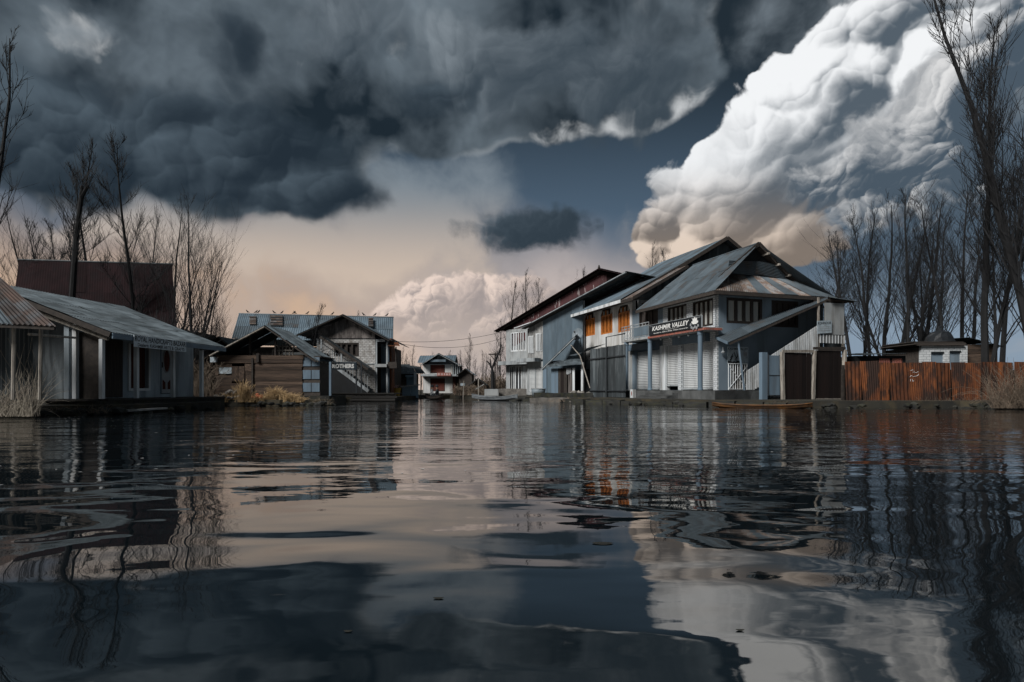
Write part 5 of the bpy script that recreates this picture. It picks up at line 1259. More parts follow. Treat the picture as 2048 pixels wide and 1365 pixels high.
# long roof across the back
LR = Fr(470, 43.5)
ridge_l, ridge_r = ray(478, 628, 45.0), ray(787, 635.5, 45.0); ev_l, ev_r = ray(463, 678, 42.0), ray(785, 684, 42.0)
sheets(wh, ev_l, ev_r, ridge_l, ridge_r, 10, 'tin_blue', rows=2, pitch=.16, mats2='tin_grey', p2=.4)
q_ = ray(466, 678, 48), ray(786, 684, 48)
sheets(wh, V(q_[0].x, 48, ev_l.z), V(q_[1].x, 48, ev_r.z), ridge_l, ridge_r, 5, 'tin_blue', pitch=.2)
mb = MB().tube([ridge_l, ridge_r], .07, 6); mb.build('ridge_cap', 'tin_grey', wh)
for (x0, x1, y0, y1) in ((500, 513, 634, 651), (542, 566, 632, 653), (737, 747, 637, 655)):    # places where sheets are missing, laths show
    def on(x, y):
        t = (y - 629) / 50.0; return ray(x, y, 45.0 - 3.0 * t - .12)
    mb = MB().prism([on(x0, y1), on(x1, y1), on(x1, y0), on(x0, y0)], V(0, -.03, .03)); o = mb.build('roof_gap', 'black', wh)
    for i in range(4):
        y = y0 + (y1 - y0) * (i + .5) / 4; mb = MB(); mb.beam(on(x0, y) + V(0, -.08, .06), on(x1, y) + V(0, -.08, .06), .06, .10); mb.build('lath', 'tin_rustroof', o)
a, c = ray(475, 700, 43.0), ray(782, 700, 43.0)
mb = MB(); mb.box(((a.x + c.x) / 2, 45, (LAND + 3.9) / 2), ((c.x - a.x) / 2, 0, 0), (0, 2.0, 0), (0, 0, (3.9 - LAND) / 2)); mb.build('rear_wall', 'wood_dark', wh)
# right recess with balcony, shaft and porch roof
x0, x1 = WH.U(752), WH.U(773)
mb = MB(); WH.box(mb, WH.U(773), WH.U(777), .3, 4.2, -1.8, -.2); WH.box(mb, w1_ - .02, WH.U(777), .3, 4.0, -2.0, -1.85); mb.build('recess_wall', 'wall_blue', wh)
mb = MB(); WH.box(mb, x0, WH.U(776), WH.Z(760, 735), WH.Z(760, 729), -1.8, .45); mb.build('balcony', 'wall_grey', wh)
mb = MB(); WH.box(mb, x0, WH.U(770), WH.Z(760, 684), WH.Z(760, 679), -.2, .05); mb.build('lintel', 'paint_grey', wh)
for x in (753, 774):
    mb = MB(); WH.box(mb, WH.U(x) - .05, WH.U(x) + .05, .3, WH.Z(x, 684), -.1, .05); mb.build('post', 'paint_grey', wh)
mb = MB(); WH.box(mb, WH.U(756), WH.U(768), WH.Z(760, 726), WH.Z(760, 690), -1.84, -1.78); mb.build('balcony_door', 'shutter_blue', wh)
sheets(wh, ray(776, 692, 39.4), ray(800, 693, 39.4), ray(776, 684, 40.6), ray(796, 685, 40.6), 2, 'tin_rust', name='porch_sheet')
mb = MB(); q = ray(792, 694, 39.8); mb.tube([(q.x, q.y, q.z), (q.x, q.y, WH.Z(792, 735))], .05, 6); mb.build('porch_post', 'wood_dark', wh)
mb = MB(); q0, q1 = ray(776, 726, 39.8), ray(794, 726, 39.8); mb.box(((q0.x + q1.x) / 2, 40.2, WH.Z(785, 731)), ((q1.x - q0.x) / 2, 0, 0), (0, .5, 0), (0, 0, .22)); mb.build('porch_balcony', 'wood_dark', wh)
mb = MB(); WH.box(mb, WH.U(777.5), WH.U(781), .3, 4.3, -1.5, -.3); mb.build('pillar', 'tin_rust', wh)
# ---- stair of the brick house
sf = 1.3
bs_ = thing('stair', 'grey outdoor stair with thin railing and sloping cover on white brick house', 'staircase', WH.P(2.5, sf, LAND))
A_, B_ = WH.Q(737, 783, sf), WH.Q(632, 705, sf)
n = 15
for i in range(n):
    p = A_.lerp(B_, (i + .5) / n); piece('step', 'concrete', bs_, p + V(0, .5, .05), V(.17, 0, 0), V(0, .5, 0), V(0, 0, .03))
for dy in (0, 1.0):
    mb = MB(); mb.beam(A_ + V(0, dy, 0), B_ + V(0, dy, 0), .06, .22); mb.build('stringer', 'paint_grey', bs_)
mb = MB(); mb.beam(A_ + V(.1, -.02, 1.0), B_ + V(0, -.02, .9), .05, .05); mb.build('handrail', 'metal_dark', bs_)
for i in range(18):
    p = A_.lerp(B_, (i + .3) / 18); mb = MB().tube([p + V(0, -.02, .05), p + V(0, -.02, .97)], .022, 5); mb.build('baluster', 'paint_grey', bs_)
mb = MB().prism([A_ + V(.0, .06, -.12), B_ + V(0, .06, -.12), V(B_.x, B_.y + .06, .35), V(A_.x - .2, A_.y + .06, .35)], V(0, .03, 0)); mb.build('under_panel', 'black', bs_)
c0, c1 = WH.Q(640, 672, sf + .2), WH.Q(736, 737, sf + .2)
sheets(bs_, c1 + V(0, 1.4, .0), c1, c0 + V(0, 1.4, .0), c0, 1, 'tin_dark', name='cover_sheet', rows=3, pitch=.2)
mb = MB(); mb.beam(c0 + V(0, -.02, -.08), c1 + V(0, -.02, -.08), .05, .16); mb.build('cover_beam', 'wood_dark', bs_)
for x, yt, yb in ((643, 678, 708), (683, 702, 726)):
    q = WH.Q(x, yb, sf); mb = MB(); mb.box((q.x, q.y, (WH.Z(x, yt, sf) + q.z - .4) / 2), (.05, 0, 0), (0, .05, 0), (0, 0, (WH.Z(x, yt, sf) - q.z + .4) / 2)); mb.build('cover_post', 'paint_grey', bs_)
mb = MB(); a = WH.Q(640, 706, sf); mb.box((a.x - 1.2, a.y + .6, a.z - .06), (1.3, 0, 0), (0, .7, 0), (0, 0, .08)); mb.build('landing', 'concrete', bs_)
# ---- BROTHERS sign
sgB = Fr(658, 36.4)
bb = thing('sign_board', 'dark navy BROTHERS sign board standing by the brick house stair', 'sign', sgB.P(1, 0, LAND))
a, c = sgB.U(656), sgB.U(713); z0, z1 = sgB.Z(680, 740), sgB.Z(680, 725)
mb = MB(); sgB.box(mb, a, c, z0, z1, -.04, 0); mb.build('board', 'sign_navy', bb)
text('BROTHERS', bb, sgB, sgB.U(659), sgB.U(708), z0 + .1, z1 - .1, .004, 'ink_white', bold=.05)
mb = MB(); sgB.box(mb, a, c, z1, z1 + .025, -.05, .01); mb.build('frame', 'paint_grey', bb)
for x in (712, 722):
    mb = MB(); sgB.box(mb, sgB.U(x) - .04, sgB.U(x) + .04, LAND - .3, z1, -.12, -.05); mb.build('post', 'metal_dark', bb)

# deck in front of the brick house
mb_ = thing('landing_stage', 'dark plank landing stage below the white brick house', 'platform', (*xy(730, 36.5), 0))
q0, q1 = xy(655, 36.2)[0], xy(795, 36.2)[0]
for i in range(3): piece('plank', 'plank_deck', mb_, ((q0 + q1) / 2 + R.uniform(-.2, .2), 35.2 + i * .05, .10 + i * .16), V((q1 - q0) / 2, 0, 0), V(0, .1, 0), V(0, 0, .065))
piece('deck', 'plank_deck', mb_, ((q0 + q1) / 2, 36.4, .47), V((q1 - q0) / 2, 0, 0), V(0, 1.25, 0), V(0, 0, .03))

# ---- rubble and straw bank before the barn
hp = thing('straw_bank', 'heap of dry straw, sticks and orange brick rubble before the plank barn', 'heap', (*xy(515, 25.9), LAND))
heap(hp, *xy(462, 25.7), .95, .35, .42, 40, 'stone_pale', 'rubble_stone', r=(.05, .13), seed=11)
heap(hp, *xy(519, 25.6), .38, .25, .34, 12, 'brick_orange', 'brick_lump', r=(.07, .16), seed=12)
def tuft(mb, x, y, z, n, h, spread, rr, r=.006):
    for i in range(n):
        a = rr.uniform(0, 6.28); l = h * rr.uniform(.5, 1.1); s_ = rr.uniform(.1, 1) * spread
        bx, by = x + rr.gauss(0, spread * .25), y + rr.gauss(0, spread * .25)
        mb.tube([(bx, by, z), (bx + s_ * .35 * math.cos(a), by + s_ * .35 * math.sin(a), z + l * .65), (bx + s_ * math.cos(a), by + s_ * math.sin(a), z + l * rr.uniform(.6, 1.0))], [r, r * .8, r * .3], 3, False)
rr = random.Random(21); mb = MB()
for (x, h, n) in ((488, 1.0, 260), (478, .75, 160), (548, .75, 260), (560, .65, 180), (535, .5, 160), (585, .45, 160), (505, .5, 120), (450, .45, 120), (600, .3, 100), (575, .5, 150), (435, .3, 60), (520, .35, 90)):
    xx, yy = xy(x, 25.6 + rr.uniform(-.25, .2)); tuft(mb, xx, yy, .15, n, h, .42, rr, .009)
mb.build('dry_grass', 'straw', hp)

# ---- stones and planks littering the waterline
def shore_litter(name, label, pts, n, mat, seed, r=(.06, .18)):
    rr = random.Random(seed); root = thing(name, label, 'stones', (*pts[len(pts) // 2], 0))
    for i in range(n):
        k = rr.randrange(len(pts) - 1); a, c = Vector((*pts[k], 0)), Vector((*pts[k + 1], 0)); p = a.lerp(c, rr.random())
        s_ = stone_mesh(rr, rr.uniform(*r)); x, y, z = p.x + rr.uniform(-.1, .1), p.y - rr.uniform(.02, .35), rr.uniform(-.04, .12)
        s_.v = [(q[0] * 1.4 + x, q[1] + y, q[2] + z) for q in s_.v]; s_.build('stone', mat, root)
    return root
shore_litter('bank_stones', 'loose dark stones along the waterline before the corner shop', [xy(1180, 29.7), xy(1290, 26.4), xy(1420, 24.4), xy(1530, 23.2), xy(1690, 22.2)], 46, 'stone_dark', 61)
shore_litter('bank_stones', 'loose dark stones along the waterline below the rusty fence', [xy(1690, 22.2), xy(1920, 22.4), xy(2048, 20.9)], 30, 'stone_dark', 62)
shore_litter('bank_stones', 'loose pale stones along the waterline below the lean-to', [xy(1010, 39.3), xy(1080, 34.8), xy(1180, 29.6)], 30, 'stone_pale', 63, (.05, .13))
shore_litter('bank_stones', 'loose stones along the waterline below the plank barn', [xy(440, 25.4), xy(560, 25.0), xy(668, 26.0)], 34, 'stone_dark', 64)
shore_litter('bank_stones', 'loose dark stones under the verandah shop deck', [xy(100, 15.9), xy(225, 16.3), xy(436, 21.3)], 30, 'stone_dark', 65)
for i, (x0, Y0, x1, Y1, lb) in enumerate(((1196, 29.2, 1262, 27.4, 'weathered plank lying at the waterline below the dark tin screen'), (1340, 25.7, 1425, 24.5, 'weathered plank lying at the waterline below the shop steps'), (250, 16.6, 330, 18.4, 'wet plank floating along the verandah deck'), (600, 25.4, 655, 25.7, 'wet plank at the waterline below the barn panels'))):
    a, c = Vector((*xy(x0, Y0), .09)), Vector((*xy(x1, Y1), .11)); mb = MB(); mb.beam(a, c, .2, .05); mb.build('loose_plank', 'plank_grey', None, label=lb, cat='plank', org=(a + c) / 2)
# ================================================================== FAR END OF THE CANAL
cx = thing('shuttered_house', 'small far white house with dark red shutters on both storeys', 'house', CT.P(1.5, 0, LAND))
c0, c1 = CT.U(846), CT.U(905); zc = CT.Z(880, 729); zm = CT.Z(880, 752)
g1, g2 = (CT.U(860.5), CT.U(890), .55, CT.Z(875, 757)), (CT.U(860.5), CT.U(890), CT.Z(875, 747), CT.Z(875, 730))
mb = MB(); CT.wall(mb, c0, c1, .4, zc, .2, [g1, g2]); mb.build('wall', 'wall_white', cx)
shutter(CT, cx, g1[0] + .05, g1[1] - .05, g1[2], g1[3], mat='shutter_red', guides='wood_dark'); shutter(CT, cx, g2[0] + .05, g2[1] - .05, g2[2], g2[3], mat='shutter_red', guides='wood_dark')
mb = MB(); CT.box(mb, c0 - .1, CT.U(921), zm - .05, zm + .12, .003, .6); mb.build('balcony_slab', 'paint_grey', cx)
mb = MB(); CT.box(mb, c1, CT.U(916), .4, zc, -.3, -.1); mb.build('side_front', 'wood_dark', cx)
mb = MB(); CT.box(mb, c0, c0 + .2, .4, zc, -4, -.21); CT.box(mb, c0 + .2, CT.U(916), .4, zc, -4.2, -4); mb.build('side_wall', 'wood_dark', cx)
mb = MB(); CT.box(mb, CT.U(906), CT.U(911), .4, zm - .06, -.09, .0); mb.build('side_shutter', 'shutter_red', cx)
for i in range(4): CT.piece('baluster', 'paint_grey', cx, CT.U(906) + i * .18, CT.U(906) + i * .18 + .08, zm + .12, zc, -.05, .0)
ap = (CT.U(877, .6), CT.Z(877, 707, .6)); lp = (CT.U(842, .6), CT.Z(842, 729, .6)); rp = (CT.U(922, .6), CT.Z(922, 731, .6))
sheets(cx, CT.P(lp[0], -3.5, lp[1]), CT.P(lp[0], .6, lp[1]), CT.P(ap[0], -3.5, ap[1]), CT.P(ap[0], .6, ap[1]), 2, 'tin_grey', pitch=.2)
sheets(cx, CT.P(rp[0], .6, rp[1]), CT.P(rp[0], -3.5, rp[1]), CT.P(ap[0], .6, ap[1]), CT.P(ap[0], -3.5, ap[1]), 2, 'tin_grey', pitch=.2)
mb = MB().prism([CT.P(lp[0] + .35, -.05, zc), CT.P(rp[0] - .35, -.05, zc), CT.P(ap[0], -.05, ap[1] - .15)], CT.n * -.1); mb.build('gable', 'tin_grey', cx)
mb = MB(); CT.box(mb, CT.U(875), CT.U(882), CT.Z(878, 721), CT.Z(878, 711), -.04, .02); mb.build('gable_window', 'paint_grey', cx)
for e0, e1 in ((lp, ap), (ap, rp)):
    mb = MB(); mb.beam(CT.P(e0[0], .61, e0[1] - .06), CT.P(e1[0], .61, e1[1] - .06), .05, .14, up=tuple(CT.n)); mb.build('barge_board', 'paint_grey', cx)
mb = MB(); mb.beam(CT.Q(861, 722, .3), CT.Q(892, 722, .3), .5, .2); mb.build('hood', 'tin_blue', cx)
ra_, rb_ = ray(840, 712, 55), ray(913, 711, 55)
sheets(cx, ra_ + V(0, -1.6, -.75), rb_ + V(0, -1.6, -.75), ra_, rb_, 5, 'tin_blue', pitch=.2)
sheets(cx, ra_ + V(0, 2.0, -.9), rb_ + V(0, 2.0, -.9), ra_, rb_, 4, 'tin_blue', pitch=.2)
# red board on its balcony
rbF = Fr(874, 51.3)
rbd = thing('sign_board', 'small faded red sign on the far shuttered house balcony', 'sign', rbF.P(.6, 0, zm))
mb = MB(); rbF.box(mb, 0, rbF.U(902), rbF.Z(880, 752.5), rbF.Z(880, 745.5), -.05, 0); mb.build('board', 'slab_red', rbd)
for a_, b_ in ((.05, .2), (.28, .42), (.5, .58), (.64, .78), (.84, .95)):
    W_ = rbF.U(902); mb = MB(); rbF.box(mb, W_ * a_, W_ * b_, rbF.Z(880, 751), rbF.Z(880, 747), .001, .004); mb.build('faded_lettering', 'petal', rbd)
# sheds left of it
sl = thing('low_shed', 'low brown shed with blue roller shutter left of far house', 'shed', (*xy(815, 48), LAND))
f = Fr(779, 47.5)
mb = MB(); f.wall(mb, 0, f.U(836), LAND, f.Z(810, 748), .2, [(f.U(813), f.U(830), LAND + .1, f.Z(820, 752))]); mb.build('wall', 'plank_h', sl)
shutter(f, sl, f.U(813) + .05, f.U(830) - .05, LAND + .1, f.Z(820, 752), mat='shutter_blue', guides='shutter_blue')
mb = MB(); f.box(mb, f.U(812), f.U(831), f.Z(820, 755), f.Z(820, 750.5), .0, .3); mb.build('shutter_box', 'shutter_blue', sl)
sheets(sl, f.Q(779, 748, .4), f.Q(851, 748, .4), f.Q(781, 726, -2), f.Q(840, 734, -2), 4, 'tin_dark', pitch=.2)
mb = MB(); f.box(mb, f.U(786), f.U(812), f.Z(800, 747), f.Z(800, 727), -1.9, -1.8); mb.build('upper_wall', 'tin_grey', sl)
mb = MB(); f.box(mb, f.U(829.5), f.U(834.5), LAND, f.Z(832, 746), .35, .45); mb.build('white_post', 'paint_white', sl)
# blue boxed stall and flower tub at the water
stl = thing('floating_stall', 'pale blue panelled stall counter at the water left of far house', 'stall', (*xy(820, 43), 0.05))
f = Fr(804, 43.0)
for i in range(2): f.piece('panel', 'shutter_blue', stl, f.U(804 + i * 17) + .02, f.U(821 + i * 16) - .02, .08, f.Z(820, 773 - i * 1.5), -.06, 0)
mb = MB(); mb.beam(f.Q(803, 774, .1), f.Q(838, 770, .1), .9, .08); mb.build('counter_top', 'paint_grey', stl)
mb = MB(); f.box(mb, f.U(804), f.U(837), -.1, .08, -1, .2); mb.build('float', 'wood_dark', stl)
q = xy(794, 41.5)
tbq = thing('flower_tub', 'yellow tub with pale pink flowers at the landing', 'flower pot', (*q, .2))
MB().lathe((*q, .2), [(.18, 0), (.24, .35), (.27, .62), (.22, .62)], 12).build('tub', 'yellow', tbq)
mb = MB(); rr = random.Random(8)
for i in range(46):
    a = rr.uniform(0, 6.28); r_ = rr.uniform(0, .42); p = Vector((q[0] + r_ * math.cos(a), q[1] + r_ * math.sin(a), .85 + rr.uniform(0, .22) - r_ * .25))
    mb.add([p + V(rr.uniform(-.07, .07), rr.uniform(-.07, .07), rr.uniform(-.05, .05)) for _ in range(4)], [(0, 1, 2, 3)])
mb.build('blossom', 'petal', tbq)
# huts right of it
h2, f_ = simple_hut('small_hut', 'dark boarded hut with blue tin roof right of far house', 918, 944, 738, 748, 790, 50, 3, 'wood_dark', 'tin_blue')
mb = MB(); f_.box(mb, f_.U(921), f_.U(930), f_.Z(925, 772), f_.Z(925, 767), .01, .04); mb.build('notice', 'sign_pale', h2)
h3, f_ = simple_hut('small_hut', 'dim low hut at the water, furthest right of the far huts', 943, 968, 758, 768, 790, 49, 2.5, 'wood_dark', 'tin_dark')
# brush mass by the right row
def brush(name, label, px0, px1, Y, h, n, mat, seed, z=LAND, r=.012, dy=1.0):
    rr = random.Random(seed); mb = MB()
    for i in range(n):
        x, y = xy(rr.uniform(px0, px1), Y + rr.uniform(-dy, dy)); a = rr.uniform(0, 6.28); l = h * rr.uniform(.35, 1.05); s_ = l * rr.uniform(.1, .7)
        x2, y2 = x + s_ * math.cos(a), y + s_ * math.sin(a)
        mb.tube([(x, y, z), ((x * .6 + x2 * .4), (y * .6 + y2 * .4), z + l * .6), (x2, y2, z + l * rr.uniform(.7, 1))], [r, r * .8, r * .4], 3, False)
        for k in range(3):
            t = rr.uniform(.4, .9); px_, py_, pz_ = x + (x2 - x) * t, y + (y2 - y) * t, z + l * t
            mb.tube([(px_, py_, pz_), (px_ + rr.uniform(-.35, .35), py_ + rr.uniform(-.3, .3), pz_ + rr.uniform(-.05, .4))], [r * .6, r * .3], 3, False)
    o = mb.build(name, mat, None, label=label, cat='bush', org=Vector((*xy((px0 + px1) / 2, Y), z)))
    return o
brush('dry_bush', 'dark tangled brush between far huts and red gable house', 962, 1016, 52, 2.0, 260, 'bramble', 31, r=.03, dy=1.5)
brush('dry_bush', 'dark leafless brush between handicraft shop and plank barn', 350, 432, 27, 2.1, 240, 'bramble', 32, r=.014, dy=2.0)
brush('dry_bush', 'low brown brush at the water beside the yellow flower tub', 770, 812, 44.5, .9, 120, 'bramble', 33, r=.02, dy=.8)
brush('dry_bush', 'brown reeds at the water before the far boarded huts', 905, 975, 46.6, .8, 170, 'bramble', 34, r=.02, dy=.5)
for i, (x, y0, y1, lb) in enumerate(((842, 790, 752, 'mooring pole left of far shuttered house'), (926, 792, 762, 'leaning mooring pole before the boarded hut'), (957, 793, 758, 'thin mooring pole before the dim low hut'), (783, 792, 742, 'mooring pole beside brick house landing'))):
    MB().tube([tuple(ray(x, y0 + 12, 45)), tuple(ray(x + 2 * (i % 2), y1, 45))], .045, 6).build('mooring_pole', 'post_worn', None, label=lb, cat='pole', org=Vector((*xy(x, 45), 0)))
mb = MB(); mb.beam(ray(951, 779, 44), ray(968, 769, 44), .35, .05); mb.build('leaning_plank', 'plank_grey', None, label='pale plank propped up on the bank right of the far huts', cat='plank', org=ray(958, 775, 44))
# ---- boats
def boat(name, label, a, b_, w, h, mat, lift=.35, z=-.05):
    a, b_ = Vector((*a, 0)), Vector((*b_, 0)); d = (b_ - a); L = d.length; d.normalize(); s_ = Vector((-d.y, d.x, 0))
    root = thing(name, label, 'boat', (a + b_) / 2)
    n = 20; vs = []; secs = [(-1, 1.0), (-.85, .35), (0, 0), (.85, .35), (1, 1.0)]
    for i in range(n + 1):
        t = i / n; k = 4 * t * (1 - t); wd = w / 2 * (k ** .6) + .02; up = lift * (abs(2 * t - 1) ** 3)
        for (q, hh) in secs: vs.append(a + d * (L * t) + s_ * (q * wd) + Z3 * (z + hh * h + up))
    m_ = len(secs)
    mb = MB().add(vs, [(i * m_ + j, i * m_ + j + 1, (i + 1) * m_ + j + 1, (i + 1) * m_ + j) for i in range(n) for j in range(m_ - 1)]); mb.build('hull', mat, root, smooth=False)
    mb = MB()
    for q in (0, m_ - 1): mb.tube([vs[i * m_ + q] + Z3 * .01 for i in range(n + 1)], .022, 5)
    mb.build('gunwale', mat, root)
    for t in (.35, .62):
        p = a + d * (L * t) + Z3 * (z + h * .75); k = (4 * t * (1 - t)) ** .6
        piece('thwart', mat, root, p, d * .1, s_ * (w / 2 * k * .95), Z3 * .015)
    return root
boat('rowing_boat', 'long low wooden boat with orange prow moored before the corner shop', xy(1424, 23.0), xy(1625, 21.7), .7, .15, 'boat_wood', lift=.10, z=-.06)
boat('rowing_boat', 'pale grey flat boat nosing out from the right bank planter', xy(944, 39.3), xy(1035, 36.0), .9, .24, 'boat_pale', lift=.18, z=-.02)
bp = boat('rowing_boat', 'dark far boat carrying two seated people', xy(851, 42.2), xy(886, 41.6), .8, .24, 'wood_dark', lift=.2, z=-.02)
def seated(label, loc, face, topm):
    root = thing('person', label, 'person', loc)
    me = bpy.data.meshes.new('body'); J = {}
    c, s_ = math.cos(face), math.sin(face)
    def P_(x, y, z): return (x * c - y * s_, x * s_ + y * c, z)
    vs = [P_(0, 0, .10), P_(0, 0, .32), P_(.03, 0, .52), P_(.05, 0, .60), P_(.07, 0, .70), P_(.08, 0, .82),
          P_(.02, .18, .50), P_(.10, .24, .30), P_(.28, .16, .22), P_(.02, -.18, .50), P_(.10, -.24, .30), P_(.28, -.16, .22),
          P_(.05, .10, .08), P_(.38, .15, .28), P_(.45, .13, -.02), P_(.05, -.10, .08), P_(.38, -.15, .28), P_(.45, -.13, -.02), P_(.57, .14, -.03), P_(.57, -.14, -.03)]
    es = [(0, 1), (1, 2), (2, 3), (3, 4), (4, 5), (2, 6), (6, 7), (7, 8), (2, 9), (9, 10), (10, 11), (0, 12), (12, 13), (13, 14), (14, 18), (0, 15), (15, 16), (16, 17), (17, 19)]
    rad = [.15, .14, .15, .06, .085, .095, .075, .055, .04, .075, .055, .04, .10, .075, .05, .10, .075, .05, .04, .04]
    me.from_pydata(vs, es, []); o = bpy.data.objects.new('body', me); COL.objects.link(o)
    o.modifiers.new('skin', 'SKIN'); o.modifiers.new('sub', 'SUBSURF').levels = 1
    sv = me.skin_vertices[0].data
    for i, r_ in enumerate(rad): sv[i].radius = (r_, r_)
    sv[0].use_root = True
    m2 = bpy.data.meshes.new_from_object(o.evaluated_get(bpy.context.evaluated_depsgraph_get()))
    bpy.data.objects.remove(o)
    m2.materials.clear(); m2.materials.append(M[topm]); m2.materials.append(M['skin'])
    for p in m2.polygons: p.material_index = 1 if p.center.z > .62 else 0
    o = bpy.data.objects.new('body', m2); COL.objects.link(o); o.parent = root
    mb = MB(); c0_ = P_(.06, 0, .84)
    mb.lathe(c0_, [(.105, -.06), (.115, 0), (.10, .06), (.05, .095), (.01, .10)], 10); h_ = mb.mesh('cap'); h_.materials.append(M['cloth_dark'])
    ho = bpy.data.objects.new('cap', h_); COL.objects.link(ho); ho.parent = root
    return root
p = Vector((*xy(863, 41.95), .13)); seated('seated person in pale grey top at the rear of the far boat', p, 0.1, 'cloth_pale')
p = Vector((*xy(875.5, 41.75), .13)); seated('seated person in dark clothes at the front of the far boat', p, 3.0, 'cloth_dark')
# ---- rusty fence
fa, fbn = Vector((*xy(1690, 23.6), 0)), Vector((*xy(2130, 24.6), 0))
RF = Fr(O=fa, u=(fbn - fa))
fe = thing('rusty_fence', 'fence of rusty orange corrugated sheets along the right bank', 'fence', fa + Z3 * LAND)
edges = [1691, 1722, 1757, 1779, 1817, 1846, 1873, 1902, 1930, 1962, 1994, 2028, 2062, 2096, 2130]
for i in range(len(edges) - 1):
    a, c = RF.U(edges[i]), RF.U(edges[i + 1]) + .03
    t0 = RF.Z(edges[i], 725 + R.uniform(-2, 2)); d0 = R.uniform(-.03, .05)
    zb = [.08, .10, -.02, .06][i % 4] if i < 4 else .15 + R.uniform(-.05, .12)
    sk_ = R.uniform(-.06, .06) if i < 5 else R.uniform(-.02, .02)
    MB().corr(RF.P(a + sk_ + .05, d0, zb), RF.P(c + sk_, d0, zb - .03), RF.P(a, d0 - .05, t0), RF.P(c, d0 - .05, t0 + R.uniform(-.04, .04)), pitch=.10 if i % 3 else .16, amp=.018, rows=3, rnd=R).build('sheet', 'tin_rust', fe)
for i in range(0, len(edges), 3):
    mb = MB(); RF.box(mb, RF.U(edges[i]) - .04, RF.U(edges[i]) + .04, -.1, 1.72, -.2, -.11); mb.build('post', 'wood_dark', fe)
mb = MB()
for (x0, y0, pts) in ((1821, 742, [(0, 0), (5, -2), (8, 1), (4, 3), (10, 4), (16, 2)]), (1820, 754, [(0, 0), (3, -3), (6, 0), (11, -1), (15, -2), (17, -5)]), (1821, 763, [(0, 0), (0, -4), (4, -4), (4, 0), (7, -1)])):
    mb.tube([RF.Q(x0 + p_[0], y0 + p_[1], .10) for p_ in pts], .008, 4, False)
mb.build('chalk_marks', 'paint_white', fe)
mb = MB(); RF.box(mb, .05, RF.U(2128), .05, 1.55, -.32, -.22); mb.build('gap_blocker', 'wood_dark', fe)  # added dark board, blocks the bright background between the sheets
# ---- white hut and sheds behind the fence
wf = Fr(1843, 31.0)
whut = thing('brick_hut', 'white brick hut with two grey shuttered windows behind the fence', 'hut', wf.P(1.2, 0, LAND))
bW2 = brickmat('brick_white_hut', wf, (.60, .62, .63), (.50, .52, .53), (.33, .35, .36), bw=.3, bh=.13, ms=.016, dirt=(.3, .32, .33), damt=.35)
h1 = [(wf.U(1862), wf.U(1887), LAND + .6, wf.Z(1870, 706)), (wf.U(1899), wf.U(1921), LAND + .6, wf.Z(1910, 704))]
mb = MB(); wf.wall(mb, 0, wf.U(1935), LAND, wf.Z(1890, 692), .2, h1); mb.build('wall', bW2, whut)
for h_ in h1:
    mb = MB(); wf.box(mb, h_[0], h_[1], h_[2], h_[3], -.1, -.06); o = mb.build('window_shutter', 'wall_blue', whut)
    mb = MB(); wf.box(mb, h_[0], h_[1], h_[3], h_[3] + .06, .003, .05); mb.build('lintel', 'metal_dark', o)
mb = MB(); wf.box(mb, 0, wf.U(1935), LAND, wf.Z(1890, 694), -3, -.22); mb.build('rear_wall', 'wood_dark', whut)
for i in range(4): wf.piece('roof_board', 'wood_dark', whut, wf.U(1828) + R.uniform(-.1, .2), wf.U(1936) - R.uniform(0, .3), wf.Z(1890, 692) + .01 + i * .06, wf.Z(1890, 692) + .06 + i * .06, -3.1 + .1 * i, .16 - i * .1, tilt=R.uniform(-.02, .025))
q = wf.P(wf.U(1905), -.9, wf.Z(1890, 684))
tk = thing('water_tank', 'black tarpaulin-covered tank lump on the white hut roof', 'tank', q)
mb = MB(); mb.lathe((q.x, q.y, q.z - .05), [(.55, 0), (.68, .12), (.64, .38), (.45, .62), (.16, .74), (.13, .9), (.05, 1.0)], 12)
rr = random.Random(2); mb.v = [(x + rr.uniform(-.05, .05), y + rr.uniform(-.05, .05), z + rr.uniform(-.03, .03)) for x, y, z in mb.v]; mb.build('tarpaulin', 'tarp', tk)
mb = MB().tube([(q.x + .7 * math.cos(a), q.y + .7 * math.sin(a), q.z + .06) for a in np.linspace(0, 6.283, 15)], .02, 5, False); mb.build('tie_rope', 'metal_dark', tk)
bf = Fr(1936, 31.6)
bsd = thing('plank_shed', 'dark brown plank shed right of white brick hut', 'shed', bf.P(1, 0, LAND))
planks_h(bf, bsd, 0, bf.U(1993), LAND, bf.Z(1960, 690), 12, 0, mat='plank_h')
mb = MB(); bf.box(mb, 0, bf.U(1993), LAND, bf.Z(1960, 690), -2.5, -.06); mb.build('rear_wall', 'wood_dark', bsd)
sheets(bsd, bf.P(-.2, .3, bf.Z(1945, 677)), bf.P(bf.U(2000), .3, bf.Z(2000, 694)), bf.P(-.1, -2.6, bf.Z(1945, 677) + .15), bf.P(bf.U(2000), -2.6, bf.Z(2000, 694) + .1), 3, 'tin_dark')
os_ = Fr(1755, 30.0)
osd = thing('tin_shed', 'low dark shed with two faded orange panels behind the fence', 'shed', os_.P(.7, 0, LAND))
mb = MB(); os_.box(mb, os_.U(1710), os_.U(1812), LAND, os_.Z(1780, 712), -2, -.03); mb.build('wall', 'black', osd)
for x0, x1 in ((1758, 1780), (1784, 1804)): MB().corr(os_.Q(x0, 735), os_.Q(x1, 735), os_.Q(x0, 717), os_.Q(x1, 717), pitch=.09).build('panel', 'slab_red', osd)
sheets(osd, os_.P(os_.U(1712), .3, os_.Z(1760, 711)), os_.P(os_.U(1808), .3, os_.Z(1760, 708)), os_.P(os_.U(1712), -2.2, os_.Z(1760, 704)), os_.P(os_.U(1808), -2.2, os_.Z(1760, 702)), 4, 'tin_dark')
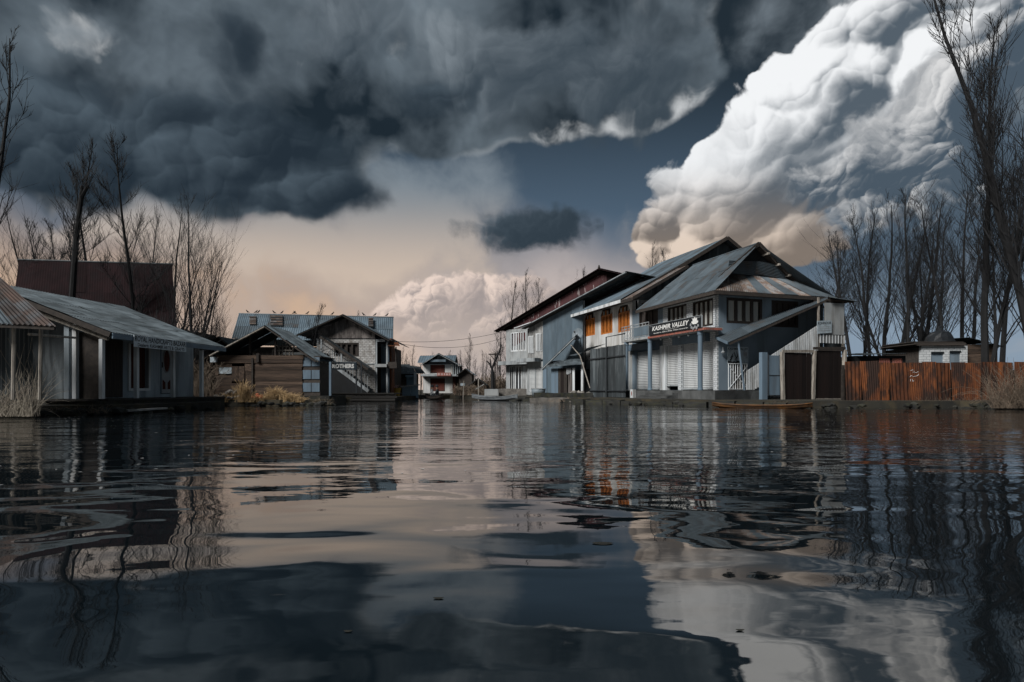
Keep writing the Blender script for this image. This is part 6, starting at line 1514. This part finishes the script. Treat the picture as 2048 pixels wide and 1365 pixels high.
# ================================================================== BARE TREES
def curve_up(rr, p, d, L, n, up, wob):
    pts = [p]; d = np.array(d, float); d /= np.linalg.norm(d)
    for i in range(n):
        d = d + np.array([rr.gauss(0, wob), rr.gauss(0, wob), rr.gauss(0, wob) * .5 + up])
        d /= np.linalg.norm(d); p = p + d * (L / n); pts.append(p)
    return np.array(pts)
def make_tree(seed, H, r0, style):
    """returns (trunk mesh builder, crown mesh builder); height H, base at origin"""
    rr = random.Random(seed); tr, cr = MB(), MB()
    lean = style.get('lean', .04); fork = style.get('fork', 1)
    twigr = style.get('twig', .012)
    stems = []
    for k in range(fork):
        a = rr.uniform(0, 6.28); s_ = 0 if k == 0 else style.get('spread', .25)
        d = np.array([lean * rr.uniform(-1, 1) + s_ * math.cos(a), lean * rr.uniform(-1, 1) + s_ * math.sin(a), 1.0])
        Lk = H * (1 if k == 0 else rr.uniform(.7, .95)); z0 = 0 if k == 0 else rr.uniform(.02, .22) * H
        base = np.array([0, 0, -.2]) if k == 0 else stems[0][min(len(stems[0]) - 1, int(z0 / H * 12))]
        n = 12; pts = curve_up(rr, base, d, Lk - z0, n, .03, .035)
        stems.append(pts)
        t = np.linspace(0, 1, n + 1); rad = (r0 if k == 0 else r0 * .6) * (1 - t) ** .85 + .012
        tr.tube(pts, rad, 7)
        nb = style.get('nb', 26) if k == 0 else int(style.get('nb', 26) * .7)
        lo = style.get('lo', .3)
        for i in range(nb):
            f = lo + (1 - lo) * (i + rr.random()) / nb; f = min(f, .985)
            q = f * n; j = int(q); p = pts[j] + (pts[j + 1] - pts[j]) * (q - j)
            az = rr.uniform(0, 6.28); inc = math.radians(rr.uniform(*style.get('inc', (22, 48))))
            L = H * style.get('bl', .34) * (1.08 - f) ** style.get('bp', .75) * rr.uniform(.6, 1.15)
            d = (math.sin(inc) * math.cos(az), math.sin(inc) * math.sin(az), math.cos(inc))
            nn = 5; bp = curve_up(rr, p, d, L, nn, style.get('up', .16), .07)
            rb_ = max(twigr * 1.3, r0 * .34 * (1.05 - f)); (cr).tube(bp, np.linspace(rb_, twigr * .7, nn + 1), 4, False)
            for s2 in range(style.get('n2', 7)):
                g_ = rr.uniform(.18, .98) * nn; jj = min(int(g_), nn - 1); pp = bp[jj] + (bp[jj + 1] - bp[jj]) * (g_ - jj)
                dd = bp[jj + 1] - bp[jj]; dd = dd / np.linalg.norm(dd)
                d2 = dd + np.array([rr.gauss(0, .5), rr.gauss(0, .5), rr.uniform(-.1, .5)])
                L2 = L * rr.uniform(.25, .55); b2 = curve_up(rr, pp, d2, L2, 3, style.get('up', .16), .10)
                cr.tube(b2, [twigr, twigr * .85, twigr * .7, twigr * .4], 3, False)
                for s3 in range(style.get('n3', 3)):
                    k3 = rr.randrange(0, 3); d3 = (b2[k3 + 1] - b2[k3]); d3 = d3 / np.linalg.norm(d3) + np.array([rr.gauss(0, .5), rr.gauss(0, .5), rr.uniform(-.1, .5)])
                    b3 = curve_up(rr, b2[k3] + (b2[k3 + 1] - b2[k3]) * rr.random(), d3, L2 * rr.uniform(.35, .7), 2, .1, .1)
                    cr.tube(b3, [twigr * .75, twigr * .6, twigr * .35], 3, False)
    return tr, cr
STY = {
 'poplar': dict(nb=30, lo=.20, inc=(16, 36), bl=.38, up=.15, n2=7, n3=4, lean=.03, twig=.0050),
 'tall': dict(nb=34, lo=.20, inc=(14, 32), bl=.30, up=.13, n2=8, n3=3, lean=.05, fork=2, spread=.12, twig=.0065),
 'spray': dict(nb=22, lo=.10, inc=(14, 34), bl=.55, up=.14, n2=6, n3=3, lean=.06, fork=3, spread=.28, twig=.0052),
 'loose': dict(nb=24, lo=.25, inc=(30, 60), bl=.36, up=.10, n2=10, n3=5, lean=.10, twig=.007),
 'slim': dict(nb=22, lo=.30, inc=(18, 38), bl=.26, up=.14, n2=6, n3=3, lean=.04, twig=.007),
}
TM = {}
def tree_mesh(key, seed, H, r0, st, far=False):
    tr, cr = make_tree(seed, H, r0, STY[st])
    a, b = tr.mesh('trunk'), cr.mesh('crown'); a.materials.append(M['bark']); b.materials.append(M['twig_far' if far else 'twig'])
    TM[key] = (a, b, H)
for i in range(3): tree_mesh('poplar%d' % i, 100 + i, 10.0, .075, 'poplar')
for i in range(2): tree_mesh('tall%d' % i, 120 + i, 10.0, .085, 'tall')
for i in range(2): tree_mesh('spray%d' % i, 140 + i, 10.0, .085, 'spray')
tree_mesh('loose0', 160, 10.0, .085, 'loose'); tree_mesh('slim0', 170, 10.0, .085, 'slim')
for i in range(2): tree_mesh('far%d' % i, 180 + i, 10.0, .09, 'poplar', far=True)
def plant(key, label, px, Y, ytop, rot, lean=0.0, leanY=0.0, group=None, name='bare_tree', wide=1.0, zb=LAND):
    a, b, H = TM[key]
    top = CH + (HY - ytop) / FP * Y
    s_ = (top - zb) / H
    root = thing(name, label, 'tree', (*xy(px, Y), zb), group)
    root.rotation_euler = (leanY, lean, rot if not lean else 0)
    root.scale = (s_ * wide, s_ * wide, s_)
    for nm, me in (('trunk', a), ('crown', b)):
        o = bpy.data.objects.new(nm, me); COL.objects.link(o); o.parent = root
        if lean: o.rotation_euler = (0, 0, rot)
    return root
GR, GL, GM = 'bare trees behind the rusty fence', 'bare trees behind the left bank', 'bare trees around the far end of the canal'
# right wood: (mesh, trunk px, depth, top px row, lean, label)
RT = [('tall0', 2082, 27, -160, -.10, 'huge dark bare tree leaning in from right edge, its crown out of the top'), ('tall1', 1972, 30, 40, -.05, 'tall straight bare tree above the plank shed, second highest on the right'),
      ('poplar0', 1815, 35, 372, 0, 'thick dark bare tree directly above the low shed with orange panels'), ('poplar1', 1742, 37, 425, -.05, 'bare tree above the left part of the rusty fence'), ('poplar2', 1888, 36, 402, 0, 'bare poplar rising just behind the black roof tank'),
      ('spray0', 1768, 42, 415, 0, 'many-stemmed bare tree left of the thick dark one'), ('slim0', 1712, 36, 452, -.07, 'slim bare tree nearest the right edge of the stair landing'), ('poplar0', 1690, 46, 460, 0, 'bare tree behind the corner shop stair canopy'),
      ('spray1', 1850, 44, 400, 0, 'many-stemmed bare tree above the chalk-marked fence sheet'), ('poplar1', 1925, 41, 385, 0, 'bare poplar above the joint of white hut and plank shed'), ('slim0', 1948, 45, 430, .05, 'thin bare tree left of the tall straight one'),
      ('poplar2', 2005, 40, 300, .03, 'bare poplar between the tall straight tree and the huge leaning one'), ('loose0', 1662, 48, 480, 0, 'loose-crowned bare tree close behind the corner shop roof'),
      ('slim0', 1790, 38, 440, .06, 'slim bare tree leaning right beside the thick dark one'), ('poplar2', 1722, 52, 440, 0, 'distant bare poplar seen over the leftmost fence sheet'), ('poplar0', 1865, 55, 430, 0, 'distant bare poplar left of the black roof tank'),
      ('poplar1', 1990, 52, 420, 0, 'distant bare poplar over the right end of plank shed'), ('poplar2', 2070, 36, 200, -.04, 'bare poplar at the very right edge behind the brambles'),
      ('slim0', 1838, 40, 455, -.05, 'slim bare tree leaning left above the middle of fence')]
for i, (k_, px, Y, yt, ln_, lb) in enumerate(RT): plant(k_, lb, px, Y, yt, i * 1.37, ln_, 0, GR, wide=1.0 if yt < 250 else 1.3)
LT = [('loose0', 262, 30, 300, -.03, 'slender loose bare tree over the middle of the red roof'), ('tall0', 112, 33, 268, 0, 'tallest bare tree over the left half of the red roof'), ('spray0', 80, 34, 420, -.05, 'many-stemmed bare tree at the left end of the red roof'),
      ('spray1', 385, 29, 398, .02, 'many-stemmed bare tree right of the red roof'), ('spray0', 345, 30, 405, 0, 'bushy bare tree at the right end of the red roof'), ('loose0', 205, 34, 330, .02, 'loose bare tree just right of the lopped trunk'),
      ('poplar1', 300, 38, 425, 0, 'bare tree behind the right half of the red roof'), ('slim0', 25, 36, 490, 0, 'small bare tree above the tin shack'), ('spray1', 425, 42, 620, 0, 'low far bare tree left of the long blue roof'),
      ('slim0', -22, 21, 20, .02, 'dark bare trunk cut off by the left edge of the photo'), ('far0', 448, 60, 640, 0, 'pale far bare tree above the little red hut'), ('loose0', 150, 40, 440, 0, 'far bare tree behind the ridge of the red roof'), ('spray0', 410, 34, 560, .03, 'low bare tree behind the verandah end')]
for i, (k_, px, Y, yt, ln_, lb) in enumerate(LT): plant(k_, lb, px, Y, yt, 2 + i * 2.1, ln_, 0, GL)
MT = [('far0', 1020, 68, 560, 0, 'bare poplar left of red gable roof, leftmost of the pair'), ('far1', 1052, 66, 545, 0, 'bare poplar standing highest behind the red gable roof'), ('poplar0', 1085, 60, 560, .02, 'dark pruned tree just above the red rake'), ('far0', 1152, 64, 535, 0, 'bare treetop above the red gable peak'),
      ('far1', 1310, 60, 492, 0, 'bare treetop behind the orange-window house roof'), ('far0', 1335, 62, 498, 0, 'twin bare treetop behind the long blue roof, on the right'), ('far1', 940, 78, 668, 0, 'pointed bare tree right of the far shuttered house'), ('far0', 826, 75, 690, 0, 'bare tree above the low brown shed'),
      ('far1', 805, 80, 695, 0, 'bare tree beside the porch of the brick house'), ('far0', 962, 74, 700, 0, 'bare tree between the far huts and the brush'), ('far1', 992, 70, 680, .05, 'leaning bare tree near the cross-armed pole'), ('far0', 905, 85, 700, 0, 'faint bare tree behind the shuttered house roof'), ('far1', 1003, 64, 640, -.04, 'bare tree touching the left eave of red gable house'),
      ('far0', 855, 90, 712, 0, 'faint bare tree left behind the shuttered house'), ('far1', 720, 60, 625, 0, 'faint bare treetop above the plank gable'), ('far0', 925, 72, 715, 0, 'low bare tree over the boarded hut')]
for i, (k_, px, Y, yt, ln_, lb) in enumerate(MT): plant(k_, lb, px, Y, yt, 1 + i * 1.9, ln_, 0, GM)
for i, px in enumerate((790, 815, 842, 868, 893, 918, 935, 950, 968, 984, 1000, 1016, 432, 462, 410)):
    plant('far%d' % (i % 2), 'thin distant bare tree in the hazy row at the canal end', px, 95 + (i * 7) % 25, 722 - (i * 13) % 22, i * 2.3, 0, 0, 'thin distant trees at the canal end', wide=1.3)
# wind-bent tree behind the barn
wbt = plant('loose0', 'wind-bent bare tree leaning right between barn and plank gable', 592, 36, 602, 1.0, .42, 0, GL)
# lopped trunk
lp = thing('lopped_tree', 'thick lopped trunk with short sprouts above the red roof', 'tree', (*xy(146, 28.0), LAND), GL)
mb = MB(); pts = [ray(140, 780, 28), ray(144, 600, 28), ray(152, 480, 28), ray(165, 372, 28)]
mb.tube(np.array([tuple(p) for p in pts]), [.16, .14, .12, .08], 8); mb.tube(np.array([tuple(ray(163, 395, 28)), tuple(ray(176, 372, 28))]), [.09, .07], 6); mb.build('trunk', 'bark', lp)
mb = MB(); rr = random.Random(77)
for (x, y, n) in ((153, 470, 26), (166, 385, 24), (150, 520, 20)):
    for i in range(n):
        p = np.array(tuple(ray(x + rr.uniform(-3, 3), y + rr.uniform(-25, 15), 28))); a = rr.uniform(0, 6.28)
        mb.tube(curve_up(rr, p, (.6 * math.cos(a), .6 * math.sin(a), .9), rr.uniform(.6, 1.8), 4, .15, .1), [.014, .012, .010, .008, .005], 3, False)
mb.build('sprouts', 'twig', lp)
# dead forked stump and cross-armed pole on the far right bank
ds = thing('forked_stump', 'dark leafless forked stump before the far brush', 'tree', (*xy(986, 46.5), LAND), GM)
mb = MB()
for path, r_ in (((986, 788), (985, 745), (984, 735)), .20), (((984, 738), (990, 722), (998, 706), (1003, 690)), .11), (((984, 738), (979, 728), (973, 722)), .10), (((982, 735), (981, 726), (980, 718)), .09), (((990, 722), (995, 724)), .05):
    q = np.array([tuple(ray(x, y, 46.5)) for x, y in path]); mb.tube(q, np.linspace(r_, r_ * .5, len(q)), 6)
mb.build('trunk', 'bark', ds)
up_ = thing('utility_pole', 'thin pole with cross arm at the far right bank', 'pole', (*xy(990, 50), LAND))
mb = MB().tube([tuple(ray(990, 786, 50)), tuple(ray(990, 706, 50))], .07, 6); mb.build('pole', 'wood_dark', up_)
mb = MB(); mb.beam(ray(977, 709, 50), ray(1000, 709, 50), .08, .1); mb.beam(ray(980, 710, 50), ray(989, 720, 50), .05, .05); mb.build('cross_arm', 'wood_dark', up_)
# wires
for i, (y0, y1, sg_, lb) in enumerate(((683, 663, 8, 'upper overhead wire across the far water gap'), (685, 675, 12, 'lower overhead wire across the far water gap'))):
    a, c = ray(786, y0, 43), ray(1010, y1, 49)
    pts = [a.lerp(c, t) + Z3 * (-.35 * (1 + .8 * i) * 4 * t * (1 - t)) for t in np.linspace(0, 1, 13)]
    MB().tube([tuple(p) for p in pts], .014, 4, False).build('overhead_wire', 'metal_dark', None, label=lb, cat='wire', org=a)
# ---- reeds, brambles
def bent_reeds(name, label, px0, px1, Y, h, n, mat, seed, r, dy=.5, bend=1.0):
    rr = random.Random(seed); mb = MB()
    for i in range(n):
        x, y = xy(px0 + (px1 - px0) * rr.random() ** .9, Y + rr.uniform(-dy, dy)); L = h * rr.uniform(.4, 1.1); a = rr.uniform(0, 6.28)
        p = np.array([x, y, .05]); d = (.35 * math.cos(a) * bend, .35 * math.sin(a) * bend, 1)
        q = [p]; d = np.array(d); fall = rr.uniform(.02, .34) * bend
        for k in range(6):
            d = d + np.array([rr.gauss(0, .12), rr.gauss(0, .08), -fall]); d /= np.linalg.norm(d); p = p + d * L / 6; q.append(p.copy())
            if p[2] < .02: break
        mb.tube(np.array(q), np.linspace(r, r * .4, len(q)), 3, False)
    return mb.build(name, mat, None, label=label, cat='plant', org=Vector((*xy((px0 + px1) / 2, Y), LAND)))
bent_reeds('reed_clump', 'pale dry bent reeds before the tin shack at left edge', -30, 68, 14.3, 1.15, 330, 'reed', 5, .007, .5)
bent_reeds('reed_clump', 'tall thin dry stems standing beside the shack pole', 30, 85, 14.2, 1.9, 26, 'reed', 6, .006, .3, .35)
bent_reeds('bramble_bush', 'tangled dry brambles at the right edge before the fence', 1982, 2110, 20.6, 1.75, 560, 'bramble', 9, .009, .6, 1.1)
for (px0, px1, Y, h, n, sd_, lb) in ((100, 215, 15.9, .32, 110, 23, 'dry weeds in the water before the verandah deck end'), (1090, 1180, 31.3, .3, 90, 24, 'dry weeds below the lean-to ledge'), (660, 790, 35.6, .35, 110, 25, 'dry weeds along the brick house landing stage')):
    bent_reeds('weed_tuft', lb, px0, px1, Y, h, n, 'bramble', sd_, .008, .2)
bent_reeds('bramble_bush', 'small dry weeds at the foot of the fence', 1830, 1975, 22.9, .45, 160, 'bramble', 10, .007, .2)
for (px0, px1, Y, h, n, sd_, lb) in ((1538, 1600, 22.9, .3, 70, 13, 'dry weeds on the bank under narrow metal door'), (1690, 1760, 22.5, .3, 70, 14, 'dry weeds under the leftmost rusty fence sheets'), (600, 662, 25.7, .35, 80, 15, 'dry weeds at the right foot of plank barn')):
    bent_reeds('weed_tuft', lb, px0, px1, Y, h, n, 'bramble', sd_, .007, .2)
# ivy-dark creepers at the right end of the red roof
brush('creeper', 'dark creeper mass hiding right end of the red roof', 268, 352, 27.6, 4.6, 420, 'twig', 41, r=.02, dy=.5)
# ---- birds on the long roof ridge
WHERE = ['leftmost of all', 'left of the close pair', 'right of the close pair', 'between the two left roof holes', 'just right of the second roof hole', 'left of the wind-bent treetop', 'at the wind-bent treetop', 'right of the wind-bent treetop', 'left of the gable peak', 'right of the gable peak', 'beside the right roof hole', 'at the right end']
def bird(p, a, i):
    mb = MB(); c, s_ = math.cos(a), math.sin(a)
    mb.tube([(p.x - .17 * c, p.y - .17 * s_, p.z + .06), (p.x - .08 * c, p.y - .08 * s_, p.z + .10), (p.x, p.y, p.z + .14), (p.x + .06 * c, p.y + .06 * s_, p.z + .21), (p.x + .09 * c, p.y + .09 * s_, p.z + .26), (p.x + .15 * c, p.y + .15 * s_, p.z + .25)], [.01, .035, .05, .04, .03, .004], 7)
    mb.tube([(p.x, p.y, p.z), (p.x, p.y, p.z + .1)], .01, 4)
    mb.build('bird', 'black', None, label='small dark bird on the long roof ridge, ' + WHERE[i], cat='bird', group='birds on the roof ridge', org=Vector((p.x, p.y, p.z)), smooth=True)
for i, x in enumerate((495, 512, 517, 548, 564, 588, 590, 615, 665, 727, 750, 774)):
    bird(ray(x, 628 + (x - 478) * 7.5 / 309, 45.0) + Z3 * .05, (0 if i % 3 else math.pi) + .3 * (i % 2), i)
# ---- floating bits on the water
rr = random.Random(55); mb = MB()
for i in range(700):
    Y = 4.0 + 19 * rr.random() ** .8; X_ = rr.uniform(-.95, .95) * Y
    r_ = rr.uniform(.006, .02) * (1 + Y * .05); a = rr.uniform(0, 3.14); k = rr.uniform(.3, .8)
    c, s_ = math.cos(a) * r_, math.sin(a) * r_
    mb.add([(X_ + c, Y + s_, .003), (X_ - s_ * k, Y + c * k, .004), (X_ - c, Y - s_, .003), (X_ + s_ * k, Y - c * k, .004)], [(0, 1, 2, 3)])
o = mb.build('floating_debris', 'fleck', None, kind='stuff')
o['label'] = 'pale flecks drifting on the water'; o['category'] = 'debris'
for (x, y, r_, lb) in ((1205, 1088, .026, 'dark leaf floating left of the cloud reflection'), (877, 1198, .010, 'small dark leaf floating in the lower middle of the water'), (1480, 1262, .007, 'tiny dark leaf floating in the cloud reflection'), (696, 1264, .007, 'tiny dark leaf floating low left of centre')):
    Y = FP * CH / (y - HY); X_ = (x - HX) / FP * Y
    vs = [(X_ + r_ * 1.6 * math.cos(t) * (1 + .2 * math.cos(2 * t)), Y + r_ * math.sin(t), .003 + .001 * math.cos(2 * t)) for t in np.linspace(0, 6.283, 11)[:-1]]
    MB().add(vs + [(X_, Y, .005)], [(i, (i + 1) % 10, 10) for i in range(10)]).build('floating_leaf', 'leaf_wet', None, label=lb, cat='leaf', org=Vector((X_, Y, 0)))
